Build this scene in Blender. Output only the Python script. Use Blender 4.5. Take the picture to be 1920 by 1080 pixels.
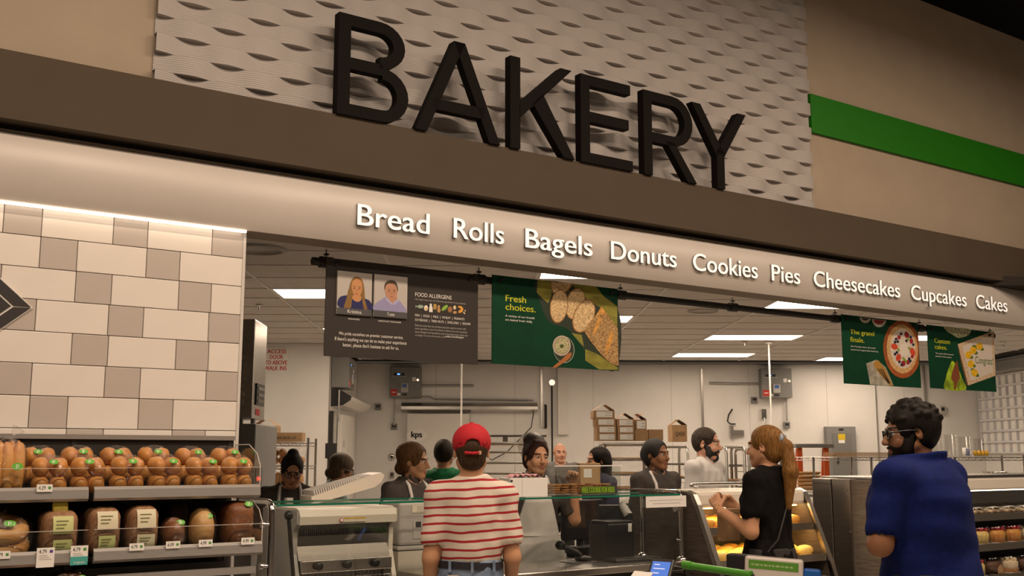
import bpy, bmesh, math, random
import numpy as np
from mathutils import Vector, Matrix, Euler

random.seed(7)
scene = bpy.context.scene
for o in list(bpy.data.objects):
    bpy.data.objects.remove(o, do_unlink=True)
COL = scene.collection

# ------------------------------------------------------------------ camera
F_PX = 2024.0
PITCH = math.radians(8.85)
YAW = math.radians(1.45)           # heading turned to the right of +Y
EYE = Vector((0, 0, 1.55))
cam_d = bpy.data.cameras.new('camera')
cam_d.sensor_width = 36.0
cam_d.lens = F_PX / 1920 * 36.0
cam_d.clip_end = 200
cam = bpy.data.objects.new('camera', cam_d)
COL.objects.link(cam)
cam.location = EYE
cam.rotation_euler = (math.pi / 2 + PITCH, 0, -YAW)
scene.camera = cam

# ------------------------------------------------------------------ light and exposure
scene.view_settings.view_transform = 'Standard'
scene.view_settings.look = 'None'
scene.view_settings.gamma = 1.0
scene.view_settings.use_curve_mapping = False
scene.view_settings.exposure = 0.0
WARM = (1.0, 0.755, 0.555)
wd = bpy.data.worlds.new('store_air')
scene.world = wd
wd.use_nodes = True
wd.node_tree.nodes['Background'].inputs[0].default_value = (1.0, 0.78, 0.60, 1)
wd.node_tree.nodes['Background'].inputs[1].default_value = 0.06

def area_light(name, loc, rot, sx, sy, power, col=WARM, spread=180):
    l = bpy.data.lights.new(name, 'AREA')
    l.shape = 'RECTANGLE'; l.size = sx; l.size_y = sy
    l.energy = power; l.color = col
    l.spread = math.radians(spread)
    o = bpy.data.objects.new(name, l); COL.objects.link(o)
    o.location = loc; o.rotation_euler = rot
    return o

# ------------------------------------------------------------------ pixel helpers (1920x1080 frame)
HEAD = Vector((math.sin(YAW), math.cos(YAW), 0))
RIGHT = Vector((math.cos(YAW), -math.sin(YAW), 0))
UP = Vector((0, 0, 1))
def ray(px, py):
    xc, yc = px - 960.0, 540.0 - py
    fwd = F_PX * math.cos(PITCH) - yc * math.sin(PITCH)
    up = yc * math.cos(PITCH) + F_PX * math.sin(PITCH)
    return (RIGHT * xc + HEAD * fwd + UP * up) / fwd      # unit forward
def at(px, py, depth):            # point at a forward distance
    return EYE + ray(px, py) * depth
def on_z(px, py, z):              # point on a horizontal plane
    r = ray(px, py); return EYE + r * ((z - EYE.z) / r.z)
def on_y(px, py, y):              # point on a wall parallel to the room's back wall
    r = ray(px, py); return EYE + r * (y / r.y)
def on_x(px, py, x):
    r = ray(px, py); return EYE + r * (x / r.x)
TH = math.radians(55.1)
UD = (RIGHT * math.sin(TH) + HEAD * math.cos(TH)).normalized()     # along the bakery front
VD = Vector((-UD.y, UD.x, 0))                                       # inward, behind the front
P0 = on_z(462, 432, 2.75); P0.z = 0
def FP(px, py, v=0.0):            # pixel -> (u, z) on a plane parallel to the front
    r = ray(px, py); o = P0 + VD * v
    t = (o - EYE).dot(VD) / r.dot(VD)
    p = EYE + r * t
    return ((p - P0).dot(UD), p.z)
def UV(u, v, z=0.0):
    return P0 + UD * u + VD * v + UP * z
def uv_of(p):
    q = p - P0; return (q.dot(UD), q.dot(VD))
MF = Matrix(((UD.x, VD.x, 0, P0.x), (UD.y, VD.y, 0, P0.y), (0, 0, 1, 0), (0, 0, 0, 1)))   # front frame: x=u, y=v, z up
FRONT_ROT = math.atan2(UD.y, UD.x)
def MFT(u, v, z, rz=0.0):
    return MF @ Matrix.Translation((u, v, z)) @ Matrix.Rotation(rz, 4, 'Z')
def SIGN(u, v, z):                # sign plane: x=u, y=up, z toward the customer
    p = UV(u, v, z)
    n = -VD
    return Matrix(((UD.x, 0, n.x, p.x), (UD.y, 0, n.y, p.y), (0, 1, 0, p.z), (0, 0, 0, 1)))
def T(x, y, z, rz=0.0):
    return Matrix.Translation((x, y, z)) @ Matrix.Rotation(rz, 4, 'Z')

# ------------------------------------------------------------------ materials
MATS = {}
def mat(name, col, rough=0.6, metal=0.0, noise=0.0, nscale=20.0, bump=0.0, bscale=60.0, spec=0.5, emit=None, estr=0.0,
        stretch=None, alpha=1.0, trans=0.0, col2=None, coat=0.0):
    if name in MATS: return MATS[name]
    m = bpy.data.materials.new(name); m.use_nodes = True
    nt = m.node_tree; b = nt.nodes['Principled BSDF']
    c = (*col, 1)
    b.inputs['Base Color'].default_value = c
    b.inputs['Roughness'].default_value = rough
    b.inputs['Metallic'].default_value = metal
    b.inputs['Specular IOR Level'].default_value = spec
    b.inputs['Alpha'].default_value = alpha
    b.inputs['Transmission Weight'].default_value = trans
    b.inputs['Coat Weight'].default_value = coat
    if emit:
        b.inputs['Emission Color'].default_value = (*emit, 1); b.inputs['Emission Strength'].default_value = estr
    if noise > 0 or bump > 0 or col2:
        tc = nt.nodes.new('ShaderNodeTexCoord'); src = tc.outputs['Object']
        if stretch:
            mp = nt.nodes.new('ShaderNodeMapping'); mp.inputs['Scale'].default_value = stretch
            nt.links.new(src, mp.inputs[0]); src = mp.outputs[0]
    if noise > 0 or col2:
        n = nt.nodes.new('ShaderNodeTexNoise'); n.inputs['Scale'].default_value = nscale; n.inputs['Detail'].default_value = 5
        nt.links.new(src, n.inputs['Vector'])
        mx = nt.nodes.new('ShaderNodeMix'); mx.data_type = 'RGBA'
        rp = nt.nodes.new('ShaderNodeMapRange'); rp.inputs[1].default_value = 0.35; rp.inputs[2].default_value = 0.65
        nt.links.new(n.outputs[0], rp.inputs[0]); nt.links.new(rp.outputs[0], mx.inputs[0])
        if col2: mx.inputs[6].default_value = c; mx.inputs[7].default_value = (*col2, 1)
        else:
            mx.inputs[6].default_value = (*[max(0, x * (1 - noise)) for x in col], 1)
            mx.inputs[7].default_value = (*[min(1, x * (1 + noise)) for x in col], 1)
        nt.links.new(mx.outputs[2], b.inputs['Base Color'])
    if bump > 0:
        n2 = nt.nodes.new('ShaderNodeTexNoise'); n2.inputs['Scale'].default_value = bscale; n2.inputs['Detail'].default_value = 4
        nt.links.new(src, n2.inputs['Vector'])
        bp = nt.nodes.new('ShaderNodeBump'); bp.inputs['Strength'].default_value = bump; bp.inputs['Distance'].default_value = 0.01
        nt.links.new(n2.outputs[0], bp.inputs['Height']); nt.links.new(bp.outputs[0], b.inputs['Normal'])
    MATS[name] = m
    return m
def glass_mat(name, col=(0.985, 1, 0.992), alpha=0.12, rough=0.03, crinkle=0.0):
    """thin clear sheet: mostly see-through with a glossy film (no refraction)"""
    if name in MATS: return MATS[name]
    m = bpy.data.materials.new(name); m.use_nodes = True
    nt = m.node_tree; nt.nodes.clear()
    out = nt.nodes.new('ShaderNodeOutputMaterial'); mx = nt.nodes.new('ShaderNodeMixShader')
    tr = nt.nodes.new('ShaderNodeBsdfTransparent'); tr.inputs[0].default_value = (*col, 1)
    gl = nt.nodes.new('ShaderNodeBsdfGlossy'); gl.inputs['Roughness'].default_value = rough
    if crinkle > 0:
        tc = nt.nodes.new('ShaderNodeTexCoord'); n2 = nt.nodes.new('ShaderNodeTexNoise'); n2.inputs['Scale'].default_value = 22; n2.inputs['Detail'].default_value = 3; n2.inputs['Distortion'].default_value = 1.2
        bp = nt.nodes.new('ShaderNodeBump'); bp.inputs['Strength'].default_value = crinkle; bp.inputs['Distance'].default_value = 0.03
        nt.links.new(tc.outputs['Object'], n2.inputs['Vector']); nt.links.new(n2.outputs[0], bp.inputs['Height']); nt.links.new(bp.outputs[0], gl.inputs['Normal'])
    lw = nt.nodes.new('ShaderNodeLayerWeight'); lw.inputs[0].default_value = 0.25
    ad = nt.nodes.new('ShaderNodeMath'); ad.operation = 'MULTIPLY_ADD'; ad.use_clamp = True
    ad.inputs[1].default_value = 0.28; ad.inputs[2].default_value = 0.02 + alpha * 0.12
    nt.links.new(lw.outputs['Facing'], ad.inputs[0]); nt.links.new(ad.outputs[0], mx.inputs[0])
    nt.links.new(tr.outputs[0], mx.inputs[1]); nt.links.new(gl.outputs[0], mx.inputs[2]); nt.links.new(mx.outputs[0], out.inputs[0])
    MATS[name] = m
    return m

M_white = mat('white_paint', (0.72, 0.70, 0.67), 0.5, noise=0.03, nscale=3)
M_panelwall = mat('wall_panel_white', (0.74, 0.73, 0.71), 0.35, noise=0.03, nscale=2, bump=0.05, bscale=90)
M_beige = mat('beige_paint', (0.38, 0.31, 0.235), 0.8, noise=0.03, nscale=4, bump=0.04, bscale=200)
M_brown = mat('taupe_paint', (0.075, 0.057, 0.040), 0.75, spec=0.2, noise=0.04, nscale=3)
M_band = mat('satin_light_band', (0.52, 0.485, 0.45), 0.38, noise=0.02, nscale=3)
M_black = mat('black', (0.012, 0.011, 0.010), 0.6)
M_blackgloss = mat('black_plastic', (0.015, 0.015, 0.016), 0.35)
M_green = mat('green_stripe_paint', (0.016, 0.17, 0.006), 0.55, spec=0.2)
M_letter = mat('dark_letter', (0.0055, 0.0042, 0.0036), 0.65, spec=0.08)
M_steel = mat('stainless', (0.50, 0.48, 0.45), 0.28, 1.0, noise=0.06, nscale=6, bump=0.02, bscale=40, stretch=(1, 1, 14))
M_steelh = mat('stainless_horizontal', (0.52, 0.50, 0.47), 0.25, 1.0, noise=0.06, nscale=6, stretch=(1, 12, 1))
M_chrome = mat('chrome', (0.62, 0.60, 0.58), 0.15, 1.0)
M_galv = mat('galvanised', (0.42, 0.41, 0.40), 0.4, 0.8, noise=0.1, nscale=30)
M_greybox = mat('grey_enamel', (0.20, 0.20, 0.195), 0.45, noise=0.03, nscale=8)
M_ltgrey = mat('light_grey_plastic', (0.45, 0.44, 0.42), 0.5)
M_card = mat('cardboard', (0.36, 0.22, 0.11), 0.85, noise=0.08, nscale=12)
M_paper = mat('paper_white', (0.80, 0.79, 0.76), 0.7)
M_print = mat('print_ink', (0.03, 0.03, 0.03), 0.7)
M_red = mat('red_ink', (0.55, 0.02, 0.02), 0.6)
M_glass = glass_mat('clear_sheet')
M_glassedge = mat('glass_edge_green', (0.012, 0.16, 0.10), 0.15, spec=0.8)
M_film = glass_mat('plastic_film', (0.99, 0.985, 0.98), 0.3, 0.10, 0.9)
M_clear = glass_mat('clear_tub', (0.90, 0.90, 0.89), 0.35, 0.10)

# ------------------------------------------------------------------ object helpers
def tag(o, label=None, cat=None, group=None, kind=None):
    if label: o['label'] = label
    if cat: o['category'] = cat
    if group: o['group'] = group
    if kind: o['kind'] = kind
    return o
def empty(name, M=None, label=None, cat=None, group=None, kind=None):
    o = bpy.data.objects.new(name, None); COL.objects.link(o)
    o.empty_display_size = 0.1
    if M is not None: o.matrix_world = M
    return tag(o, label, cat, group, kind)
def link_mesh(name, me, m, parent=None, M=None):
    o = bpy.data.objects.new(name, me); COL.objects.link(o)
    if m is not None and not me.materials:
        for mm in (m if isinstance(m, (list, tuple)) else [m]): me.materials.append(mm)
    if parent is not None: o.parent = parent
    if M is not None: o.matrix_local = M
    return o
def copy_tree(o, parent=None, M=None):
    c = o.copy(); COL.objects.link(c); c.parent = parent
    if M is not None: c.matrix_local = M
    for ch in list(o.children): copy_tree(ch, c)
    return c

def rest(root, z, gap=0.001):
    """set a thing down so that its lowest point stands on height z"""
    bpy.context.view_layer.update()
    lo = 1e9; todo = [root]
    while todo:
        o = todo.pop(); todo += list(o.children)
        if o.type == 'MESH':
            a = np.empty(len(o.data.vertices) * 3); o.data.vertices.foreach_get('co', a); a = a.reshape(-1, 3)
            m = np.array(o.matrix_world); lo = min(lo, (a @ m[2, :3] + m[2, 3]).min())
    root.location.z += z + gap - lo
    return root
class MB:
    """collects simple shapes into one mesh"""
    def __init__(self): self.v = []; self.f = []; self.mi = []; self.sm = []; self.cur = 0
    def mat(self, i): self.cur = i; return self
    def add(self, vs, fs, smooth=False, M=None):
        b = len(self.v)
        for p in vs:
            p = Vector(p)
            if M is not None: p = M @ p
            self.v.append(p)
        for f in fs:
            self.f.append([b + i for i in f]); self.mi.append(self.cur); self.sm.append(smooth)
        return self
    def box(self, x0, x1, y0, y1, z0, z1, M=None, c=0.0):
        if c <= 0:
            vs = [(x, y, z) for z in (z0, z1) for y in (y0, y1) for x in (x0, x1)]
            fs = [(0, 2, 3, 1), (4, 5, 7, 6), (0, 1, 5, 4), (1, 3, 7, 5), (3, 2, 6, 7), (2, 0, 4, 6)]
            return self.add(vs, fs, False, M)
        bm = bmesh.new()
        bmesh.ops.create_cube(bm, size=1.0)
        for v in bm.verts:
            v.co = Vector(((x0 + x1) / 2 + v.co.x * (x1 - x0), (y0 + y1) / 2 + v.co.y * (y1 - y0), (z0 + z1) / 2 + v.co.z * (z1 - z0)))
        bmesh.ops.bevel(bm, geom=list(bm.edges), offset=c, segments=2, affect='EDGES', profile=0.5)
        bm.verts.index_update()
        self.add([v.co.copy() for v in bm.verts], [[v.index for v in f.verts] for f in bm.faces], False, M)
        bm.free(); return self
    def cyl(self, a, b, r, n=12, r2=None, caps=True, M=None, smooth=True):
        a = Vector(a); b = Vector(b); r2 = r if r2 is None else r2
        d = (b - a).normalized()
        x = d.orthogonal().normalized(); y = d.cross(x)
        vs = []
        for p, rr in ((a, r), (b, r2)):
            for i in range(n):
                t = 2 * math.pi * i / n
                vs.append(p + x * math.cos(t) * rr + y * math.sin(t) * rr)
        fs = [(i, (i + 1) % n, n + (i + 1) % n, n + i) for i in range(n)]
        self.add(vs, fs, smooth, M)
        if caps: self.add(vs, [tuple(reversed(range(n))), tuple(range(n, 2 * n))], False, M)
        return self
    def tube(self, pts, r, n=8, closed=False, caps=True, M=None):
        pts = [Vector(p) for p in pts]; k = len(pts)
        rs = r if isinstance(r, (list, tuple)) else [r] * k
        vs = []; prev = None
        for i, p in enumerate(pts):
            if closed: d = (pts[(i + 1) % k] - pts[i - 1]).normalized()
            else: d = (pts[min(i + 1, k - 1)] - pts[max(i - 1, 0)]).normalized()
            x = d.orthogonal().normalized() if prev is None else (prev - d * prev.dot(d)).normalized()
            prev = x; y = d.cross(x)
            for j in range(n):
                t = 2 * math.pi * j / n
                vs.append(p + (x * math.cos(t) + y * math.sin(t)) * rs[i])
        fs = []
        for i in range(k if closed else k - 1):
            i2 = (i + 1) % k
            for j in range(n):
                fs.append((i * n + j, i * n + (j + 1) % n, i2 * n + (j + 1) % n, i2 * n + j))
        self.add(vs, fs, True, M)
        if caps and not closed: self.add(vs, [tuple(reversed(range(n))), tuple(range((k - 1) * n, k * n))], False, M)
        return self
    def lathe(self, prof, n=24, M=None, smooth=True, sx=1.0, sy=1.0):
        vs = []; k = len(prof)
        for r, z in prof:
            for i in range(n):
                t = 2 * math.pi * i / n
                vs.append((r * math.cos(t) * sx, r * math.sin(t) * sy, z))
        fs = [(i * n + j, i * n + (j + 1) % n, (i + 1) * n + (j + 1) % n, (i + 1) * n + j) for i in range(k - 1) for j in range(n)]
        self.add(vs, fs, smooth, M); return self
    def prism(self, poly, h0, h1, M=None, smooth=False):
        """poly in xy, extruded along z"""
        n = len(poly)
        vs = [(x, y, h0) for x, y in poly] + [(x, y, h1) for x, y in poly]
        self.add(vs, [(i, (i + 1) % n, n + (i + 1) % n, n + i) for i in range(n)], smooth, M)
        self.add(vs, [tuple(reversed(range(n))), tuple(range(n, 2 * n))], False, M); return self
    def blob(self, c, r, nu=14, nv=10, e=1.0, M=None, fn=None, R=None):
        """super-ellipsoid; fn(unit vector)->radius factor"""
        vs = []; c = Vector(c)
        def sp(x): return math.copysign(abs(x) ** e, x)
        for j in range(nv + 1):
            ph = -math.pi / 2 + math.pi * j / nv
            for i in range(nu):
                t = 2 * math.pi * i / nu
                x, y, z = sp(math.cos(ph)) * sp(math.cos(t)), sp(math.cos(ph)) * sp(math.sin(t)), sp(math.sin(ph))
                k = fn(x, y, z) if fn else 1.0
                p = Vector((x * r[0] * k, y * r[1] * k, z * r[2] * k))
                if R is not None: p = R @ p
                vs.append(c + p)
        fs = [(j * nu + i, j * nu + (i + 1) % nu, (j + 1) * nu + (i + 1) % nu, (j + 1) * nu + i) for j in range(nv) for i in range(nu)]
        self.add(vs, fs, True, M); return self
    def mesh(self, name):
        me = bpy.data.meshes.new(name)
        me.from_pydata([tuple(p) for p in self.v], [], self.f)
        me.polygons.foreach_set('material_index', self.mi)
        me.polygons.foreach_set('use_smooth', self.sm)
        me.update(); return me
    def build(self, name, m, parent=None, M=None, merge=False):
        me = self.mesh(name)
        if merge:
            bm = bmesh.new(); bm.from_mesh(me); bmesh.ops.remove_doubles(bm, verts=bm.verts, dist=1e-5); bm.to_mesh(me); bm.free()
        o = link_mesh(name, me, m, parent)
        if M is not None:
            if parent is None: o.matrix_world = M
            else: o.matrix_local = M
        return o
def box(name, m, x0, x1, y0, y1, z0, z1, parent=None, M=None, c=0.0):
    return MB().box(x0, x1, y0, y1, z0, z1, c=c).build(name, m, parent, M)
def struct(o): o['kind'] = 'structure'; return o

def text_me(s, extrude=0.0, offset=0.0, res=4, shear=0.0, align='LEFT', line=1.0):
    """text as a mesh, size 1, baseline at y=0"""
    cu = bpy.data.curves.new('t', 'FONT'); cu.body = s; cu.size = 1.0
    cu.extrude = extrude; cu.offset = offset; cu.resolution_u = res; cu.shear = shear; cu.align_x = align; cu.space_line = line
    ob = bpy.data.objects.new('t', cu); COL.objects.link(ob)
    dg = bpy.context.evaluated_depsgraph_get(); dg.update()
    me = bpy.data.meshes.new_from_object(ob.evaluated_get(dg))
    bpy.data.objects.remove(ob); bpy.data.curves.remove(cu)
    me.materials.clear()
    return me
def bold(me, d):
    """heavier strokes: the letters laid over themselves a little to each side"""
    bm = bmesh.new()
    for k in (-1, 0, 1):
        n0 = len(bm.verts); bm.from_mesh(me); bm.verts.ensure_lookup_table()
        for v in bm.verts[n0:]: v.co.x += k * d; v.co.z += 0.001 * k
    bm.to_mesh(me); bm.free(); return me
def me_bounds(me):
    a = np.empty(len(me.vertices) * 3); me.vertices.foreach_get('co', a); a = a.reshape(-1, 3)
    return a.min(0), a.max(0)
def me_map(me, fn):
    a = np.empty(len(me.vertices) * 3); me.vertices.foreach_get('co', a); a = a.reshape(-1, 3)
    a = fn(a); me.vertices.foreach_set('co', np.ascontiguousarray(a).ravel()); me.update()
    return me
def fit_text(s, x0, x1, y0, y1, depth=0.001, offset=0.0, z0=0.0, align='LEFT', line=1.0):
    """text mesh fitted to a box in xy, z from z0 to z0+depth"""
    me = text_me(s, extrude=0.5, align=align, line=line)
    if offset > 0.005: bold(me, offset)
    lo, hi = me_bounds(me)
    def f(a):
        a[:, 0] = x0 + (a[:, 0] - lo[0]) / (hi[0] - lo[0]) * (x1 - x0)
        a[:, 1] = y0 + (a[:, 1] - lo[1]) / (hi[1] - lo[1]) * (y1 - y0)
        a[:, 2] = z0 + (a[:, 2] - lo[2]) / (hi[2] - lo[2]) * depth
        return a
    return me_map(me, f)
def put_text(name, s, m, x0, x1, y0, y1, parent=None, M=None, **kw):
    o = link_mesh(name, fit_text(s, x0, x1, y0, y1, **kw), m, parent)
    if M is not None:
        if parent is None: o.matrix_world = M
        else: o.matrix_local = M
    return o
def flat(name, m, poly, parent, z=0.001, M=None):
    """flat printed shape in the sign's xy plane"""
    me = bpy.data.meshes.new(name); me.from_pydata([(x, y, z) for x, y in poly], [], [list(range(len(poly)))]); me.update()
    return link_mesh(name, me, m, parent, M)
def ell(cx, cy, rx, ry, n=28, rot=0.0, a0=0.0, a1=2 * math.pi):
    c, s = math.cos(rot), math.sin(rot); out = []
    for i in range(n):
        t = a0 + (a1 - a0) * i / (n if abs(a1 - a0 - 2 * math.pi) < 1e-6 else n - 1)
        x, y = rx * math.cos(t), ry * math.sin(t)
        out.append((cx + x * c - y * s, cy + x * s + y * c))
    return out
# ================================================================== large structure
U_L, U_R = -4.2, 9.6            # extent of the front
CEIL = 3.05                      # bakery ceiling
ROOM_L, ROOM_R, BACK, BACK_L, JOG = -6.2, 8.25, 17.8, 14.6, -2.09

# store floor
M_floor = mat('floor_tile', (0.42, 0.38, 0.33), 0.35, noise=0.06, nscale=3)
struct(box('floor', M_floor, -12, 16, -6, 19, -0.1, 0.0))

# store ceiling high above (dark), seen past the top of the wall
M_darkceil = mat('dark_ceiling', (0.02, 0.016, 0.012), 0.9)
struct(box('ceiling', M_darkceil, -14, 20, -8, 24, 6.6, 6.75))
# store lamps hung under it, above the customers' aisle, out of frame
def store_lamp(u, v, z, w, d, power):
    p = UV(u, v, z)
    area_light('lamp_glow', p - Vector((0, 0, 0.03)), (0, 0, FRONT_ROT), w, d, power)
for u, pw in ((-2.6, 92), (-0.2, 92), (2.2, 88), (4.6, 74), (7.0, 60)):
    store_lamp(u, -2.9, 5.35, 1.3, 0.35, pw)
for i, u in enumerate((-1.5, 2.5, 6.5)):
    store_lamp(u, -5.6, 5.6, 1.6, 0.6, 95)

# upper wall
wall = box('wall_front', M_beige, U_L, U_R, 0.10, 0.30, 3.06, 5.71, M=MF); struct(wall)
# taupe band and light band
struct(MB().box(U_L, U_R, -0.08, 0.30, 3.13, 3.466).build('trim_1', M_brown, M=MF))
struct(MB().box(U_L, U_R, 0.03, 0.28, 3.07, 3.135).build('trim_2', M_black, M=MF))
m = MB(); prof = []
N = 14
for i in range(N + 1):
    t = i / N; z = 2.75 + (3.085 - 2.75) * t
    prof.append((-0.045 * math.sin(math.pi * min(1, t * 1.0)) ** 0.8, z))
vs = []
for u in (U_L, U_R):
    vs += [(u, a, z) for a, z in prof] + [(u, 0.20, 3.085), (u, 0.20, 2.75)]
k = N + 3
m.add(vs, [(i, k + i, k + i + 1, i + 1) for i in range(N)], True)
m.add(vs, [(N, k + N, k + N + 1, N + 1), (N + 1, k + N + 1, k + N + 2, N + 2), tuple(reversed(range(k))), tuple(range(k, 2 * k))])
m.cur = 1
m.add(vs, [(N + 2, 2 * k - 1, k, 0)])
band = struct(m.build('trim_3', [M_band, mat('soffit_taupe', (0.20, 0.165, 0.13), 0.7)], M=MF))
# bronze lip under the dark gap
struct(MB().box(U_L, U_R, -0.012, 0.03, 3.085, 3.097).build('trim_4', M_brown, M=MF))

# green stripe on the wall
gs = box('wall_stripe', M_green, 4.765, U_R, 0.07, 0.10, 4.155, 4.48, M=MF)
tag(gs, 'bright green horizontal stripe board on the beige upper wall', 'wall stripe')

# textured wave panel: each horizontal strip is a piece
PU0, PU1, PZ0 = -0.515, 4.745, 3.466
SH = 0.102
wp = empty('wave_panel', MF @ Matrix.Translation((PU0, 0.095, PZ0)), 'white textured wall panel of wavy horizontal strips behind the large dark letters', 'wall panel')
M_wave = bpy.data.materials.new('wave_strip'); M_wave.use_nodes = True
nt = M_wave.node_tree; b = nt.nodes['Principled BSDF']
b.inputs['Base Color'].default_value = (0.40, 0.375, 0.36, 1); b.inputs['Roughness'].default_value = 0.55
tc = nt.nodes.new('ShaderNodeTexCoord'); wv = nt.nodes.new('ShaderNodeTexWave'); wv.wave_type = 'BANDS'; wv.bands_direction = 'Z'
wv.inputs['Scale'].default_value = 26; wv.inputs['Distortion'].default_value = 0.0
bp = nt.nodes.new('ShaderNodeBump'); bp.inputs['Strength'].default_value = 0.35; bp.inputs['Distance'].default_value = 0.004
nt.links.new(tc.outputs['Object'], wv.inputs[0]); nt.links.new(wv.outputs[0], bp.inputs['Height']); nt.links.new(bp.outputs[0], b.inputs['Normal'])
LW = PU1 - PU0; NX = 312; WL = 0.40
strip_me = []
for par in (0, 1):
    m = MB(); vs = []
    for i in range(NX + 1):
        x = LW * i / NX
        ph = 2 * math.pi * (x / WL) + (math.pi if par else 0)
        d = 0.5 + 0.5 * math.cos(ph)
        y = -0.004 - 0.040 * d
        vs += [(x, 0.0, SH), (x, y, SH), (x, y, 0.0), (x, 0.0, 0.0)]
    fs = []
    for i in range(NX):
        for j in range(3):
            a = i * 4 + j
            fs.append((a, a + 1, a + 5, a + 4))
    m.add(vs, fs, False)
    me = m.mesh('panel_strip'); strip_me.append(me)
    me.materials.append(M_wave)
NS = int((5.71 - PZ0) / SH)
for r in range(NS):
    o = link_mesh('panel_strip', strip_me[r % 2], None, wp); o.location = (0, 0, r * SH)

# large dark letters
bk = empty('department_sign', SIGN(0, -0.10, 3.466), 'large dark raised letters reading BAKERY on the textured panel', 'sign')
S = 0.128
def arc(cx, cy, rx, ry, t, a0, a1, n=12):
    """ring sector as quads: outer radii rx, ry and stroke t"""
    out = []
    for i in range(n):
        q0, q1 = a0 + (a1 - a0) * i / n, a0 + (a1 - a0) * (i + 1) / n
        out.append([(cx + rx * math.cos(q0), cy + ry * math.sin(q0)), (cx + rx * math.cos(q1), cy + ry * math.sin(q1)),
                    (cx + (rx - t[0]) * math.cos(q1), cy + (ry - t[1]) * math.sin(q1)), (cx + (rx - t[0]) * math.cos(q0), cy + (ry - t[1]) * math.sin(q0))])
    return out
R_ = lambda x0, x1, y0, y1: [(x0, y0), (x1, y0), (x1, y1), (x0, y1)]
h2 = math.pi / 2
V = 0.115                                                                 # horizontal stroke, share of the height
def glyph(ch, w):
    s = S / w                                                             # stem width as a share of the letter's width
    if ch == 'B': return [R_(0, s, 0, 1), R_(s, .58, 1 - V, 1), R_(s, .62, .5 - V * .35, .5 + V * .65), R_(s, .62, 0, V)] + arc(.58, .765 - .0, .36, .235, (s, V), -h2, h2) + arc(.62, .2695, .38, .2695, (s, V), -h2, h2)
    if ch == 'A':
        k = s * 1.04
        return [[(0, 0), (k, 0), (.5 + k / 2, 1), (.5 - k / 2, 1)], [(1 - k, 0), (1, 0), (.5 + k / 2, 1), (.5 - k / 2, 1)], R_(.2, .8, .24, .24 + V)]
    if ch == 'K': return [R_(0, s, 0, 1), [(s * .9, .33), (s * .9, .50), (.78, 1), (1 - .04, 1)], [(.34, .53), (.50, .66), (1, 0), (1 - s * 1.15, 0)]]
    if ch == 'E': return [R_(0, s, 0, 1), R_(s, .97, 1 - V, 1), R_(s, .93, .47, .47 + V), R_(s, 1, 0, V)]
    if ch == 'R': return [R_(0, s, 0, 1), R_(s, .56, 1 - V, 1), R_(s, .56, .40, .40 + V)] + arc(.56, .70, .38, .30, (s, V), -h2, h2) + [[(.42, .44), (.42 + s * 1.05, .44), (1, 0), (1 - s * 1.12, 0)]]
    if ch == 'Y': return [R_(.5 - s / 2, .5 + s / 2, 0, .47), [(.5 - s / 2, .40), (.5 + s / 2 - .02, .47), (s * 1.12, 1), (0, 1)], [(.5 + s / 2, .40), (.5 - s / 2 + .02, .47), (1 - s * 1.12, 1), (1, 1)]]
for ch, a, b_ in (('B', (634, 120), (767, 120)), ('A', (779, 240), (938, 268)), ('K', (957, 190), (1078, 296)), ('E', (1089, 220), (1187, 318)), ('R', (1207, 240), (1307, 342)), ('Y', (1297, 200), (1398, 215))):
    u0 = FP(a[0], a[1], -0.10)[0]; u1 = FP(b_[0], b_[1], -0.10)[0]
    w = u1 - u0; m = MB(); H = 0.605
    for poly in glyph(ch, w / H):
        area = sum(poly[i][0] * poly[(i + 1) % 4][1] - poly[(i + 1) % 4][0] * poly[i][1] for i in range(4))
        if area < 0: poly = poly[::-1]
        m.prism([(u0 + x * w, y * H) for x, y in poly], -0.06, 0.0)
    m.build('letter', M_letter, bk)

# words on the light band
M_litletter = mat('white_lit_letter', (0.88, 0.86, 0.84), 0.4, emit=(1.0, 0.90, 0.80), estr=0.55)
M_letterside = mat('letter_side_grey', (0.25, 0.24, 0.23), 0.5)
for w_, xa, xb in (('Bread', 668, 804), ('Rolls', 849, 944), ('Bagels', 984, 1110), ('Donuts', 1145, 1268), ('Cookies', 1299, 1420), ('Pies', 1447, 1500), ('Cheesecakes', 1526, 1687), ('Cupcakes', 1709, 1812), ('Cakes', 1831, 1889)):
    ym = 432 + (xa - 462) * 0.123
    u0 = FP(xa, ym, -0.05)[0]; u1 = FP(xb, ym, -0.05)[0]
    base = 2.850; cap = 0.122
    me = bold(text_me(w_, extrude=0.5), 0.012)
    ref = text_me('B', extrude=0.5); rl, rh = me_bounds(ref); sc = cap / (rh[1] - rl[1])
    lo, hi = me_bounds(me)
    def f(a, lo=lo, hi=hi):
        a[:, 0] = (a[:, 0] - lo[0]) / (hi[0] - lo[0]) * (u1 - u0)
        a[:, 1] = (a[:, 1] - rl[1]) * sc
        a[:, 2] = (a[:, 2] - lo[2]) / (hi[2] - lo[2]) * 0.022
        return a
    me_map(me, f)
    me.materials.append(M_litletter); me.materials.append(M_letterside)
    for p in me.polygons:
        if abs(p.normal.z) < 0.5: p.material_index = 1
    o = bpy.data.objects.new('word_sign', me); COL.objects.link(o); o.matrix_world = SIGN(u0, -0.036, base)
    tag(o, 'white raised lettering reading "%s" on the light band' % w_, 'sign lettering', 'product words on the light band')

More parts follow.
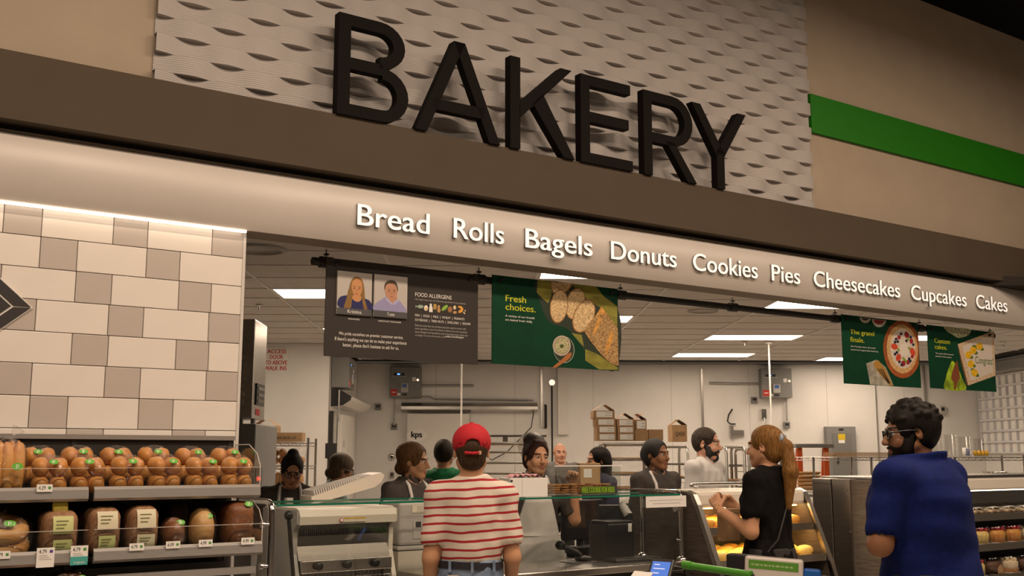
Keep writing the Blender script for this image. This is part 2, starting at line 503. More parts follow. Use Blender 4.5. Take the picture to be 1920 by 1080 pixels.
# ------------------------------------------------------------------ tile wall
TV = 0.05
tw = empty('wall_tile', MF, None, None, None, 'structure')
M_grout = mat('grout', (0.36, 0.30, 0.25), 0.9)
M_tw = mat('tile_white', (0.76, 0.72, 0.67), 0.28, noise=0.015, nscale=6)
M_tg = mat('tile_grey', (0.50, 0.455, 0.415), 0.28, noise=0.02, nscale=6)
box('tile_backing', M_grout, -3.4, 0.0, TV + 0.004, 0.55, 0.0, 2.78, tw)
box('tile_edge_trim', mat('edge_trim', (0.62, 0.60, 0.57), 0.35), 0.0, 0.016, TV - 0.012, 0.56, 0.0, 2.765, tw)
RH = 0.1537; WW, GW = 0.338, 0.172; g = 0.0035
tile_cache = {}
def tile(u0, u1, z0, z1, m):
    key = (round(u1 - u0, 4), round(z1 - z0, 4), m.name)
    if key not in tile_cache:
        me = MB().box(0, u1 - u0, -0.009, 0.004, 0, z1 - z0, c=0.0022).mesh('tile'); me.materials.append(m); tile_cache[key] = me
    o = link_mesh('tile', tile_cache[key], None, tw); o.location = (u0, TV, z0)
tails = ['G', 'W', 'w', 'G', 'w', 'G', 'W', 'w']
for r in range(11):
    zt = 2.755 - r * RH; zb = zt - RH
    seq = tails[r % 8]
    x = 0.0; kind = 'G' if seq == 'G' else 'W'; first = seq == 'w'
    while x > -2.0:
        w = (WW if kind == 'W' else GW)
        if first: w = 0.165; first = False
        tile(x - w + g, x - 0.0 if x < 0 else x, zb + g, zt, M_tw if kind == 'W' else M_tg)
        x -= w; kind = 'G' if kind == 'W' else 'W'
# slim lit slot above the tiles
led = MB().box(-3.4, 0.0, -0.004, 0.016, 2.738, 2.748).build('led_strip', mat('led_glow', (0.9, 0.85, 0.8), 0.5, emit=(1.0, 0.80, 0.62), estr=5), M=MF)
tag(led, 'slim glowing light strip under the band above the tiled wall', 'light strip')
# dark diamond emblem at the left edge of the frame
de = empty('diamond_emblem', SIGN(FP(62, 577, TV - 0.02)[0], TV - 0.012, FP(62, 577, TV - 0.02)[1]), 'charcoal diamond emblem with white lines on the tiled wall', 'emblem')
M_char = mat('charcoal_tile', (0.045, 0.042, 0.042), 0.35)
M_wline = mat('white_line', (0.75, 0.72, 0.68), 0.5)
hw = 0.36; hh = hw * 0.86
def dia(cx, r): return [(cx + r, 0), (cx, r * hh / hw), (cx - r, 0), (cx, -r * hh / hw)]
MB().prism(dia(-hw, hw), 0, 0.006).build('emblem_line', M_wline, de)
for q in range(4):
    o_, i_ = dia(-hw, hw - 0.007), dia(-hw, hw - 0.085)
    a, b2 = q, (q + 1) % 4
    p = [Vector((*o_[a], 0)), Vector((*o_[b2], 0)), Vector((*i_[b2], 0)), Vector((*i_[a], 0))]
    c_ = sum(p, Vector()) / 4
    p = [x + (c_ - x).normalized() * 0.004 for x in p]
    MB().prism([(x.x, x.y) for x in p], 0.0, 0.010).build('emblem_piece', M_char, de)
MB().prism(dia(-hw, hw - 0.098), 0.0, 0.010).build('emblem_centre', M_char, de)

# ------------------------------------------------------------------ bakery room
def wall_panels(name, p0, p1, z1, n_out, m, pw=1.22):
    """wall built of tall white panels, each a piece"""
    p0 = Vector(p0); p1 = Vector(p1); d = (p1 - p0); L = d.length; d.normalize()
    r = empty(name, Matrix(((d.x, n_out[0], 0, p0.x), (d.y, n_out[1], 0, p0.y), (0, 0, 1, 0), (0, 0, 0, 1))), kind='structure')
    box('wall_core', mat('panel_seam', (0.42, 0.40, 0.38), 0.7), 0, L, -0.12, -0.004, 0, z1 + 0.02, r)
    n = max(1, round(L / pw)); w = L / n; me = None
    for i in range(n):
        if me is None:
            me = MB().box(0.003, w - 0.003, -0.006, 0.0, 0.0, z1).mesh('wall_panel'); me.materials.append(m)
        o = link_mesh('wall_panel', me, None, r); o.location = (i * w, 0, 0)
    return r
wall_panels('wall_back', (JOG, BACK, 0), (ROOM_R, BACK, 0), CEIL, (0, -1), M_panelwall)
wall_panels('wall_back_left', (ROOM_L, BACK_L, 0), (JOG, BACK_L, 0), CEIL, (0, -1), M_panelwall)
wall_panels('wall_jog', (JOG, BACK_L + 0.12, 0), (JOG, BACK, 0), CEIL, (1, 0), M_panelwall)
wall_panels('wall_right', (ROOM_R, 10.9, 0), (ROOM_R, BACK, 0), CEIL, (-1, 0), M_panelwall)
wall_panels('wall_left', (ROOM_L, 4.6, 0), (ROOM_L, BACK_L, 0), CEIL, (1, 0), M_panelwall)

# suspended ceiling: tiles, grid bars and light panels
cl = empty('ceiling_grid', Matrix.Identity(4), kind='structure'); cl.name = 'ceiling'
M_ctile = mat('ceiling_tile', (0.56, 0.53, 0.50), 0.85, noise=0.03, nscale=8, bump=0.08, bscale=160)
M_tbar = mat('ceiling_bar', (0.62, 0.60, 0.58), 0.5)
CX0, CW, CY0, CD = -1.96 - 1.2 * 4, 1.2, 8.52 - 0.61 * 8, 0.61
lights = {(6, 0 + 8), (6, 5 + 8), (6, 10 + 8), (8, 3 + 8), (8, 8 + 8), (8, 12 + 8), (10, 8 + 8), (10, 13 + 8), (4, 2 + 8), (4, 7 + 8), (2, 5 + 8), (10, 4 + 8), (2, 10 + 8), (12, 10 + 8)}  # the last panels listed are out of view, added for illumination
ct_me = MB().box(0.012, CW - 0.012, 0.012, CD - 0.012, 0.006, 0.03).mesh('ceiling_tile'); ct_me.materials.append(M_ctile)
M_lightpanel = mat('light_panel_glow', (1, 1, 1), 0.5, emit=(1.0, 0.785, 0.585), estr=17.0)
lf_me = MB().box(0.03, CW - 0.03, 0.03, CD - 0.03, 0.004, 0.02).mesh('diffuser'); lf_me.materials.append(M_lightpanel)
fr = MB()
for q in ((0.008, 0.03, 0.008, CD - 0.008), (CW - 0.03, CW - 0.008, 0.008, CD - 0.008), (0.03, CW - 0.03, 0.008, 0.03), (0.03, CW - 0.03, CD - 0.03, CD - 0.008)):
    fr.box(q[0], q[1], q[2], q[3], 0.0, 0.02)
fr_me = fr.mesh('lamp_frame'); fr_me.materials.append(M_tbar)
bars = MB(); nlight = 0
depth_words = {}
for i in range(13):
    for j in range(22):
        x, y = CX0 + i * CW, CY0 + j * CD
        if y + CD > BACK + 0.05 or x + CW > ROOM_R + 0.3: continue
        if x < JOG - 0.3 and y + CD > BACK_L + 0.05: continue
        cs = [uv_of(Vector((x + a, y + b2, 0)))[1] for a in (0, CW) for b2 in (0, CD)]
        if min(cs) < 0.32: continue
        if (i, j) in lights:
            lp = empty('ceiling_light', T(x, y, CEIL), None, 'ceiling light', 'bakery ceiling lights')
            link_mesh('diffuser', lf_me, None, lp); link_mesh('lamp_frame', fr_me, None, lp)
            depth_words[lp] = (x, y)
        else:
            o = link_mesh('ceiling_tile', ct_me, None, cl); o.location = (x, y, CEIL)
        bars.box(x - 0.012, x + 0.012, y, y + CD, CEIL - 0.002, CEIL + 0.012)
        bars.box(x, x + CW, y - 0.012, y + 0.012, CEIL - 0.002, CEIL + 0.012)
bars.build('ceiling_bars', M_tbar, cl)
LN = {(6, 8): 'glowing ceiling light panel nearest the band, above the bread poster', (6, 13): 'glowing ceiling light panel just right of the bread poster', (6, 18): 'ceiling light panel hidden behind the bread poster',
      (8, 11): 'glowing ceiling light panel just under the word Cookies', (8, 16): 'wide glowing ceiling light panel left of the thin white pole top', (8, 20): 'far glowing ceiling light panel above the grey electrical box on the right',
      (10, 16): 'glowing ceiling light panel seen between the two right cake posters', (10, 21): 'farthest glowing ceiling light panel left of the pie poster', (4, 10): 'glowing ceiling light panel left of the dark notice board',
      (4, 15): 'ceiling light panel hidden behind the dark notice board', (2, 13): 'unseen added ceiling light panel at the far left over the ovens', (10, 12): 'unseen added ceiling light panel behind the right end of the band', (2, 18): 'unseen added ceiling light panel far left behind the tiled wall', (12, 18): 'unseen added ceiling light panel by the right wall'}
for lp, (x, y) in depth_words.items():
    key = (round((x - CX0) / CW), round((y - CY0) / CD)); lp['label'] = LN.get(key, 'glowing rectangular ceiling light panel')
# closing slab above the bakery ceiling
m = MB(); pl = []
struct(MB().box(ROOM_L, ROOM_R, 9.6, BACK, CEIL + 0.04, CEIL + 0.12).build('ceiling_slab', M_darkceil))
struct(MB().box(0.6, U_R, 0.35, 3.2, CEIL + 0.04, CEIL + 0.12).build('ceiling_slab', M_darkceil, M=MF))
# sprinklers and round diffusers in the ceiling
def sprinkler(px, py, label):
    p = on_z(px, py, CEIL)
    r = empty('sprinkler', T(p.x, p.y, CEIL), label, 'sprinkler', 'ceiling sprinklers')
    MB().lathe([(0.0, 0), (0.04, 0), (0.04, -0.006), (0.012, -0.012), (0.012, -0.05), (0.0, -0.05)], 14).build('body', M_chrome, r)
    MB().lathe([(0.0, -0.052), (0.022, -0.052), (0.022, -0.056), (0.0, -0.056)], 12).build('deflector', M_chrome, r)
sprinkler(486, 572, 'sprinkler head in the ceiling left of the dark notice board')
sprinkler(1396, 641, 'sprinkler head in the ceiling near the thin white pole')
sprinkler(1880, 642, 'sprinkler head in the ceiling at the far right')
def roundvent(px, py, label, r0=0.16):
    p = on_z(px, py, CEIL)
    r = empty('ceiling_speaker', T(p.x, p.y, CEIL), label, 'speaker', 'round ceiling speakers')
    MB().lathe([(0.0, -0.004), (r0 * 0.8, -0.004), (r0 * 0.8, -0.012), (r0, -0.008), (r0, 0.004)], 28).build('rim', mat('speaker_grille', (0.36, 0.34, 0.32), 0.6), r)
roundvent(486, 468, 'round ceiling speaker beside the tiled wall', 0.2)
roundvent(1318, 583, 'round ceiling speaker right of the bread poster')

# ------------------------------------------------------------------ hanging rail and posters
PV = 0.20
rail = empty('sign_rail', MF @ Matrix.Translation((0, 0, 0)), 'long black pipe rail hung below the light band', 'rail')
ru0, ru1 = 0.50, 7.42
MB().cyl((ru0, PV + 0.05, 2.672), (ru1, PV + 0.05, 2.672), 0.024, 14).build('pipe', M_black, rail)
cm = MB().cyl((-0.04, PV + 0.05, 2.672), (0.04, PV + 0.05, 2.672), 0.034, 14).mesh('pipe_collar'); cm.materials.append(M_black)
hk = MB().cyl((0, PV + 0.05, 2.69), (0, PV + 0.05, 2.75), 0.0035, 6).box(-0.012, 0.012, PV + 0.038, PV + 0.062, 2.715, 2.725).mesh('hanger_chain'); hk.materials.append(M_black)
for px_, py_ in ((612, 470), (898, 503), (1163, 531), (1373, 556), (1565, 580), (1723, 600), (1855, 612)):
    u = FP(px_, py_, PV + 0.05)[0]
    o = link_mesh('pipe_collar', cm, None, rail); o.location = (u, 0, 0)
    o = link_mesh('hanger_chain', hk, None, rail); o.location = (u, 0, 0)

def poster(u0, u1, zt, zb, base, label):
    r = empty('hanging_poster', SIGN(u0, PV, zt), label, 'poster', 'posters hung from the rail')
    box('board', base, 0, u1 - u0, zb - zt, 0, -0.006, 0.0, r)
    for x in (0.06, u1 - u0 - 0.06):
        MB().cyl((x, -0.035, 0), (x, -0.035, 0.012), 0.012, 12).build('grommet', M_black, r)
        MB().cyl((x - 0.01, -0.03, 0.004), (x + 0.03, -0.022, 0.006), 0.006, 8).build('strap', M_black, r)
    def L(px, py):
        u, z = FP(px, py, PV); return (u - u0, z - zt)
    return r, L
def smooth_poly(pts, n=4):
    """Catmull-Rom closed curve through pts"""
    out = []; k = len(pts)
    for i in range(k):
        p0, p1, p2, p3 = pts[i - 1], pts[i], pts[(i + 1) % k], pts[(i + 2) % k]
        for j in range(n):
            t = j / n
            out.append(tuple(0.5 * (2 * p1[d] + (p2[d] - p0[d]) * t + (2 * p0[d] - 5 * p1[d] + 4 * p2[d] - p3[d]) * t * t + (3 * p1[d] - p0[d] - 3 * p2[d] + p3[d]) * t ** 3) for d in (0, 1)))
    return out
M_poster_dark = mat('poster_charcoal', (0.048, 0.042, 0.039), 0.6, spec=0.15)
M_poster_green = mat('poster_green', (0.005, 0.046, 0.022), 0.6, spec=0.12, noise=0.15, nscale=3)
M_yel = mat('ink_yellow_green', (0.62, 0.62, 0.02), 0.6)
M_inkw = mat('ink_white', (0.80, 0.78, 0.74), 0.6)

# -- dark notice board
pb1, L1 = poster(0.566, 1.619, 2.692, 2.118, M_poster_dark, 'dark notice board with two staff photographs and food allergen notice')
C1 = lambda x, y: L1(600 + x / 5.143, 480 + y / 5.143)
def photo(x0, x1, yt0, yt1, yb0, yb1):
    return [C1(x0, yt0), C1(x1, yt1), C1(x1, yb1), C1(x0, yb0)]
M_photobg = mat('photo_backdrop', (0.50, 0.47, 0.44), 0.5)
M_tagbar = mat('photo_name_bar', (0.075, 0.075, 0.08), 0.5)
for (x0, x1, a, b_, c_, d_, nm) in ((163, 495, 143, 175, 560, 583, 'k'), (517, 835, 177, 207, 585, 606, 't')):
    q = photo(x0, x1, a, b_, c_, d_)
    z0, z1 = q[3][1], q[0][1]; xx0, xx1 = q[0][0], q[1][0]
    zb = (q[3][1] + q[2][1]) / 2; zt_ = (q[0][1] + q[1][1]) / 2
    ph = box('photo_plate', M_photobg, xx0, xx1, zb, zt_, 0.0, 0.012, pb1)
    w = xx1 - xx0; h = zt_ - zb; Z = 0.0126
    cx = xx0 + w * 0.54
    P = lambda fx, fy: (xx0 + w * fx, zb + h * fy)
    if nm == 'k':
        hair = mat('print_hair_blond', (0.24, 0.13, 0.03), 0.6, noise=0.3, nscale=60, stretch=(6, 1, 1)); skin = mat('print_skin_1', (0.56, 0.27, 0.11), 0.6); top = mat('print_navy', (0.012, 0.013, 0.10), 0.6)
        flat('print_hair', hair, smooth_poly([P(.56, .90), P(.70, .85), P(.77, .66), P(.80, .42), P(.88, .14), P(.22, .14), P(.30, .45), P(.36, .72), P(.44, .86)]), ph, Z)
        flat('print_shirt', top, smooth_poly([P(.05, .36), P(.28, .44), P(.42, .36), P(.60, .33), P(.78, .40), P(.96, .34), P(.98, .14), P(.10, .14)]), ph, Z + .0003)
        flat('print_hair_lock', hair, smooth_poly([P(.33, .60), P(.40, .50), P(.42, .30), P(.38, .15), P(.20, .15), P(.26, .36)]), ph, Z + .0006)
        flat('print_hair_lock', hair, smooth_poly([P(.70, .60), P(.77, .56), P(.80, .36), P(.88, .15), P(.78, .15), P(.72, .36)]), ph, Z + .0006)
        flat('print_neck', skin, smooth_poly([P(.46, .46), P(.66, .46), P(.68, .36), P(.57, .31), P(.44, .37)]), ph, Z + .0006)
        flat('print_face', skin, smooth_poly([P(.56, .85), P(.69, .78), P(.71, .60), P(.64, .45), P(.57, .42), P(.48, .47), P(.40, .62), P(.43, .78)]), ph, Z + .0009)
        fx, fy = .555, .62
    else:
        hair = mat('print_hair_brown', (0.06, 0.035, 0.02), 0.6); skin = mat('print_skin_2', (0.50, 0.25, 0.15), 0.6); top = mat('print_lilac', (0.30, 0.29, 0.50), 0.6)
        flat('print_shirt', top, smooth_poly([P(.03, .28), P(.24, .42), P(.38, .48), P(.55, .34), P(.68, .44), P(.86, .33), P(.94, .14), P(.02, .14)]), ph, Z)
        flat('print_neck', skin, smooth_poly([P(.38, .50), P(.68, .50), P(.66, .40), P(.55, .33), P(.40, .42)]), ph, Z + .0003)
        flat('print_hair', hair, smooth_poly([P(.30, .66), P(.33, .82), P(.50, .89), P(.66, .84), P(.71, .64), P(.6, .7), P(.4, .7)]), ph, Z + .0004)
        flat('print_face', skin, smooth_poly([P(.50, .81), P(.64, .77), P(.69, .62), P(.65, .48), P(.54, .40), P(.44, .42), P(.35, .52), P(.32, .66), P(.36, .77)]), ph, Z + .0008)
        flat('print_collar', mat('print_collar', (0.42, 0.41, 0.62), 0.6), [P(.36, .48), P(.55, .34), P(.53, .28), P(.32, .42)], ph, Z + .0009)
        flat('print_collar', mat('print_collar', (0.42, 0.41, 0.62), 0.6), [P(.68, .45), P(.55, .34), P(.57, .28), P(.74, .40)], ph, Z + .0009)
        fx, fy = .515, .62
    dk = mat('print_dark', (0.05, 0.025, 0.015), 0.7)
    for s in (-1, 1):
        flat('print_eye', dk, [P(fx + s * .075 + x, fy + y) for x, y in ell(0, 0, .028, .010, 10)], ph, Z + .0012)
        flat('print_brow', dk, [P(fx + s * .075 - .04, fy + .035), P(fx + s * .075 + .04, fy + .035), P(fx + s * .075 + .035, fy + .047), P(fx + s * .075 - .035, fy + .047)], ph, Z + .0012)
    flat('print_mouth', mat('print_lip', (0.36, 0.09, 0.06), 0.6), [P(fx + x, fy - .125 + y) for x, y in ell(0, 0, .05, .010, 12)], ph, Z + .0012)
    flat('print_nose', mat('print_nose', (0.40, 0.19, 0.10), 0.6), [P(fx - .02, fy - .065), P(fx + .025, fy - .065), P(fx + .012, fy + .01)], ph, Z + .0011)
    flat('name_bar', M_tagbar, [P(0, 0), P(1, 0), P(1, .145), P(0, .145)], ph, Z + .0018)
    nmx = ('Kristina', .30, .70) if nm == 'k' else ('Tom', .38, .61)
    put_text('name_text', nmx[0], M_inkw, xx0 + w * nmx[1], xx0 + w * nmx[2], zb + h * .035, zb + h * .115, ph, depth=.0003, z0=Z + .0021, offset=.012)
def ctext(s, x0, x1, yb, yt, C, parent, m=M_inkw, off=0.0, name='text_line', z0=.0006):
    a = C(x0, yb); b2 = C(x1, yt)
    a2 = C(x1, yb)
    put_text(name, s, m, a[0], a2[0], a[1], C(x0, yt)[1], parent, depth=.0004, z0=z0, offset=off)
def rows(lst, C, parent, m=M_inkw, off=0.0):
    """(text, x0, x1, bottom at x0, top at x0) in crop pixels; the board itself is level, so only the left end is read"""
    for s, x0, x1, yb, yt in lst: ctext(s, x0, x1, yb, yt, C, parent, m, off)
rows([('FOOD ALLERGENS', 918, 1268, 388, 350)], C1, pb1, off=-0.004)
rows([('MANAGER', 272, 382, 612, 597), ('ASSISTANT MANAGER', 560, 782, 632, 617)], C1, pb1)
rows([('We pride ourselves on premier customer service.', 180, 802, 768, 728), ("If there's anything we can do to make your experience", 142, 834, 822, 776), ("better, please don't hesitate to ask for us.", 220, 760, 882, 836)], C1, pb1)
rows([('FISH  |  EGGS  |  MILK  |  WHEAT  |  PEANUTS', 916, 1392, 588, 558), ('SOYBEANS  |  TREE NUTS  |  SHELLFISH  |  SESAME', 916, 1450, 632, 602)], C1, pb1, off=0.008)
M_inkgrey = mat('ink_grey', (0.42, 0.41, 0.39), 0.6)
rows([('Our department uses the following ingredients in our products:', 918, 1406, 428, 406)], C1, pb1, M_inkgrey)
rows([('Please be aware that our products may have come in contact with', 915, 1405, 682, 656), ('these ingredients, even if not listed on labels. If you have questions', 915, 1420, 712, 688), ('about allergens and ingredients used in the department, please see', 915, 1424, 744, 720), ('a manager. For more information, visit', 915, 1200, 774, 752)], C1, pb1, M_inkgrey)
rows([('publix.com/allergens', 1207, 1386, 788, 764)], C1, pb1, off=0.01)
# allergen pictograms
ic = {'fish': (0.30, 0.42, 0.33), 'egg': (0.85, 0.80, 0.70), 'yolk': (0.75, 0.42, 0.04), 'milk': (0.82, 0.80, 0.77), 'wheat': (0.70, 0.45, 0.10), 'peanut': (0.52, 0.30, 0.12), 'pod': (0.25, 0.48, 0.06), 'nut': (0.36, 0.16, 0.06), 'alm': (0.70, 0.58, 0.38), 'shrimp': (0.75, 0.36, 0.05)}
def icon(nm, pts, z=.0008, sm=True): flat('pictogram', mat('ink_' + nm, ic[nm], 0.6), smooth_poly([C1(*p) for p in pts]) if sm else [C1(*p) for p in pts], pb1, z)
def iell(nm, cx, cy, rx, ry, rot=0.0, z=.0008): flat('pictogram', mat('ink_' + nm, ic[nm], 0.6), [C1(*p) for p in ell(cx, cy, rx, ry, 18, rot)], pb1, z)
iell('fish', 968, 488, 30, 17); icon('fish', [(944, 486), (918, 474), (922, 488), (917, 499)], sm=False)
iell('egg', 1021, 502, 19, 27); iell('yolk', 1022, 510, 10, 10, z=.0011)
icon('milk', [(1052, 540), (1052, 496), (1058, 482), (1058, 460), (1078, 460), (1078, 482), (1085, 496), (1085, 542)], sm=False)
for q in range(4): iell('wheat', 1100, 470 + q * 13, 5, 9, .6); iell('wheat', 1116, 470 + q * 13, 5, 9, -.6)
iell('peanut', 1144, 492, 13, 19); iell('peanut', 1146, 524, 16, 22)
iell('pod', 1202, 500, 38, 17, -.75)
iell('nut', 1253, 516, 22, 29); iell('alm', 1298, 497, 14, 20); iell('peanut', 1300, 544, 19, 13)
flat('pictogram', mat('ink_shrimp', ic['shrimp'], 0.6), [C1(*p) for p in ell(1345, 515, 36, 34, 14, 0, -2.0, 1.9)] + [C1(*p) for p in reversed(ell(1342, 512, 14, 12, 14, 0, -2.0, 1.9))], pb1, .0008)
for q in ((1386, 545), (1399, 528), (1394, 553)): iell('alm', q[0], q[1], 6, 8)

# -- bread poster
pb2, L2 = poster(1.727, 2.781, 2.703, 2.131, M_poster_green, 'green poster reading Fresh choices with sliced seeded bread')
C2 = lambda x, y: L2(900 + x / 5.4, 500 + y / 5.4)
def shape(name, C, parent, m, pts, z, sm=True): return flat(name, m, smooth_poly([C(*p) for p in pts]) if sm else [C(*p) for p in pts], parent, z)
M_cloth_o = mat('print_olive_cloth', (0.16, 0.15, 0.018), 0.7, col2=(0.30, 0.29, 0.04), nscale=7, stretch=(1.0, 2.2, 1))
M_pshade = mat('print_dark_ground', (0.016, 0.030, 0.016), 0.7)
M_crust = mat('print_crust', (0.30, 0.14, 0.04), 0.7, noise=0.5, nscale=90)
M_crumb = mat('print_crumb', (0.60, 0.43, 0.22), 0.7, noise=0.35, nscale=70)
M_seed = mat('print_seeded', (0.13, 0.055, 0.015), 0.7, col2=(0.62, 0.40, 0.16), nscale=150)
M_golden = mat('print_golden', (0.60, 0.30, 0.06), 0.7, noise=0.3, nscale=40)
shape('print_ground', C2, pb2, M_pshade, [(575, 145), (1000, 200), (1395, 420), (1400, 1000), (1250, 1030), (1060, 850), (900, 640), (700, 560), (600, 330)], .0004)
shape('print_cloth', C2, pb2, M_cloth_o, [(582, 132), (735, 150), (720, 300), (690, 370), (630, 320), (575, 262)], .0007, False)
shape('print_cloth', C2, pb2, M_cloth_o, [(930, 175), (1100, 190), (1180, 205), (1250, 300), (1388, 400), (1390, 630), (1330, 540), (1230, 420), (1080, 330), (985, 250)], .0007, False)
shape('print_cloth', C2, pb2, M_cloth_o, [(925, 672), (1030, 690), (1052, 812), (1010, 770)], .0007, False)
shape('print_cloth', C2, pb2, M_cloth_o, [(1065, 835), (1180, 880), (1395, 1020), (1398, 1045), (1205, 1040), (1065, 950)], .0007, False)
def slice_(cx, cy, rx, ry, rot, z):
    flat('print_slice', M_crust, [C2(*p) for p in ell(cx, cy, rx, ry, 30, rot)], pb2, z)
    flat('print_crumb', M_crumb, [C2(*p) for p in ell(cx, cy, rx * .91, ry * .93, 30, rot)], pb2, z + .0003)
shape('print_slice', C2, pb2, M_crust, [(712, 150), (945, 172), (900, 240), (850, 260), (740, 268), (714, 210)], .0010, False)
shape('print_crumb', C2, pb2, M_crumb, [(722, 152), (930, 172), (890, 235), (840, 255), (748, 262), (724, 210)], .0013, False)
slice_(965, 375, 98, 165, .22, .0016); slice_(798, 402, 92, 172, .12, .0022); slice_(1048, 500, 104, 178, .38, .0028)
shape('print_loaf', C2, pb2, M_seed, [(1225, 402), (1300, 500), (1392, 630), (1400, 1005), (1330, 985), (1230, 900), (1120, 760), (1050, 655), (1110, 560), (1180, 480)], .0034, False)
shape('print_loaf_score', C2, pb2, M_golden, [(1205, 500), (1225, 540), (1190, 620), (1150, 690), (1140, 670), (1170, 590)], .0037)
shape('print_loaf_score', C2, pb2, M_golden, [(1325, 650), (1345, 700), (1320, 790), (1275, 890), (1265, 850), (1290, 740)], .0037)
shape('print_loaf_cut', C2, pb2, M_golden, [(1226, 404), (1282, 478), (1170, 494)], .0036, False)
flat('print_glass_rim', mat('print_glass_rim', (0.30, 0.34, 0.28), 0.5), [C2(*p) for p in ell(850, 840, 106, 136, 30, -.1)], pb2, .0008)
flat('print_glass', M_pshade, [C2(*p) for p in ell(848, 838, 100, 130, 30, -.1)], pb2, .0011)
flat('print_bowl', mat('print_bowl', (0.50, 0.42, 0.33), 0.6), [C2(*p) for p in ell(826, 800, 91, 103, 30)], pb2, .0014)
flat('print_bowl_rim', mat('print_bowl_in', (0.20, 0.15, 0.08), 0.6), [C2(*p) for p in ell(826, 800, 76, 87, 30)], pb2, .0017)
flat('print_dip', mat('print_dip', (0.42, 0.40, 0.22), 0.6, noise=0.4, nscale=90), [C2(*p) for p in ell(826, 800, 72, 82, 30)], pb2, .0020)
flat('print_herb', mat('print_herb', (0.06, 0.09, 0.02), 0.6), [C2(*p) for p in ell(826, 805, 22, 20, 9)], pb2, .0023)
shape('print_spoon', C2, pb2, mat('print_wood', (0.38, 0.14, 0.035), 0.6), [(735, 1018), (830, 935), (870, 895), (915, 868), (926, 885), (905, 930), (840, 975), (775, 1018)], .0026)
rows([('Fresh', 258, 466, 350, 283), ('choices.', 258, 562, 436, 370)], C2, pb2, M_yel, .012)
rows([('A variety of our breads', 256, 552, 512, 484), ('are baked fresh daily.', 256, 530, 552, 524)], C2, pb2, M_inkw, .008)

# -- pie poster
pb3, L3 = poster(5.190, 6.226, 2.706, 2.136, M_poster_green, 'green poster reading The grand finale with a berry topped pie')
C3 = lambda x, y: L3(1570 + x / 6.194, 580 + y / 6.194)
for (cx, cy, r, col) in ((325, 88, 66, (0.03, 0.02, 0.03)), (485, 115, 84, (0.28, 0.02, 0.02))):
    top = 64 + (cx - 60) * 0.135
    pts = [(x, max(y, top + (x - cx) * .12)) for x, y in ell(cx, cy, r, r * 1.1, 30)]
    flat('print_bowl', mat('print_cup', (0.55, 0.50, 0.44), 0.6), [C3(*p) for p in pts], pb3, .0006)
    pts = [(x, max(y, top + 4 + (x - cx) * .12)) for x, y in ell(cx, cy - 14, r * .82, r * .85, 30)]
    flat('print_berries', mat('print_berries_%d' % cx, col, 0.5, noise=0.4, nscale=60), [C3(*p) for p in pts], pb3, .0009)
flat('print_board', mat('print_board_wood', (0.30, 0.075, 0.015), 0.6, noise=0.25, nscale=18), [C3(min(p[0], 945), p[1]) for p in ell(752, 465, 218, 335, 44, -.06)], pb3, .0006)
flat('print_pie_crust', mat('print_pie_crust', (0.58, 0.36, 0.15), 0.6, noise=0.25, nscale=50), [C3(min(p[0], 938), p[1]) for p in ell(752, 460, 180, 285, 44, -.06)], pb3, .0010)
flat('print_cream', mat('print_cream', (0.62, 0.55, 0.47), 0.6, noise=0.1, nscale=30), [C3(*p) for p in ell(760, 455, 146, 232, 40, -.06)], pb3, .0014)
flat('print_cream_swirl', mat('print_cream2', (0.70, 0.64, 0.56), 0.6), [C3(*p) for p in ell(775, 470, 60, 75, 20)], pb3, .0017)
M_straw = mat('print_strawberry', (0.60, 0.07, 0.03), 0.5, noise=0.4, nscale=70); M_blue = mat('print_blueberry', (0.02, 0.022, 0.045), 0.5); M_leaf = mat('print_leaf', (0.20, 0.32, 0.02), 0.6); M_rasp = mat('print_raspberry', (0.30, 0.015, 0.03), 0.5)
for cx, cy, rx, ry, m_, ro in ((660, 432, 42, 34, M_straw, .6), (872, 492, 30, 50, M_straw, -.4), (805, 300, 26, 44, M_rasp, -.3), (708, 560, 30, 44, M_straw, .2), (715, 325, 20, 26, M_rasp, 0), (858, 370, 22, 30, M_rasp, 0), (820, 615, 24, 28, M_rasp, 0), (868, 548, 18, 22, M_rasp, 0), (765, 628, 26, 34, M_rasp, 0)):
    flat('print_berry', m_, [C3(*p) for p in ell(cx, cy, rx, ry, 14, ro)], pb3, .0020)
for cx, cy in ((738, 285), (680, 345), (700, 375), (668, 380), (850, 325), (880, 410), (800, 365), (690, 500), (668, 520), (832, 575), (845, 600), (720, 610), (745, 645)):
    flat('print_blueberry', M_blue, [C3(*p) for p in ell(cx, cy, 16, 18, 10)], pb3, .0023)
for cx, cy in ((708, 468), (832, 455), (820, 345), (770, 575), (790, 600)):
    flat('print_leaf', M_leaf, [C3(*p) for p in ell(cx, cy, 24, 11, 10, .9)], pb3, .0026)
shape('print_napkin', C3, pb3, mat('print_napkin', (0.34, 0.32, 0.26), 0.7, noise=0.3, nscale=14), [(335, 628), (455, 585), (560, 670), (600, 760), (652, 885), (600, 890), (380, 872), (362, 770)], .0007, False)
for q in (0, 26, 50):
    shape('print_fork', C3, pb3, mat('print_gold', (0.42, 0.23, 0.05), 0.4), [(410 + q * .6, 640 - q * .5), (440 + q * .7, 600 - q * .2), (520 + q, 720), (640, 885), (612, 890), (480 + q, 740)], .0011 + q * 1e-5, False)
    shape('print_fork_gap', C3, pb3, mat('print_fork_dark', (0.03, 0.02, 0.01), 0.5), [(462 + q, 690), (474 + q, 690), (600 + q * .3, 860), (590 + q * .3, 862)], .0016 + q * 1e-5, False)
rows([('The grand', 150, 428, 300, 232), ('finale.', 150, 314, 375, 318)], C3, pb3, M_yel, .012)
rows([('Our Chantilly Cake is decorated', 155, 440, 440, 418), ('custard and topped with fresh fruit.', 155, 476, 478, 456)], C3, pb3, M_inkw, .008)

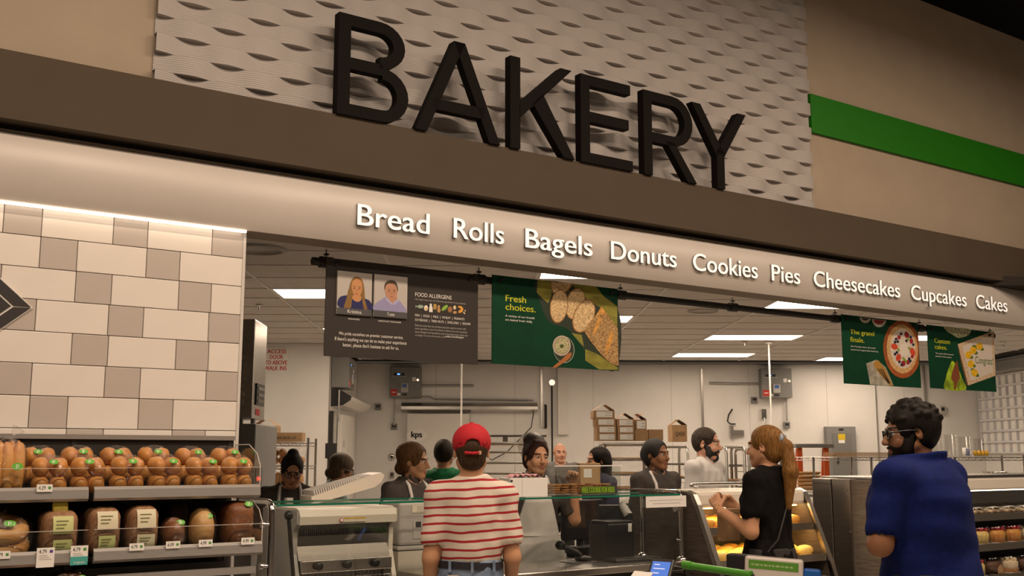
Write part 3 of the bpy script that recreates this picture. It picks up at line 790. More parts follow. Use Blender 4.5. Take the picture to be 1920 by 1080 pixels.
# -- cake poster
pb4, L4 = poster(6.362, 7.384, 2.70, 2.140, M_poster_green, 'green poster reading Custom cakes with a decorated sheet cake')
C4 = C3 = lambda x, y: L4(1570 + x / 6.194, 580 + y / 6.194)
shape('print_flower', C4, pb4, mat('print_white_flower', (0.42, 0.44, 0.26), 0.7, noise=0.45, nscale=40), [(1240, 200), (1400, 215), (1545, 232), (1530, 290), (1470, 320), (1400, 330), (1330, 290), (1280, 260)], .0006)
shape('print_cake_side', C4, pb4, mat('print_cake_side', (0.16, 0.06, 0.02), 0.7, noise=0.4, nscale=60), [(1395, 405), (1440, 420), (1540, 870), (1505, 885), (1440, 640)], .0006, False)
shape('print_cake', C4, pb4, mat('print_cake_border', (0.56, 0.42, 0.28), 0.7, noise=0.35, nscale=60), [(1398, 405), (1815, 250), (1838, 770), (1520, 885)], .0009, False)
shape('print_icing', C4, pb4, mat('print_icing', (0.62, 0.56, 0.49), 0.6), [(1450, 425), (1790, 305), (1808, 730), (1548, 830)], .0012, False)
M_rose = mat('print_rose', (0.70, 0.42, 0.01), 0.6, noise=0.4, nscale=60); M_cakeleaf = mat('print_cake_leaf', (0.07, 0.15, 0.02), 0.6)
for cx, cy in ((1520, 520), (1575, 470), (1645, 425), (1550, 620), (1590, 730), (1560, 680), (1575, 410)):
    flat('print_leaf', M_cakeleaf, [C4(*p) for p in ell(cx + 22, cy + 30, 38, 22, 12, .5)], pb4, .0015)
for cx, cy in ((1520, 530), (1575, 475), (1648, 430), (1548, 635), (1590, 735)):
    flat('print_rose', M_rose, [C4(*p) for p in ell(cx, cy, 38, 44, 16)], pb4, .0018)
ctext('Congrats!', 1605, 1812, 655, 545, C4, pb4, mat('ink_green_icing', (0.06, 0.16, 0.02), 0.6), 0.0, z0=.0021)
shape('print_cloth', C4, pb4, mat('print_lime_cloth', (0.28, 0.42, 0.01), 0.7, noise=0.5, nscale=9), [(1330, 600), (1365, 625), (1400, 680), (1450, 800), (1490, 935), (1250, 925), (1262, 790), (1290, 690)], .0006)
shape('print_server', C4, pb4, mat('print_server_wood', (0.20, 0.055, 0.018), 0.6), [(1385, 600), (1395, 610), (1422, 790), (1392, 850), (1372, 930), (1352, 930), (1352, 850), (1322, 800), (1345, 690)], .0010)
rows([('Custom', 1128, 1308, 388, 332), ('cakes.', 1132, 1274, 458, 408)], C4, pb4, M_yel, .012)
rows([('The experts will create your', 1140, 1350, 522, 500), ('perfect for the occasion.', 1140, 1328, 556, 534)], C4, pb4, M_inkw, .008)
# ================================================================== bread shelves in front of the tiled wall
M_shelfsteel = mat('shelf_silver', (0.40, 0.385, 0.37), 0.38, 0.55, noise=0.04, nscale=12, stretch=(1, 1, 10))
M_shelfblack = mat('shelf_black', (0.018, 0.017, 0.016), 0.5)
M_crustA = mat('bread_golden', (0.66, 0.34, 0.10), 0.42, col2=(0.52, 0.21, 0.04), nscale=9, bump=0.12, bscale=45)
M_crustB = mat('bread_brown', (0.22, 0.085, 0.028), 0.5, col2=(0.13, 0.045, 0.016), nscale=10, bump=0.15, bscale=60)
M_crustC = mat('bread_wheat', (0.36, 0.20, 0.10), 0.6, col2=(0.24, 0.12, 0.06), nscale=45, bump=0.25, bscale=110)
M_crustD = mat('bread_pale', (0.58, 0.36, 0.14), 0.5, col2=(0.44, 0.21, 0.06), nscale=7, bump=0.12, bscale=50)
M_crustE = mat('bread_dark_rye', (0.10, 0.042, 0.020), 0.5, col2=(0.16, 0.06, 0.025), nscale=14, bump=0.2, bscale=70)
M_stick = mat('sticker_green', (0.10, 0.42, 0.03), 0.5)
M_labely = mat('label_pale_green', (0.52, 0.55, 0.24), 0.6)
M_labelc = mat('label_cream', (0.62, 0.58, 0.42), 0.6)
M_tie = mat('label_yellow', (0.72, 0.58, 0.08), 0.6)

SU1 = -0.035
SPLIT = FP(168, 1000, -0.42)[0]
shelf = empty('bread_shelf_unit', MF, 'black and silver bread shelving against the tiled wall', 'shelf unit')
box('back_panel', M_shelfblack, -2.4, SU1, -0.03, 0.03, 0.0, 1.63, shelf)
box('top_cap', M_shelfsteel, -2.4, SU1, -0.05, 0.03, 1.63, 1.652, shelf)
for u in (-2.4, SPLIT, SU1 - 0.02): box('upright', M_shelfblack, u - 0.012, u + 0.012, -0.036, -0.028, 0.0, 1.63, shelf)
box('base_deck', M_shelfblack, -2.4, SU1, -0.55, 0.02, 0.0, 0.16, shelf)
SHELVES = [(1.372, -0.40), (1.105, -0.45), (0.87, -0.50), (0.48, -0.52)]
for si, (z, vf) in enumerate(SHELVES):
    for (a, b_) in ((-2.4, SPLIT - 0.012), (SPLIT + 0.012, SU1)):
        if si >= 2 and a > SPLIT - 0.1: continue
        s_ = box('shelf', M_shelfblack, a, b_, vf + 0.004, -0.03, z - 0.02, z, shelf)
        m = MB()
        vs = []
        for u in (a, b_): vs += [(u, vf, z + 0.043), (u, vf - 0.012, z + 0.030), (u, vf - 0.016, z - 0.008), (u, vf, z - 0.020), (u, vf + 0.004, z - 0.02), (u, vf + 0.004, z + 0.043)]
        m.add(vs, [(i, (i + 1) % 6, 6 + (i + 1) % 6, 6 + i) for i in range(6)] + [tuple(reversed(range(6))), tuple(range(6, 12))])
        m.build('shelf_lip', M_shelfsteel, s_)
        if si < 2:
            MB().box(a, b_, vf + 0.006, vf + 0.010, z + 0.03, z + 0.125).build('clear_fence', M_glass, s_)
            MB().box(a, b_, vf + 0.005, vf + 0.011, z + 0.1235, z + 0.1258).build('fence_edge', mat('clear_edge', (0.55, 0.52, 0.48), 0.2), s_)
    if si < 2:
        pts = [(vf + 0.005, z), (vf + 0.005, z + 0.13), (vf + 0.05, z + 0.19), (vf + 0.16, z + 0.235), (-0.05, z + 0.235), (-0.05, z)]
        m = MB(); m.add([(SU1, a, b_) for a, b_ in pts] + [(SU1 + 0.004, a, b_) for a, b_ in pts], [tuple(range(6)), tuple(reversed(range(6, 12)))] + [(i, 6 + i, 6 + (i + 1) % 6, (i + 1) % 6) for i in range(6)])
        m.build('end_guard', M_glass, shelf)
        MB().tube([(SU1 + 0.002, a, b_) for a, b_ in pts[:5]], 0.0025, 6).build('end_guard_edge', mat('clear_edge', (0.55, 0.52, 0.48), 0.2), shelf)

def wob(seed, amp):
    rnd = random.Random(seed); ph = [rnd.uniform(0, 6.28) for _ in range(6)]; fr = [rnd.uniform(2, 5) for _ in range(6)]
    def f(x, y, z):
        return 1 + amp * (math.sin(fr[0] * x * 2 + ph[0]) * math.sin(fr[1] * y * 2 + ph[1]) + 0.7 * math.sin(fr[2] * z * 2.5 + ph[2] + fr[3] * x * 2) + 0.5 * math.sin(fr[4] * (x + y) * 3 + ph[4]))
    return f
def film(parent, c, r, seed, neck=None, e=0.75, amp=0.03):
    m = MB().blob(c, r, 26, 18, e, fn=wob(seed, amp))
    if neck:
        nz = Vector(neck); a = Vector(c) + Vector((0, 0, r[2] * 0.9))
        rr = random.Random(seed)
        m.tube([a, a.lerp(nz, 0.5), nz], [0.035, 0.012, 0.03], 9)
    o = m.build('bag_film', M_film, parent); return o
def sticker(parent, p, tilt=0.9, s=0.022):
    M_ = Matrix.Translation(p) @ Matrix.Rotation(tilt, 4, 'X')
    o = MB().prism(ell(0, 0, s * 1.15, s * 0.8, 18), 0, 0.001).build('green_sticker', M_stick, parent, M_)
    put_text('sticker_letter', 'p', M_inkw, -s * 0.32, s * 0.32, -s * 0.5, s * 0.42, o, depth=0.0005, z0=0.0012)
ORD = ['first', 'second', 'third', 'fourth', 'fifth', 'sixth', 'seventh']
roll_me = []
for q in range(3):
    rr = wob(40 + q, 0.025)
    me = MB().blob((0, 0, 0), (0.036, 0.066, 0.043), 16, 12, 0.9, fn=rr).mesh('roll'); me.materials.append(M_crustA); roll_me.append(me)
def roll_bag(px, row, idx, seed):
    rnd = random.Random(seed)
    v = -0.303 if row == 0 else -0.125
    zb = SHELVES[0][0] + (0.0 if row == 0 else 0.06)
    u = FP(px, 880, v)[0]
    r = empty('bread_roll_bag', MFT(u, v, zb, rnd.uniform(-.03, .03)), 'clear bag of golden rolls on the top shelf, %s from the left, %s row' % (ORD[idx], 'front' if row == 0 else 'back'), 'bread', 'bags of rolls on the top bread shelf')
    for k, (x, z) in enumerate(((-0.037, 0.048), (0.037, 0.048), (-0.036, 0.128), (0.037, 0.126))):
        o = link_mesh('roll', roll_me[rnd.randrange(3)], None, r)
        o.location = (x + rnd.uniform(-.002, .002), rnd.uniform(-.004, .004), z); o.rotation_euler = (rnd.uniform(-.06, .06), rnd.uniform(-.3, .3), rnd.uniform(-.05, .05))
    film(r, (0, 0, 0.090), (0.0775, 0.0775, 0.090), seed)
    sticker(r, (rnd.uniform(-.02, .035), -0.066, 0.150), 0.9, 0.017)
    rest(r, SHELVES[0][0] + (0.0 if row == 0 else 0.045))
box('bag_riser', M_shelfblack, -2.4, SU1 - 0.01, -0.21, -0.037, SHELVES[0][0] + 0.001, SHELVES[0][0] + 0.045, shelf)
for idx, px in enumerate((92, 164, 238, 308, 377, 443)):
    roll_bag(px, 0, idx, 100 + idx); roll_bag(px - 22, 1, idx, 200 + idx)
# baguette bag, first on the left
u = FP(12, 880, -0.30)[0]
r = empty('baguette_bag', MFT(u, -0.300, SHELVES[0][0]), 'tall clear bag of long crusty loaves at the left end of the top shelf', 'bread')
for k, (x, y, tilt) in enumerate(((-0.042, -0.02, .03), (0.0, -0.03, -.02), (0.040, -0.02, .02), (-0.025, 0.03, .0), (0.025, 0.03, -.02))):
    MB().blob((0, 0, 0.118), (0.029, 0.030, 0.115), 14, 14, 0.85, fn=wob(k, .03)).build('loaf', M_crustA, r, Matrix.Translation((x, y, 0)) @ Matrix.Rotation(tilt, 4, 'Y') @ Matrix.Rotation(-0.04, 4, 'X'))
film(r, (0, 0, 0.122), (0.078, 0.078, 0.124), 31, (0.04, 0.0, 0.29)); sticker(r, (0.03, -0.078, 0.125), 1.4, 0.02); rest(r, SHELVES[0][0])
u = FP(-60, 880, -0.27)[0]

# second shelf
Z2 = SHELVES[1][0]
def loaf(px, py, v, label, m_, size, seed, shape='tin', stk=None, z=Z2, lab=None, name='bread_loaf', tie=None):
    u = min(FP(px, py, v)[0], SU1 - 0.086)
    r = empty(name, MFT(u, v, z), label, 'bread', 'wrapped loaves on the lower bread shelves')
    sx, sy, sz = size
    if shape == 'tin':
        MB().blob((0, 0, sz), (sx, sy, sz), 22, 16, 0.55, fn=lambda x, y, zz: 1 + (0.05 if zz > 0.5 else 0) + 0.01 * math.sin(9 * x + seed)).build('loaf', m_, r)
    else:
        MB().blob((0, 0, sz), (sx, sy, sz), 22, 16, 0.88, fn=wob(seed, .02)).build('loaf', m_, r)
    film(r, (0, 0, sz), (sx + 0.006, sy + 0.006, sz + 0.004), seed + 7, tie, amp=0.012)
    if lab:
        for (z0, z1, w, mm, tl) in lab:
            a = MB(); n = 6
            vs = []
            for i in range(n + 1):
                t = z0 + (z1 - z0) * i / n
                yy = -(sy + 0.011) * (max(0.0, 1 - abs((t - sz) / (sz + 0.012)) ** 3.0)) ** (1 / 3.0) - 0.002
                vs += [(-w, yy, t), (w, yy, t)]
            a.add(vs, [(2 * i, 2 * i + 1, 2 * i + 3, 2 * i + 2) for i in range(n)], True)
            o = a.build('paper_label', mm, r)
            a = MB()
            for q in range(3):
                t = z0 + (z1 - z0) * (0.3 + q * 0.2)
                yy = -(sy + 0.011) * (max(0.0, 1 - abs((t - sz) / (sz + 0.012)) ** 3.0)) ** (1 / 3.0) - 0.004
                a.box(-w * 0.7, w * (0.1 + 0.2 * q), yy, yy + 0.001, t, t + 0.004)
            a.build('label_print', mat('ink_olive', (0.20, 0.20, 0.08), 0.7), o)
    if stk: sticker(r, (stk[0] * .8, stk[1] * .9, stk[2]), 1.0, 0.018)
    return rest(r, z)
# ring bread
u = FP(0, 985, -0.30)[0]
r = empty('ring_bread', MFT(u, -0.305, Z2), 'large golden ring loaf in a clear bag at the left of the second shelf', 'bread')
for zc, ro in ((0.045, .088), (0.112, .080)):
    pts = [(ro * math.cos(t) , ro * math.sin(t) * 0.9 - (zc - .045) * .2, zc + 0.03 * math.sin(t)) for t in [2 * math.pi * i / 22 for i in range(22)]]
    MB().tube(pts, 0.036, 12, closed=True).build('ring_loaf', M_crustD, r)
film(r, (0, 0, 0.085), (0.132, 0.125, 0.092), 51, (-.03, 0.02, 0.195), amp=0.012); sticker(r, (0.02, -0.10, 0.14), 0.8, 0.022); rest(r, Z2)
loaf(108, 985, -0.325, 'seeded loaf with pale green labels and a yellow tie on the second shelf', M_crustC, (0.076, 0.098, 0.100), 3, lab=[(0.02, 0.08, 0.038, M_labely, 0), (0.105, 0.18, 0.042, M_labely, 0)], tie=(0.0, 0.03, 0.208))
o = MB().box(-0.035, 0.03, -0.012, 0.012, 0.0, 0.055, c=0.008).build('gusset_label', M_tie, None)
o.parent = bpy.data.objects['bread_loaf']; o.matrix_local = Matrix.Translation((0.0, -0.05, 0.185)) @ Matrix.Rotation(-0.35, 4, 'X')
loaf(190, 985, -0.325, 'multigrain loaf with cream labels on the second shelf, left of the twin loaf', M_crustC, (0.071, 0.098, 0.104), 4, lab=[(0.03, 0.09, 0.036, M_labely, 0), (0.12, 0.195, 0.044, M_labelc, 0)])
loaf(262, 980, -0.325, 'multigrain loaf with cream labels beside the small dark loaf', M_crustC, (0.069, 0.098, 0.106), 5, lab=[(0.03, 0.09, 0.040, M_labelc, 0), (0.12, 0.20, 0.042, M_labelc, 0)])
loaf(323, 980, -0.325, 'small dark brown loaf with a green sticker on the second shelf', M_crustB, (0.050, 0.098, 0.078), 6, 'round', (0.02, -0.08, 0.135))
loaf(377, 978, -0.325, 'round golden boule with a green sticker on the second shelf', M_crustD, (0.057, 0.085, 0.098), 8, 'round', (0.015, -0.075, 0.160))
loaf(447, 975, -0.325, 'tall dark rye tin loaf at the right end of the second shelf', M_crustB, (0.068, 0.098, 0.110), 9, stk=(0.035, -0.10, 0.212))
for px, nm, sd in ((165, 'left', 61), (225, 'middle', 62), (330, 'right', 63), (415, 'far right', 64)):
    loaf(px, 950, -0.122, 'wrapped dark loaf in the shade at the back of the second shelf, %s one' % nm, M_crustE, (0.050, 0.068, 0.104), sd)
# third shelf, cut by the lower edge of the picture
Z3 = SHELVES[2][0]
loaf(-32, 1075, -0.38, 'wrapped reddish loaf low at the left picture edge', M_crustB, (0.075, 0.10, 0.085), 21, z=Z3)
loaf(50, 1075, -0.38, 'sugar dusted loaf with a small white tag on the third shelf', mat('bread_dusted', (0.50, 0.30, 0.20), 0.7, col2=(0.30, 0.10, 0.05), nscale=18), (0.075, 0.10, 0.080), 22, z=Z3, lab=[(0.10, 0.125, 0.02, M_paper, 0)])
loaf(128, 1078, -0.38, 'round dark loaf with a green sticker on the third shelf', M_crustE, (0.085, 0.10, 0.088), 23, 'round', (0.05, -0.085, 0.150), z=Z3)
# clear case with a silver frame below the right bay
bc = empty('bread_case', MF, 'clear fronted bread case with silver frame under the right shelves', 'display case')
ca, cb = SPLIT + 0.03, SU1 - 0.045
box('case_body', M_shelfblack, ca, cb, -0.10, -0.045, 0.162, 1.03, bc)
box('case_floor', M_shelfblack, ca, cb, -0.50, -0.101, 0.55, 0.60, bc)
for (z0, z1, y0) in ((1.005, 1.035, -0.50), (0.955, 0.99, -0.53)): box('frame_rail', M_shelfsteel, ca, cb, y0, y0 + 0.035, z0, z1, bc)
for u_ in (ca, cb - 0.03): box('frame_post', M_shelfsteel, u_, u_ + 0.03, -0.53, -0.50, 0.162, 0.99, bc)
box('case_front', M_glass, ca + 0.03, cb - 0.03, -0.522, -0.516, 0.6, 0.955, bc)
for k in range(3):
    u_ = ca + 0.13 + k * (cb - ca - 0.26) / 2
    r = empty('bread_loaf', MFT(u_, -0.30, 0.74), 'dark wrapped loaf inside the clear bread case, %s from the left' % ORD[k], 'bread', 'loaves inside the clear bread case')
    MB().blob((0, 0, 0.085), (0.075, 0.12, 0.085), 18, 12, 0.6, fn=wob(k, .01)).build('loaf', M_crustE if k % 2 else M_crustC, r)
    film(r, (0, 0, 0.087), (0.083, 0.13, 0.090), 80 + k, amp=0.012); rest(r, 0.74)
    a = MB()
    for q in range(3): a.box(-0.05, 0.055, -0.136, -0.134, 0.075 + q * 0.02, 0.085 + q * 0.02)
    a.build('bag_print', M_inkw, r)
box('case_shelf', M_shelfblack, ca, cb, -0.48, -0.101, 0.72, 0.74, bc)
# price tags
def price_tag(px, py, v, price, label, w=0.065, h=0.032, drop=0.0, extra=None):
    u, z = FP(px, py, v)
    r = empty('price_tag', SIGN(u, v - 0.018, z), label, 'price tag', 'price tags on the shelf lips')
    box('tag_card', M_paper, -w / 2, w / 2, -h / 2 - drop, h / 2, 0.0, 0.0015, r)
    put_text('price_text', price, M_print, -w * 0.38, w * 0.05, -h * 0.2, h * 0.28, r, depth=.0004, z0=.0016, offset=0.01)
    box('tag_mark', mat('tag_green', (0.08, 0.28, 0.06), 0.6) if extra != 'purple' else mat('tag_purple', (0.10, 0.05, 0.28), 0.6), w * 0.22, w * 0.40, -h * 0.15, h * 0.2, 0.0016, 0.002, r)
    if drop:
        for q in range(3): box('tag_line', M_inkgrey, -w * 0.36, w * (.1 + .12 * q), -h * 0.5 - q * 0.008, -h * 0.5 - q * 0.008 + 0.003, 0.0016, 0.002, r)
        if extra == 'organic':
            box('tag_band', mat('tag_teal', (0.06, 0.36, 0.34), 0.6), -w / 2, w / 2, -h / 2 - drop, -h / 2 - drop * 0.25, 0.0016, 0.0022, r)
            put_text('tag_word', 'organic', M_inkw, -w * 0.3, w * 0.35, -h / 2 - drop * .9, -h / 2 - drop * .66, r, depth=.0004, z0=.0024)
price_tag(82, 915, -0.40, '4.29', 'small price tag reading 4.29 on the top shelf lip')
price_tag(84, 1034, -0.45, '4.79', 'hanging price card reading 4.79 with a purple mark', 0.072, 0.034, 0.048, 'purple')
price_tag(147, 1030, -0.45, '4.79', 'price card reading 4.79 with a teal organic band', 0.072, 0.034, 0.048, 'organic')
price_tag(2, 1040, -0.45, '4.79', 'price tag cut by the left picture edge')
price_tag(254, 1025, -0.45, '4.79', 'price tag reading 4.79 under the multigrain loaf')
price_tag(322, 1021, -0.45, '6.09', 'price tag reading 6.09 under the small dark loaf')
price_tag(383, 1018, -0.45, '4.99', 'price tag reading 4.99 under the golden boule')
price_tag(462, 1014, -0.45, '4.99', 'price tag reading 4.99 at the right end of the second shelf')
# ================================================================== service counter (parallel to the front)
M_wood = mat('dark_laminate', (0.085, 0.066, 0.052), 0.45, col2=(0.045, 0.034, 0.027), nscale=5, stretch=(1.5, 1.5, 22))
M_woodg = mat('grey_laminate', (0.17, 0.145, 0.12), 0.5, col2=(0.10, 0.083, 0.068), nscale=5, stretch=(1.5, 1.5, 22))
M_cream = mat('cream_enamel', (0.68, 0.63, 0.55), 0.35)
M_greyenam = mat('machine_grey', (0.40, 0.385, 0.365), 0.4, noise=0.03, nscale=10)
WT = 0.86; GZ = 1.30
ct = empty('service_counter', MF, 'long stainless service counter with a glass shelf on bent posts', 'counter')
MB().box(1.22, 3.13, -0.10, 0.48, WT - 0.045, WT, c=0.006).build('worktop', M_steelh, ct)
box('front_panel', M_black, 1.24, 3.12, -0.06, -0.03, 0.0, WT - 0.045, ct)
box('back_panel', M_wood, 1.24, 3.12, 0.43, 0.46, 0.0, WT - 0.045, ct)
for u in (1.24, 3.09): box('end_panel', M_wood, u, u + 0.03, -0.03, 0.43, 0.0, WT - 0.045, ct)
box('low_front_panel', M_black, 0.16, 1.22, -0.06, -0.03, 0.0, 0.80, ct)
gl = MB().box(0.19, 3.07, -0.075, 0.345, GZ - 0.010, GZ).build('glass_shelf', M_glass, ct)
MB().box(0.19, 3.07, -0.079, -0.0752, GZ - 0.0105, GZ + 0.0005).build('glass_front_edge', M_glassedge, gl)
MB().box(0.19, 3.07, 0.3452, 0.348, GZ - 0.0105, GZ + 0.0005).build('glass_back_edge', M_glassedge, gl)
box('glass_front', M_glass, 0.20, 3.06, -0.066, -0.060, WT + 0.02, GZ - 0.03, ct)
def post(u, v0, v1, zb, name='bent_post'):
    pts = [(u, v0, zb), (u, v0, GZ - 0.05)]
    for i in range(7):
        t = i / 6 * math.pi / 2
        pts.append((u, v0 + 0.055 * (1 - math.cos(t)), GZ - 0.045 + 0.055 * math.sin(t)))
    pts.append((u, v1, GZ + 0.010))
    o = MB().tube(pts, 0.019, 12).build(name, M_chrome, ct)
    MB().lathe([(0.0, 0), (0.042, 0), (0.042, 0.012), (0.022, 0.03), (0.0, 0.03)], 16, M=Matrix.Translation((u, v0, zb))).build('post_flange', M_chrome, o)
    for z in (GZ - 0.10, WT + 0.13):
        MB().cyl((u - 0.01, v0, z), (u - 0.055, v0, z), 0.011, 10).cyl((u - 0.045, v0, z), (u - 0.055, v0, z), 0.019, 12).build('glass_clamp', M_chrome, o)
post(3.095, -0.05, 0.20, WT); post(0.165, -0.08, 0.34, 0.0)
o = MB().cyl((3.085, 0.325, WT), (3.085, 0.325, GZ - 0.012), 0.017, 12).lathe([(0.0, 0), (0.04, 0), (0.04, 0.012), (0.02, 0.03), (0.0, 0.03)], 16, M=Matrix.Translation((3.085, 0.325, WT))).build('rear_post', M_chrome, ct)
MB().cyl((2.78, 0.02, GZ + 0.012), (3.05, 0.06, GZ + 0.014), 0.007, 8).build('glass_rod', M_chrome, ct)
# white notice behind the front glass
u0, z0 = FP(1212, 948, -0.09); u1, z1 = FP(1287, 931, -0.09)
nt_ = empty('counter_notice', SIGN(u0, -0.084, 0), 'small white notice hanging on the counter glass', 'notice')
box('notice_card', M_paper, 0, u1 - u0, GZ - 0.085, GZ - 0.012, 0, 0.003, nt_)
for zz, xa, xb in ((GZ - 0.042, 0.03, 0.02), (GZ - 0.062, 0.06, 0.05)):
    m = MB(); x = xa
    rr = random.Random(int(zz * 1e4))
    while x < u1 - u0 - xb - 0.02:
        w = rr.uniform(.008, .02); m.box(x, x + w, zz, zz + .005, .003, .0034); x += w + .004
    m.build('notice_print', M_inkgrey, nt_)

# ------------------------------------------------------------------ bread slicer
sa = FP(556, 1000, 0.30)[0]; sb = FP(744, 1000, 0.30)[0]
sl = empty('bread_slicer', MFT(sa, 0.30, 0.0), 'cream topped bread slicing machine with three black knobs and a lever', 'bread slicer')
W = sb - sa
box('stand', M_greyenam, 0.04, W - 0.04, 0.06, 0.5, 0.0, 0.80, sl, c=0.01)
for x in (0.0, W - 0.028):
    m = MB(); pts = [(-0.0, 0.78), (-0.0, 0.86), (0.05, 1.0), (0.045, 1.13), (0.0, 1.17), (0.0, 1.245), (0.5, 1.245), (0.5, 0.78)]
    n = len(pts); vs = [(x, a, b_) for a, b_ in pts] + [(x + 0.028, a, b_) for a, b_ in pts]
    m.add(vs, [tuple(range(n)), tuple(reversed(range(n, 2 * n)))] + [(i, n + i, n + (i + 1) % n, (i + 1) % n) for i in range(n)])
    m.build('side_plate', M_greyenam if x == 0 else M_cream, sl)
hood = MB()
pts = [(-0.012, 1.165), (-0.018, 1.21), (0.0, 1.245), (0.04, 1.257), (0.5, 1.257), (0.5, 1.16)]
n = len(pts); vs = [(0.012, a, b_) for a, b_ in pts] + [(W - 0.012, a, b_) for a, b_ in pts]
hood.add(vs, [tuple(range(n)), tuple(reversed(range(n, 2 * n)))] + [(i, n + i, n + (i + 1) % n, (i + 1) % n) for i in range(n)])
hd = hood.build('hood', M_cream, sl)
sg = box('warning_label', mat('label_ivory', (0.66, 0.60, 0.48), 0.5), W * 0.42, W * 0.66, -0.0225, -0.020, 1.175, 1.200, hd)
box('label_stripe', mat('label_amber', (0.60, 0.38, 0.02), 0.5), W * 0.44, W * 0.66, -0.0235, -0.0225, 1.192, 1.199, sg)
MB().cyl((W * 0.415, -0.0225, 1.187), (W * 0.415, -0.0245, 1.187), 0.012, 16).build('prohibition_ring', M_red, sg)
MB().cyl((W * 0.415, -0.0246, 1.187), (W * 0.415, -0.0252, 1.187), 0.009, 16).build('prohibition_disc', M_paper, sg)
MB().box(0.03, W - 0.03, 0.10, 0.12, 0.82, 1.17).build('inner_back', mat('dark_steel', (0.20, 0.19, 0.175), 0.35, 0.9), sl)
bl = MB()
for i in range(44): bl.box(0.04 + i * (W - 0.08) / 43 - 0.001, 0.04 + i * (W - 0.08) / 43 + 0.001, 0.06, 0.068, 1.10, 1.165)
bl.build('blade_row', M_chrome, sl)['kind'] = 'stuff'
box('blade_guard', mat('dark_steel', (0.2, 0.19, .175), .35, .9), 0.03, W - 0.03, 0.05, 0.058, 1.135, 1.165, sl)
MB().add([(0.03, 0.045, 1.10), (W - 0.03, 0.045, 1.10), (W - 0.03, 0.06, 1.045), (0.03, 0.06, 1.045)], [(0, 1, 2, 3)]).build('pusher_top', MATS['dark_steel'], sl)
MB().add([(0.03, 0.06, 1.042), (W - 0.03, 0.06, 1.042), (W - 0.03, 0.03, 0.965), (0.03, 0.03, 0.965)], [(0, 1, 2, 3)]).build('pusher_face', mat('pusher_steel', (0.26, 0.24, 0.215), 0.4, 0.85), sl)
kp = MB().box(0.035, W - 0.03, 0.0, 0.03, 0.895, 0.965, c=0.004).build('knob_panel', M_steelh, sl)
for fx in (0.21, 0.49, 0.77): MB().lathe([(0, 0.0), (0.022, 0.0), (0.024, 0.008), (0.024, 0.026), (0.018, 0.032), (0, 0.032)], 18, M=Matrix.Translation((W * fx, 0.0, 0.935)) @ Matrix.Rotation(math.pi / 2, 4, 'X')).build('knob', M_blackgloss, kp)
wr = MB()
for i in range(22): wr.cyl((0.06 + i * (W - 0.12) / 21, -0.005, 0.80), (0.06 + i * (W - 0.12) / 21, 0.0, 0.895), 0.0022, 6)
for z in (0.83, 0.865): wr.cyl((0.05, -0.003, z), (W - 0.04, -0.003, z), 0.0022, 6)
wr.build('wire_guard', M_chrome, sl)
MB().box(0.04, W + 0.04, -0.10, 0.06, 0.79, 0.80, c=0.003).build('outfeed_tray', M_steelh, sl)
lv = MB().tube([(-0.075, -0.06, 1.20), (-0.055, -0.055, 1.05), (-0.03, -0.04, 0.90), (-0.02, -0.03, 0.70)], 0.011, 10).build('lever', M_blackgloss, sl)
MB().blob((-0.077, -0.06, 1.225), (0.026, 0.026, 0.026), 16, 12).build('lever_knob', M_blackgloss, lv)
# hinged ribbed cover standing open behind it
cv0 = at(580, 938, 6.75); cv1 = at(703, 903, 6.95)
cu0, cvv0 = uv_of(cv0); cu1, cvv1 = uv_of(cv1)
cov = MB(); L = (Vector((cu1, cvv1, cv1.z)) - Vector((cu0, cvv0, cv0.z))).length
prof = [(-0.02, 0)] + [(L * 0.9, 0.0), (L + 0.01, 0.02), (L + 0.035, 0.055), (L + 0.02, 0.075), (L * 0.9, 0.078), (-0.01, 0.05)]
cvr = cov.prism(prof, -0.11, 0.11)
ang = math.atan2(cv1.z - cv0.z, math.hypot(cu1 - cu0, cvv1 - cvv0)); az = math.atan2(cvv1 - cvv0, cu1 - cu0)
MC = Matrix.Translation((cu0 - sa, cvv0 - 0.30, cv0.z - 0.02)) @ Matrix.Rotation(az, 4, 'Z') @ Matrix.Rotation(-ang, 4, 'Y') @ Matrix.Rotation(math.pi / 2, 4, 'X')
cvo = cvr.build('lift_cover', M_cream, sl, MC)
rb = MB()
for i in range(26): rb.box(0.01 + i * (L * .88) / 26, 0.016 + i * (L * .88) / 26, 0.052 + i * 0.001, 0.082 , -0.112, 0.112)
rb.build('cover_ribs', M_white, cvo)
box('cover_arm', M_greyenam, 0.1, 0.14, 0.38, 0.42, 1.2, cv0.z + 0.02, sl)
# second machine to its right
ba = FP(748, 1000, 0.51)[0]; bb = FP(826, 1000, 0.51)[0]
bg = empty('bagging_machine', MFT(ba, 0.51, 0.0), 'grey enamel bagging machine with labels beside the bread slicer', 'machine')
MB().box(0, bb - ba, 0, 0.26, 1.0, 1.27, c=0.02).build('housing', M_greyenam, bg)
MB().box(-0.02, bb - ba + 0.02, -0.02, 0.28, 0.975, 1.0, c=0.008).build('base_flange', M_greyenam, bg)
mm = MB(); mm.add([(-0.02, -0.03, 0.97), (bb - ba + .02, -0.03, 0.97), (bb - ba + .02, .28, .97), (-.02, .28, .97), (0.03, 0.06, 0.70), (bb - ba - .03, 0.06, 0.70), (bb - ba - .03, .24, .70), (.03, .24, .70)], [(0, 1, 2, 3), (0, 4, 5, 1), (1, 5, 6, 2), (2, 6, 7, 3), (3, 7, 4, 0), (4, 7, 6, 5)])
mm.build('hopper', M_cream, bg); box('stand', M_greyenam, 0.04, bb - ba - .04, .08, .22, 0, .71, bg)
pl = box('rating_plate', M_ltgrey, 0.10, 0.17, -0.004, -0.001, 1.04, 1.15, bg); box('plate_print', M_print, 0.115, 0.155, -0.005, -0.004, 1.11, 1.145, pl)
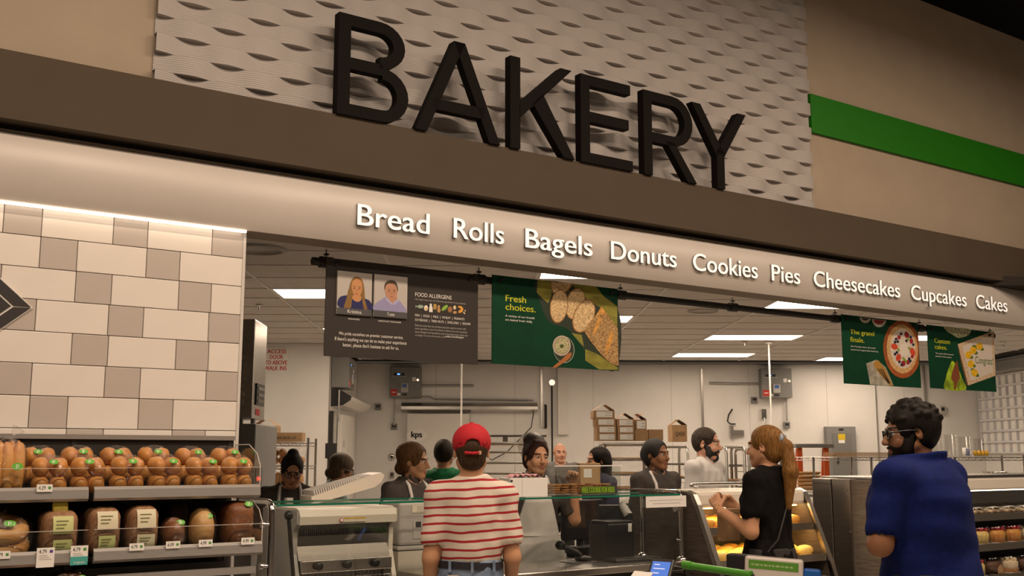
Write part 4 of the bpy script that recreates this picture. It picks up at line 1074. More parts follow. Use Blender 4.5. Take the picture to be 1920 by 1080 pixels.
box('plate_print', M_inkgrey, 0.11, 0.16, -0.005, -0.004, 1.05, 1.10, pl)
wl = box('warning_plate', mat('label_ivory', (0.66, 0.60, 0.48), 0.5), 0.09, 0.22, -0.004, -0.001, 1.20, 1.245, bg)
for q in range(4): box('plate_line', M_inkgrey, 0.125, 0.20, -0.005, -0.004, 1.205 + q * .01, 1.209 + q * .01, wl)
for q in (1.05, 1.15): MB().cyl((0.21, -0.002, q), (0.21, -0.012, q), 0.009, 12).build('screw', M_chrome, bg)

# ------------------------------------------------------------------ things on the counter
u, v = uv_of(on_z(993, 931, GZ)); u, v = FP(988, 930, 0.06)[0], 0.10
cb = empty('cake_box', MFT(u, v, GZ + .001, -0.25), 'white folded cake box with pink tissue on the glass shelf', 'box')
MB().box(-0.125, 0.125, -0.10, 0.10, 0.0, 0.115, c=0.003).build('box_body', M_paper, cb)
box('box_seam', M_ltgrey, -0.046, -0.044, -0.1008, -0.0995, 0.0, 0.115, cb)
MB().cyl((-0.115, -0.1005, 0.098), (-0.115, -0.1015, 0.098), 0.008, 12).build('box_slot', M_print, cb)
ti = MB(); rr = random.Random(3); NXg = 12
vs = [(-0.10 + 0.20 * i / NXg, -0.08 + 0.15 * j / 5, 0.116 + 0.024 * abs(math.sin(i * 1.7 + j)) * (1 if 0 < i < NXg else .2)) for j in range(6) for i in range(NXg + 1)]
ti.add(vs, [(j * (NXg + 1) + i, j * (NXg + 1) + i + 1, (j + 1) * (NXg + 1) + i + 1, (j + 1) * (NXg + 1) + i) for j in range(5) for i in range(NXg)], True)
ti.build('pink_tissue', mat('pink_tissue', (0.72, 0.36, 0.40), 0.8), cb)
# cookie case
ua = FP(1030, 925, 0.08)[0]; ub = FP(1153, 922, 0.08)[0]
kc = empty('cookie_case', MFT(ua, 0.02, GZ + .001), 'clear acrylic case of free cookies on the glass shelf', 'display case')
Wk = ub - ua
for q in ((0, Wk, 0, 0.003), (0, Wk, 0.217, 0.22)): box('acrylic_wall', M_glass, q[0], q[1], q[2], q[3], 0.0, 0.185, kc)
for q in (0.0, Wk * 0.28, Wk - 0.003): box('acrylic_wall', M_glass, q, q + 0.003, 0.003, 0.217, 0.0, 0.185, kc)
lid = box('acrylic_lid', M_clear, -0.01, Wk + 0.01, -0.01, 0.23, 0.185, 0.189, kc)
MB().box(-0.01, Wk + 0.01, -0.012, -0.010, 0.184, 0.190).build('lid_edge', M_paper, lid)
MB().box(0.0, Wk * 0.95, 0.01, 0.21, 0.004, 0.014, c=0.003).build('tray', M_chrome, kc)
ck = MB().lathe([(0, 0), (0.030, 0.0), (0.035, 0.005), (0.030, 0.011), (0, 0.013)], 14).mesh('cookie'); ck.materials.append(mat('cookie_crust', (0.42, 0.21, 0.07), 0.8, col2=(0.22, 0.09, 0.03), nscale=60, bump=0.3, bscale=80))
rr = random.Random(9)
for i in range(7):
    for j in range(2):
        for k in range(4 if i != 4 else 3):
            o = link_mesh('cookie', ck, None, kc); o.location = (0.05 + i * (Wk - 0.12) / 6.2 + rr.uniform(-.004, .004), 0.06 + j * 0.08, 0.016 + k * 0.0145); o.rotation_euler = (rr.uniform(-.06, .06), rr.uniform(-.06, .06), rr.uniform(0, 6))
sg = box('lime_sign', mat('sign_lime_dark', (0.05, 0.10, 0.01), 0.5), Wk * 0.38, Wk * 0.90, -0.006, -0.003, 0.012, 0.055, kc)
put_text('sign_text', 'FREE COOKIE FOR KIDS', mat('ink_lime', (0.30, 0.52, 0.03), 0.5), 0.0, Wk * 0.50, 0.0, 0.034, sg, M=Matrix.Translation((Wk * 0.39, -0.0062, 0.017)) @ Matrix.Rotation(math.pi / 2, 4, 'X'), depth=.0004, offset=.02)
# register: monitor arm, black terminal box, keyboard, scanner
def gp(px, py, z): return uv_of(on_z(px, py, z))
v = 0.33; u = FP(1158, 1030, v)[0] - 0.05
tb = empty('card_terminal', MFT(u, v, WT + .001, 0.0), 'black box shaped register terminal on the stainless worktop', 'register')
MB().box(-0.12, 0.12, -0.10, 0.10, 0.0, 0.24, c=0.012).build('housing', M_blackgloss, tb)
MB().box(-0.11, 0.11, -0.09, 0.09, 0.24, 0.255, c=0.006).build('top_lid', mat('black_satin', (0.03, 0.03, 0.032), 0.3), tb)
rp = box('paper_receipt', M_paper, 0.06, 0.09, -0.105, -0.1005, 0.18, 0.235, tb)
a1v = 0.36; a1u = FP(1213, 966, a1v)[0]; a1 = UV(min(a1u, 2.985), a1v, FP(1213, 966, a1v)[1]); a0v = 0.42; a0u, a0z = FP(1165, 944, a0v); a0 = UV(a0u, a0v, min(a0z, GZ - 0.05))
am = empty('monitor_arm', T(a1.x, a1.y, WT + .001), 'grey jointed monitor arm behind the counter glass', 'monitor arm')
d0 = a0 - Vector((a1.x, a1.y, WT)); d1 = a1 - Vector((a1.x, a1.y, WT))
MB().tube([d0, d0.lerp(d1, .5), d1], [0.024, 0.030, 0.034], 10).build('upper_arm', M_ltgrey, am)
MB().cyl(d1 + Vector((0, 0, -0.03)), d1 + Vector((0, 0, 0.02)), 0.030, 14).build('joint', M_blackgloss, am)
MB().cyl((0, 0, 0), (0, 0, d1.z - 0.02), 0.018, 12).cyl((0, 0, 0), (0, 0, 0.02), 0.035, 16).build('arm_post', M_blackgloss, am)
MB().box(d0.x - 0.16, d0.x + 0.03, d0.y - 0.01, d0.y + 0.02, d0.z - 0.22, d0.z - 0.01, c=0.006).build('monitor_back', M_blackgloss, am)
v = 0.11; u = min(FP(1188, 1040, v)[0], 2.84)
kb = empty('keyboard', MFT(u, v, WT + .001, -0.10), 'black computer keyboard on the worktop near the post', 'keyboard')
MB().box(-0.19, 0.19, -0.07, 0.07, 0.0, 0.018, c=0.004).build('base', M_blackgloss, kb)
km = MB()
for i in range(15):
    for j in range(5): km.box(-0.178 + i * 0.024, -0.158 + i * 0.024, -0.058 + j * 0.024, -0.038 + j * 0.024, 0.018, 0.024)
km.build('key_rows', mat('key_dark', (0.045, 0.043, 0.04), 0.4), kb)['kind'] = 'stuff'
v = 0.26; u = FP(1098, 1044, v)[0] - 0.06
MBm = MB().box(-0.105, 0.105, -0.075, 0.075, 0, 0.004, c=0.001).build('counter_mat', mat('mat_dark_grey', (0.10, 0.098, 0.095), 0.5), M=MFT(u, v, WT + .001)); tag(MBm, 'thin dark grey mat under the hand scanner', 'mat')
u2, v2 = u + 0.04, v
hs = empty('hand_scanner', MFT(u2, v2, WT + 0.006, 2.9), 'black hand scanner resting in its stand on the worktop', 'scanner')
MB().box(-0.045, 0.045, -0.05, 0.05, 0, 0.03, c=0.01).build('stand', M_blackgloss, hs)
MB().tube([(0.02, 0, 0.03), (0.05, 0, 0.055), (0.12, 0, 0.085), (0.15, 0, 0.095)], [0.022, 0.018, 0.018, 0.02], 12).build('grip', M_blackgloss, hs)
MB().blob((0.165, 0, 0.105), (0.035, 0.035, 0.032), 14, 10).build('scanner_head', M_blackgloss, hs)
# dark equipment behind the counter at the register
p = at(1092, 1000, 8.45)
rc = empty('register_station', T(p.x, p.y, 0, FRONT_ROT), 'black register station behind the counter', 'register')
MB().box(-0.30, 0.36, -0.15, 0.25, 0.0, 0.80, c=0.01).build('cabinet', M_black, rc)
MB().box(-0.20, 0.2, -0.02, 0.02, 0.92, 1.22, c=0.01).build('screen_back', M_blackgloss, rc)
MB().cyl((0, 0.03, 0.8), (0, 0.03, 0.95), 0.03, 12).build('screen_stem', M_blackgloss, rc)
MB().box(-0.16, 0.1, -0.12, 0.0, 0.80, 0.88, c=0.01).build('receipt_printer', M_blackgloss, rc)

# ------------------------------------------------------------------ pastry case
U0, U1 = 3.18, 4.32
pc = empty('pastry_case', MF, 'slanted front pastry case with dark wood end and white canopy', 'display case')
prof = [(0.55, 0.0), (-0.36, 0.0), (-0.36, 0.62), (-0.30, 0.80), (-0.12, 1.22), (-0.08, 1.29), (-0.02, 1.315), (0.55, 1.315)]
def endpanel(u, w, m_, name):
    n = len(prof); vs = [(u, a, b_) for a, b_ in prof] + [(u + w, a, b_) for a, b_ in prof]
    return MB().add(vs, [tuple(range(n)), tuple(reversed(range(n, 2 * n)))] + [(i, n + i, n + (i + 1) % n, (i + 1) % n) for i in range(n)]).build(name, m_, pc)
endpanel(U0, 0.03, M_wood, 'end_panel'); endpanel(U1 - 0.03, 0.03, M_wood, 'end_panel')
for u in (U0 - 0.006, U1 - 0.03):
    vs = []
    for a, b_ in prof[1:]: vs += [(u, a - 0.012, b_ + 0.004), (u + 0.04, a - 0.012, b_ + 0.004), (u + 0.04, a + 0.02, b_ - 0.006), (u, a + 0.02, b_ - 0.006)]
    k = len(prof) - 1
    MB().add(vs, [(4 * i + j, 4 * i + (j + 1) % 4, 4 * i + 4 + (j + 1) % 4, 4 * i + 4 + j) for i in range(k - 1) for j in range(4)]).build('steel_edge', M_steel, pc)
box('base_cabinet', M_wood, U0 + 0.03, U1 - 0.03, -0.34, 0.5, 0.0, 0.60, pc)
box('back_panel', M_steel, U0 + 0.03, U1 - 0.03, 0.47, 0.50, 0.60, 1.25, pc)
can = MB().box(U0 + 0.03, U1 - 0.03, -0.11, 0.35, 1.20, 1.315, c=0.03).build('canopy', M_cream, pc)
MB().tube([(U0 + 0.10, -0.02, 1.335), (U0 + 0.06, 0.0, 1.35), (U0 + 0.10, 0.03, 1.355), (U1 - 0.1, 0.03, 1.355)], 0.012, 8).build('bag_rail', M_chrome, can)
MB().box(U0 + 0.06, U1 - 0.06, -0.05, -0.02, 1.192, 1.20).build('lamp_strip', mat('case_lamp', (1, .9, .7), 0.5, emit=(1.0, 0.62, 0.22), estr=34), can)
MB().box(U0 + 0.06, U1 - 0.06, -0.17, -0.14, 1.035, 1.043).build('lamp_strip', MATS['case_lamp'], pc)
M_past = mat('pastry_golden', (0.68, 0.36, 0.06), 0.45, col2=(0.55, 0.22, 0.02), nscale=12, bump=0.1, bscale=40)
M_past2 = mat('pastry_yellow', (0.74, 0.55, 0.16), 0.5, col2=(0.68, 0.40, 0.08), nscale=12)
for si, (z, vf) in enumerate(((1.045, -0.17), (0.835, -0.27))):
    sh = MB().box(U0 + 0.035, U1 - 0.035, vf, 0.46, z, z + 0.012).build('shelf', M_chrome, pc)
    box('shelf_lip', M_steelh, U0 + 0.035, U1 - 0.035, vf - 0.012, vf, z - 0.02, z + 0.03, sh)
pm = []
for q in range(4):
    me = MB().blob((0, 0, 0.032), (0.072, 0.05, 0.036), 16, 10, 0.85, fn=wob(60 + q, .03)).mesh('pastry'); me.materials.append(M_past if q % 2 else M_past2); pm.append(me)
rr = random.Random(12)
for si, (z, vf) in enumerate(((1.057, -0.15), (0.847, -0.25))):
    nm = 'upper' if si == 0 else 'lower'
    for i in range(6):
        for j in range(4):
            u = U0 + 0.135 + i * 0.172; v = vf + 0.075 + j * 0.132
            o = bpy.data.objects.new('pastry', pm[rr.randrange(4)]); COL.objects.link(o)
            o.matrix_world = MFT(u + rr.uniform(-.01, .01), v, z, rr.uniform(-.15, .15) + .2)
            rest(o, z)
            tag(o, 'golden pastry on the %s case shelf, %s from the left, %s from the front' % (nm, ORD[i], ORD[j]), 'pastry', 'pastries on the %s case shelf' % nm)

# ------------------------------------------------------------------ cake case at the right
CU0, CU1 = 4.60, 9.2; VF, VB = -0.66, 0.06
cc = empty('cake_case', MF, 'long open refrigerated cake case with grey laminate end at right', 'display case')
box('end_laminate', M_woodg, CU0, CU0 + 0.04, VF, -0.28, 0.0, 1.375, cc)
box('end_steel', M_steel, CU0 - 0.02, CU0 + 0.06, -0.28, -0.12, 0.0, 1.38, cc)
MB().box(CU0 - 0.03, CU0 + 0.06, -0.115, VB, 0.0, 1.36, c=0.006).box(CU0 - 0.03, CU0 + 0.06, -0.115, VB, 1.33, 1.385, c=0.006).build('corner_post', M_steel, cc)
for z in (0.62, 1.0, 1.3): MB().cyl((CU0 - 0.021, -0.265, z), (CU0 - 0.025, -0.265, z), 0.006, 10).build('rivet', M_chrome, cc)
box('case_back', mat('case_liner', (0.12, 0.11, 0.10), 0.5), CU0 + 0.06, CU1, 0.0, VB, 0.0, 1.30, cc)
MB().box(CU0 + 0.06, CU1, -0.50, VB, 1.285, 1.375, c=0.012).build('canopy', M_cream, cc)
MB().box(CU0 + 0.06, CU1, -0.48, VB - 0.02, 1.375, 1.40, c=0.004).build('top_tray', M_steelh, cc)
MB().box(CU0 + 0.1, CU1, -0.46, -0.43, 1.276, 1.284).build('lamp_strip', mat('case_lamp_white', (1, .95, .85), 0.5, emit=(1.0, 0.80, 0.58), estr=7), cc)
box('base', M_black, CU0 + 0.04, CU1, VF, VB, 0.0, 0.50, cc)
CSH = [(1.085, -0.46), (0.86, -0.52), (0.63, -0.58)]
for z, vf in CSH:
    s_ = box('shelf', M_black, CU0 + 0.06, CU1, vf, 0.0, z - 0.015, z, cc)
    box('shelf_lip', mat('lip_dark', (0.075, 0.068, 0.06), 0.4), CU0 + 0.06, CU1, vf - 0.012, vf, z - 0.042, z + 0.012, s_)
def cake_tub(u, v, z, kind, label, group):
    r = empty('cake_tub', MFT(u, v, z + .001), label, 'cake', group)
    if kind == 'flat':
        MB().lathe([(0, 0.004), (0.09, 0.004), (0.095, 0.03), (0.0, 0.04)], 20).build('cake', mat('cake_choc', (0.10, 0.045, 0.02), 0.6, col2=(0.55, 0.42, 0.28), nscale=25), r)
        MB().lathe([(0.10, 0), (0.102, 0.04), (0.085, 0.065), (0, 0.07)], 20).build('clear_dome', M_clear, r)
    else:
        col = {'yellow': mat('cake_yellow', (0.72, 0.55, 0.20), 0.6, noise=0.25, nscale=40), 'fruit': mat('cake_fruit', (0.55, 0.18, 0.04), 0.5, col2=(0.72, 0.42, 0.10), nscale=40), 'cream': mat('cake_cream', (0.68, 0.56, 0.38), 0.6, noise=0.12, nscale=20), 'choc': mat('cake_dark', (0.10, 0.045, 0.025), 0.5)}[kind]
        MB().lathe([(0, 0.006), (0.083, 0.006), (0.085, 0.085), (0.07, 0.10), (0, 0.10)], 22).build('cake', col, r)
        rr = random.Random(u)
        tp = MB()
        if kind in ('yellow', 'fruit'):
            for q in range(12):
                t = q * 2.4; rad = 0.07 * math.sqrt(q / 12)
                tp.blob((rad * math.cos(t), rad * math.sin(t), 0.11), (0.017, 0.017, 0.018), 8, 6)
            tp.build('berry_topping', mat('berry_red', (0.32, 0.02, 0.03), 0.3), r)
        elif kind == 'cream':
            for q in range(10):
                t = q * 0.628; tp.blob((0.062 * math.cos(t), 0.062 * math.sin(t), 0.105), (0.018, 0.018, 0.014), 8, 6)
            tp.build('icing_rosettes', col, r)
            MB().lathe([(0.0865, 0.008), (0.088, 0.03), (0.0865, 0.035)], 22).build('nut_border', mat('nut_crumb', (0.40, 0.18, 0.06), 0.7, noise=0.4, nscale=60), r)
        else:
            MB().prism([(-0.04, 0.01), (0.04, 0.01), (0.035, 0.05), (0, 0.08), (-0.035, 0.05)], 0.084, 0.09, M=Matrix.Rotation(math.pi / 2, 4, 'X')).build('cut_face', mat('cake_tan', (0.50, 0.30, 0.15), 0.6), r)
        MB().lathe([(0.096, 0), (0.100, 0.008), (0.094, 0.12), (0.088, 0.135), (0, 0.137)], 22).build('clear_tub_lid', M_clear, r)
    MB().lathe([(0, 0), (0.1, 0), (0.102, 0.006), (0, 0.006)], 20).build('tub_base', M_blackgloss if kind in ('flat', 'choc') else M_ltgrey, r)
ORD2 = ORD + ['eighth', 'ninth', 'tenth', 'eleventh', 'twelfth', 'thirteenth', 'fourteenth', 'fifteenth', 'sixteenth', 'seventeenth', 'eighteenth']
rowname = {0: 'top', 1: 'second', 2: 'third', 3: 'lowest'}
kinds = [['flat'] * 9, ['yellow', 'fruit', 'fruit', 'cream', 'yellow'], ['choc', 'cream', 'choc', 'cream', 'yellow'], ['flat'] * 5]
KD = {'flat': 'low dark domed cake', 'yellow': 'yellow cake with red berries', 'fruit': 'fruit covered cake with red berries', 'cream': 'cream iced cake with nut border', 'choc': 'dark chocolate cake with tan cut face'}
for ri, (z, vf) in enumerate(CSH + [(0.50, -0.60)]):
    # start where the row comes out from behind the man in blue
    ustart = FP((1845, 1858, 1882, 1890)[ri], (948, 990, 1040, 1075)[ri], vf)[0]
    nleft = int((ustart - CU0 - 0.20) / 0.232)
    for q in range(-nleft, 6):
        kd = kinds[ri][q % 5]; u = ustart + q * 0.232; nth = ORD2[q + nleft]
        cake_tub(u, vf + 0.12, z, kd, '%s, %s along the %s cake case shelf' % (KD[kd], nth, rowname[ri]), 'cakes in the cake case')
        if ri == 0 and q >= -2: cake_tub(u + 0.06, vf + 0.34, z, 'flat', 'low dark domed cake in the back row, %s on the top cake shelf' % nth, 'cakes in the cake case')

# ------------------------------------------------------------------ shopping cart in the foreground
hl = on_z(1283, 1059, 1.03); hr = on_z(1397, 1076, 1.03)
dirc = (hr - hl).normalized(); hr = hl + dirc * 0.50
angc = math.atan2(dirc.y, dirc.x)
cart = empty('shopping_cart', T(hl.x, hl.y, 0, angc), 'black wire shopping cart with green handle and white sign board', 'shopping cart')
M_cgreen = mat('handle_green', (0.07, 0.30, 0.03), 0.35)
MB().cyl((0, 0, 1.03), (0.50, 0, 1.03), 0.017, 14).cyl((0, 0, 1.03), (0.06, 0, 1.03), 0.021, 14).build('handle', M_cgreen, cart)
fm = MB()
for x in (0.0, 0.5):
    fm.tube([(x, 0, 1.03), (x, 0.04, 0.95), (x, 0.10, 0.60), (x, 0.05, 0.20)], 0.012, 8)
    fm.tube([(x, 0.05, 0.20), (x + (0.04 if x == 0 else -0.04), 0.80, 0.22)], 0.012, 8)
fm.build('frame', M_blackgloss, cart)
bm_ = MB()
for z in (0.92, 0.78, 0.62, 0.48):
    k = (0.92 - z) * 0.15
    bm_.tube([(0.0 + k, 0.08, z), (0.5 - k, 0.08, z), (0.46 - k, 0.85, z + .02), (0.04 + k, 0.85, z + .02)], 0.004, 6, closed=True)
for i in range(12):
    x = 0.02 + i * 0.042; bm_.tube([(x, 0.08, 0.93), (x, 0.08, 0.47), (x * .9 + .025, 0.85, 0.49), (x * .9 + .025, 0.85, 0.94)], 0.0025, 5)
bm_.build('wire_basket', M_blackgloss, cart)
wh = MB().lathe([(0, -0.015), (0.055, -0.015), (0.06, 0), (0.055, 0.015), (0, 0.015)], 18, M=Matrix.Rotation(math.pi / 2, 4, 'Y')).mesh('wheel'); wh.materials.append(M_black)
for x in (0.02, 0.48):
    for y in (0.08, 0.75):
        o = link_mesh('wheel', wh, None, cart); o.location = (x, y, 0.06)
        MB().cyl((x, y, 0.06), (x, y, 0.21), 0.01, 8).build('caster_fork', M_chrome, cart)
# sign board and blue flap
s0 = at(1397, 1040, 4.95); s1 = at(1507, 1056, 4.85)
sd = (s1 - s0); sd.z = 0; wS = sd.length
inv = cart.matrix_world.inverted()
bd = Matrix.Translation(s0) @ Matrix.Rotation(math.atan2(sd.y, sd.x), 4, 'Z') @ Matrix.Rotation(0.05, 4, 'Y')
bo = MB().box(0, wS, -0.008, 0.008, -0.34, 0.0, c=0.012).build('sign_board', mat('board_white', (0.62, 0.58, 0.54), 0.5), cart, inv @ bd)
box('board_band', mat('band_green', (0.09, 0.28, 0.03), 0.5), 0.018, wS - 0.02, -0.0095, -0.008, -0.055, -0.018, bo)
m = MB(); x = 0.03; rr = random.Random(8)
while x < wS - 0.045:
    w = rr.uniform(.008, .02); m.box(x, x + w, -0.0099, -0.0095, -0.042, -0.034); x += w + .005
m.build('board_print', mat('ink_pale_green', (0.35, 0.50, 0.20), 0.6), bo)
MB().cyl((wS * 0.45, -0.008, -0.10), (wS * 0.45, -0.0092, -0.10), 0.016, 14).build('board_print', M_print, bo)
MB().box(wS, wS + 0.075, -0.006, 0.006, -0.32, -0.035, c=0.01).build('blue_flap', mat('flap_blue', (0.006, 0.10, 0.42), 0.5), bo)
# tablet in a holder on the handle, with a card under it
t0 = at(1240, 1064, 5.25)
tbm = inv @ (Matrix.Translation(t0) @ Matrix.Rotation(angc + 0.45, 4, 'Z') @ Matrix.Rotation(-0.55, 4, 'X'))
tbo = MB().box(-0.062, 0.062, -0.006, 0.006, -0.085, 0.045, c=0.008).build('tablet', mat('tablet_grey', (0.035, 0.033, 0.032), 0.4), cart, tbm)
MB().box(-0.048, 0.048, -0.0075, -0.006, -0.075, 0.026).build('tablet_screen', mat('screen_blue', (0.02, 0.05, 0.2), 0.2, emit=(0.13, 0.26, 0.75), estr=0.75), tbo)
for q, w_ in ((0.008, 0.03), (-0.012, 0.06), (-0.035, 0.035)): MB().box(-0.036, -0.036 + w_, -0.008, -0.0075, q, q + 0.004).build('screen_line', mat('screen_white', (.8, .8, .9), .4, emit=(.6, .7, 1), estr=.5), tbo)
cdm = inv @ (Matrix.Translation(at(1205, 1078, 5.2)) @ Matrix.Rotation(angc + 0.3, 4, 'Z') @ Matrix.Rotation(-0.9, 4, 'X'))
MB().box(-0.06, 0.05, -0.002, 0.002, -0.04, 0.02).build('card', M_paper, cart, cdm)
MB().tube([(-0.16, 0.0, 1.0), (-0.12, 0.02, 1.01), (0.02, 0.05, 1.0), (0.10, 0.03, 1.02), (0.03, 0.0, 1.045), (-0.01, 0.02, 1.0)], 0.006, 8).build('holder_strap', M_blackgloss, cart)
MB().tube([(-0.20, 0.02, 0.90), (-0.20, 0.0, 0.995), (-0.1, -0.01, 0.99), (0.0, 0.0, 1.0)], 0.006, 8).build('holder_bracket', M_blackgloss, cart)
# ================================================================== inside the bakery room
def wpx(px, d): return at(px, 855, d).x          # room x of a pixel column at a forward distance
def zpx(py, d): return at(960, py, d).z
# ------------------------------------------------------------------ ovens by the tiled wall
ov = empty('rack_oven', T(-1.81, 8.5, 0), 'tall stainless rack oven rising beside the tiled wall', 'oven')
MB().box(-1.5, 0.0, 0.0, 0.48, 1.84, 2.62, c=0.01).build('hood', M_steel, ov)
MB().box(-1.5, 0.03, 0.02, 0.9, 0.0, 1.80, c=0.01).build('oven_body', M_greybox, ov)
for k in range(7): box('vent_slat', M_chrome, -0.30, -0.06, -0.012, -0.001, 1.95 + k * 0.06, 1.985 + k * 0.06, ov)
cp = box('control_panel', M_blackgloss, 0.0, 0.012, 0.10, 0.40, 1.95, 2.12, ov)
for k in range(3): box('control_slot', M_chrome, 0.012, 0.018, 0.14, 0.36, 1.97 + k * .05, 1.995 + k * .05, cp)
for k in range(3): box('red_mark', M_red, 0.001, 0.004, 0.13 + k * .055, 0.17 + k * .055, 1.87, 1.92, ov)
for x in (-0.1, 0.0): MB().cyl((x - .03, 0.2, 1.79), (x - .03, 0.2, 1.85), 0.02, 10).build('pipe_stub', M_galv, ov)
dp = box('display_panel', M_blackgloss, 0.03, 0.036, 0.06, 0.3, 1.30, 1.46, ov); box('red_display', mat('red_led', (.3, 0, 0), .4, emit=(1, .05, .03), estr=1.5), 0.036, 0.038, 0.1, 0.24, 1.36, 1.39, dp)

# ------------------------------------------------------------------ wire shelving helper
def wire_rack(name, x0, x1, y0, y1, levels, top, label, cat='shelf', wires=12):
    r = empty(name, T(x0, y0, 0), label, cat)
    W_, D_ = x1 - x0, y1 - y0
    for x in (0.012, W_ - 0.012):
        for y in (0.012, D_ - 0.012):
            MB().cyl((x, y, 0), (x, y, top), 0.013, 10).build('post', M_chrome, r)
    for z in levels:
        m = MB()
        for y in (0.012, D_ - 0.012):
            m.cyl((0, y, z), (W_, y, z), 0.005, 6); m.cyl((0, y, z - 0.028), (W_, y, z - 0.028), 0.004, 6)
            k = int(W_ / 0.07)
            pts = [(i * W_ / (2 * k), y, z - (0.028 if i % 2 else 0.0)) for i in range(2 * k + 1)]
            m.tube(pts, 0.0028, 5)
        for x in (0.012, W_ - 0.012): m.cyl((x, 0, z), (x, D_, z), 0.005, 6)
        k = int(W_ / 0.035)
        for i in range(k + 1): m.cyl((i * W_ / k, 0, z + 0.004), (i * W_ / k, D_, z + 0.004), 0.0022, 4, caps=False)
        m.build('wire_shelf', M_chrome, r)
    return r
def carton(name, M_, w, d, h, label, flaps=False, lab=False, text=None, group=None, hole=False):
    r = empty(name, M_, label, 'box', group)
    MB().box(-w / 2, w / 2, -d / 2, d / 2, 0, h - (0.003 if flaps else 0)).build('carton_body', M_card, r)
    box('tape_seam', mat('carton_tape', (0.30, 0.19, 0.10), 0.5), -w / 2 - .0006, w / 2 + .0006, -0.02, 0.02, h - .002, h + .0006, r)
    if flaps:
        m = MB()
        for sgn in (-1, 1):
            m.add([(sgn * w / 2, -d / 2, h), (sgn * w / 2, d / 2, h), (sgn * (w / 2 - 0.09), d / 2 - .02, h + 0.06), (sgn * (w / 2 - 0.09), -d / 2 + .02, h + 0.06)], [(0, 1, 2, 3)])
        m.build('flap', M_card, r)
    if lab:
        l = box('shipping_label', M_paper, -w * 0.36, w * 0.40, -d / 2 - .002, -d / 2 - .0005, h * 0.12, h * 0.86, r)
        for q in range(2): box('label_print', M_inkgrey, w * 0.05, w * 0.36, -d / 2 - .003, -d / 2 - .002, h * (0.3 + .3 * q), h * (0.38 + .3 * q), l)
    if text:
        put_text('carton_print', text, M_print, -w * .3, w * .34, 0, h * .28, r, M=Matrix.Translation((0, -d / 2 - .0015, h * .3)) @ Matrix.Rotation(math.pi / 2, 4, 'X'), depth=.0005)
    return r
# left rack with bread bags and cartons
RX0, RX1, RY0, RY1 = -3.05, wpx(582, 10.4), 10.35, 10.85
wire_rack('wire_rack', RX0, RX1, RY0, RY1, (0.25, 0.80, 1.20, 1.455, 1.675), 1.72, 'chrome wire rack of bagged bread in front of the left wall')
carton('carton', T(wpx(500, 10.7), 10.70, 1.685), 0.24, 0.22, 0.155, 'tall open cardboard box on the left wire rack', True)
carton('carton', T(wpx(537, 10.45), 10.465, 1.685), 0.33, 0.19, 0.085, 'flat printed cardboard box at the front of the left wire rack', text='THIS SIDE UP', hole=False)
rr = random.Random(5)
def small_bag(x, y, z, n, m_, label, tall=False, group='bread bags on the left wire rack', name='bread_bag'):
    r = empty(name, T(x, y, z, rr.uniform(-.06, .06)), label, 'bread', group)
    for k in range(n):
        if tall: MB().blob((-0.038 + k * .038, 0, 0.098), (0.026, 0.045, 0.092), 12, 10, .85, fn=wob(k, .02)).build('loaf', m_, r)
        else: MB().blob((-0.037 + (k % 2) * .074, 0, 0.046 + (k // 2) * .072), (0.036, 0.08, 0.040), 12, 10, .9, fn=wob(k, .02)).build('roll', m_, r)
    film(r, (0, 0, 0.083 if not tall else .098), (0.079, 0.10, 0.083 if not tall else .100), rr.randrange(99), amp=0.015)
    rest(r, z)
for q, px in enumerate((487, 522, 557)):
    small_bag(wpx(px, 10.5), 10.58, 1.462, 4 if q < 2 else 3, M_crustA if q < 2 else M_crustD, 'bag of rolls on the second level of the left wire rack, %s from the left' % ORD[q])
for q, px in enumerate((487, 522, 557)):
    small_bag(wpx(px, 10.5), 10.58, 1.207, 3, M_crustA, 'tall bag of loaves low on the left wire rack, %s from the left' % ORD[q], True)

# sign on the nearer back wall
s0 = on_y(496, 652, BACK_L - 0.01); s1 = on_y(540, 697, BACK_L - 0.01)
MS = Matrix(((1, 0, 0, s0.x), (0, 0, -1, BACK_L - 0.008), (0, 1, 0, s1.z), (0, 0, 0, 1)))
asg = empty('access_sign', MS, 'white sign with red capitals reading ACCESS DOOR TO ABOVE WALK INS', 'sign')
w = s1.x - s0.x; h = s0.z - s1.z
box('sign_plate', M_paper, 0, w, 0, h, 0, 0.004, asg)
for k, (t_, a, b_) in enumerate((('ACCESS', .12, .90), ('DOOR', .22, .78), ('TO ABOVE', .02, .96), ('WALK INS', .02, .94))):
    put_text('sign_line', t_, M_red, w * a, w * b_, h * (0.76 - k * .235), h * (0.94 - k * .235), asg, depth=.001, z0=.0045, offset=.025)

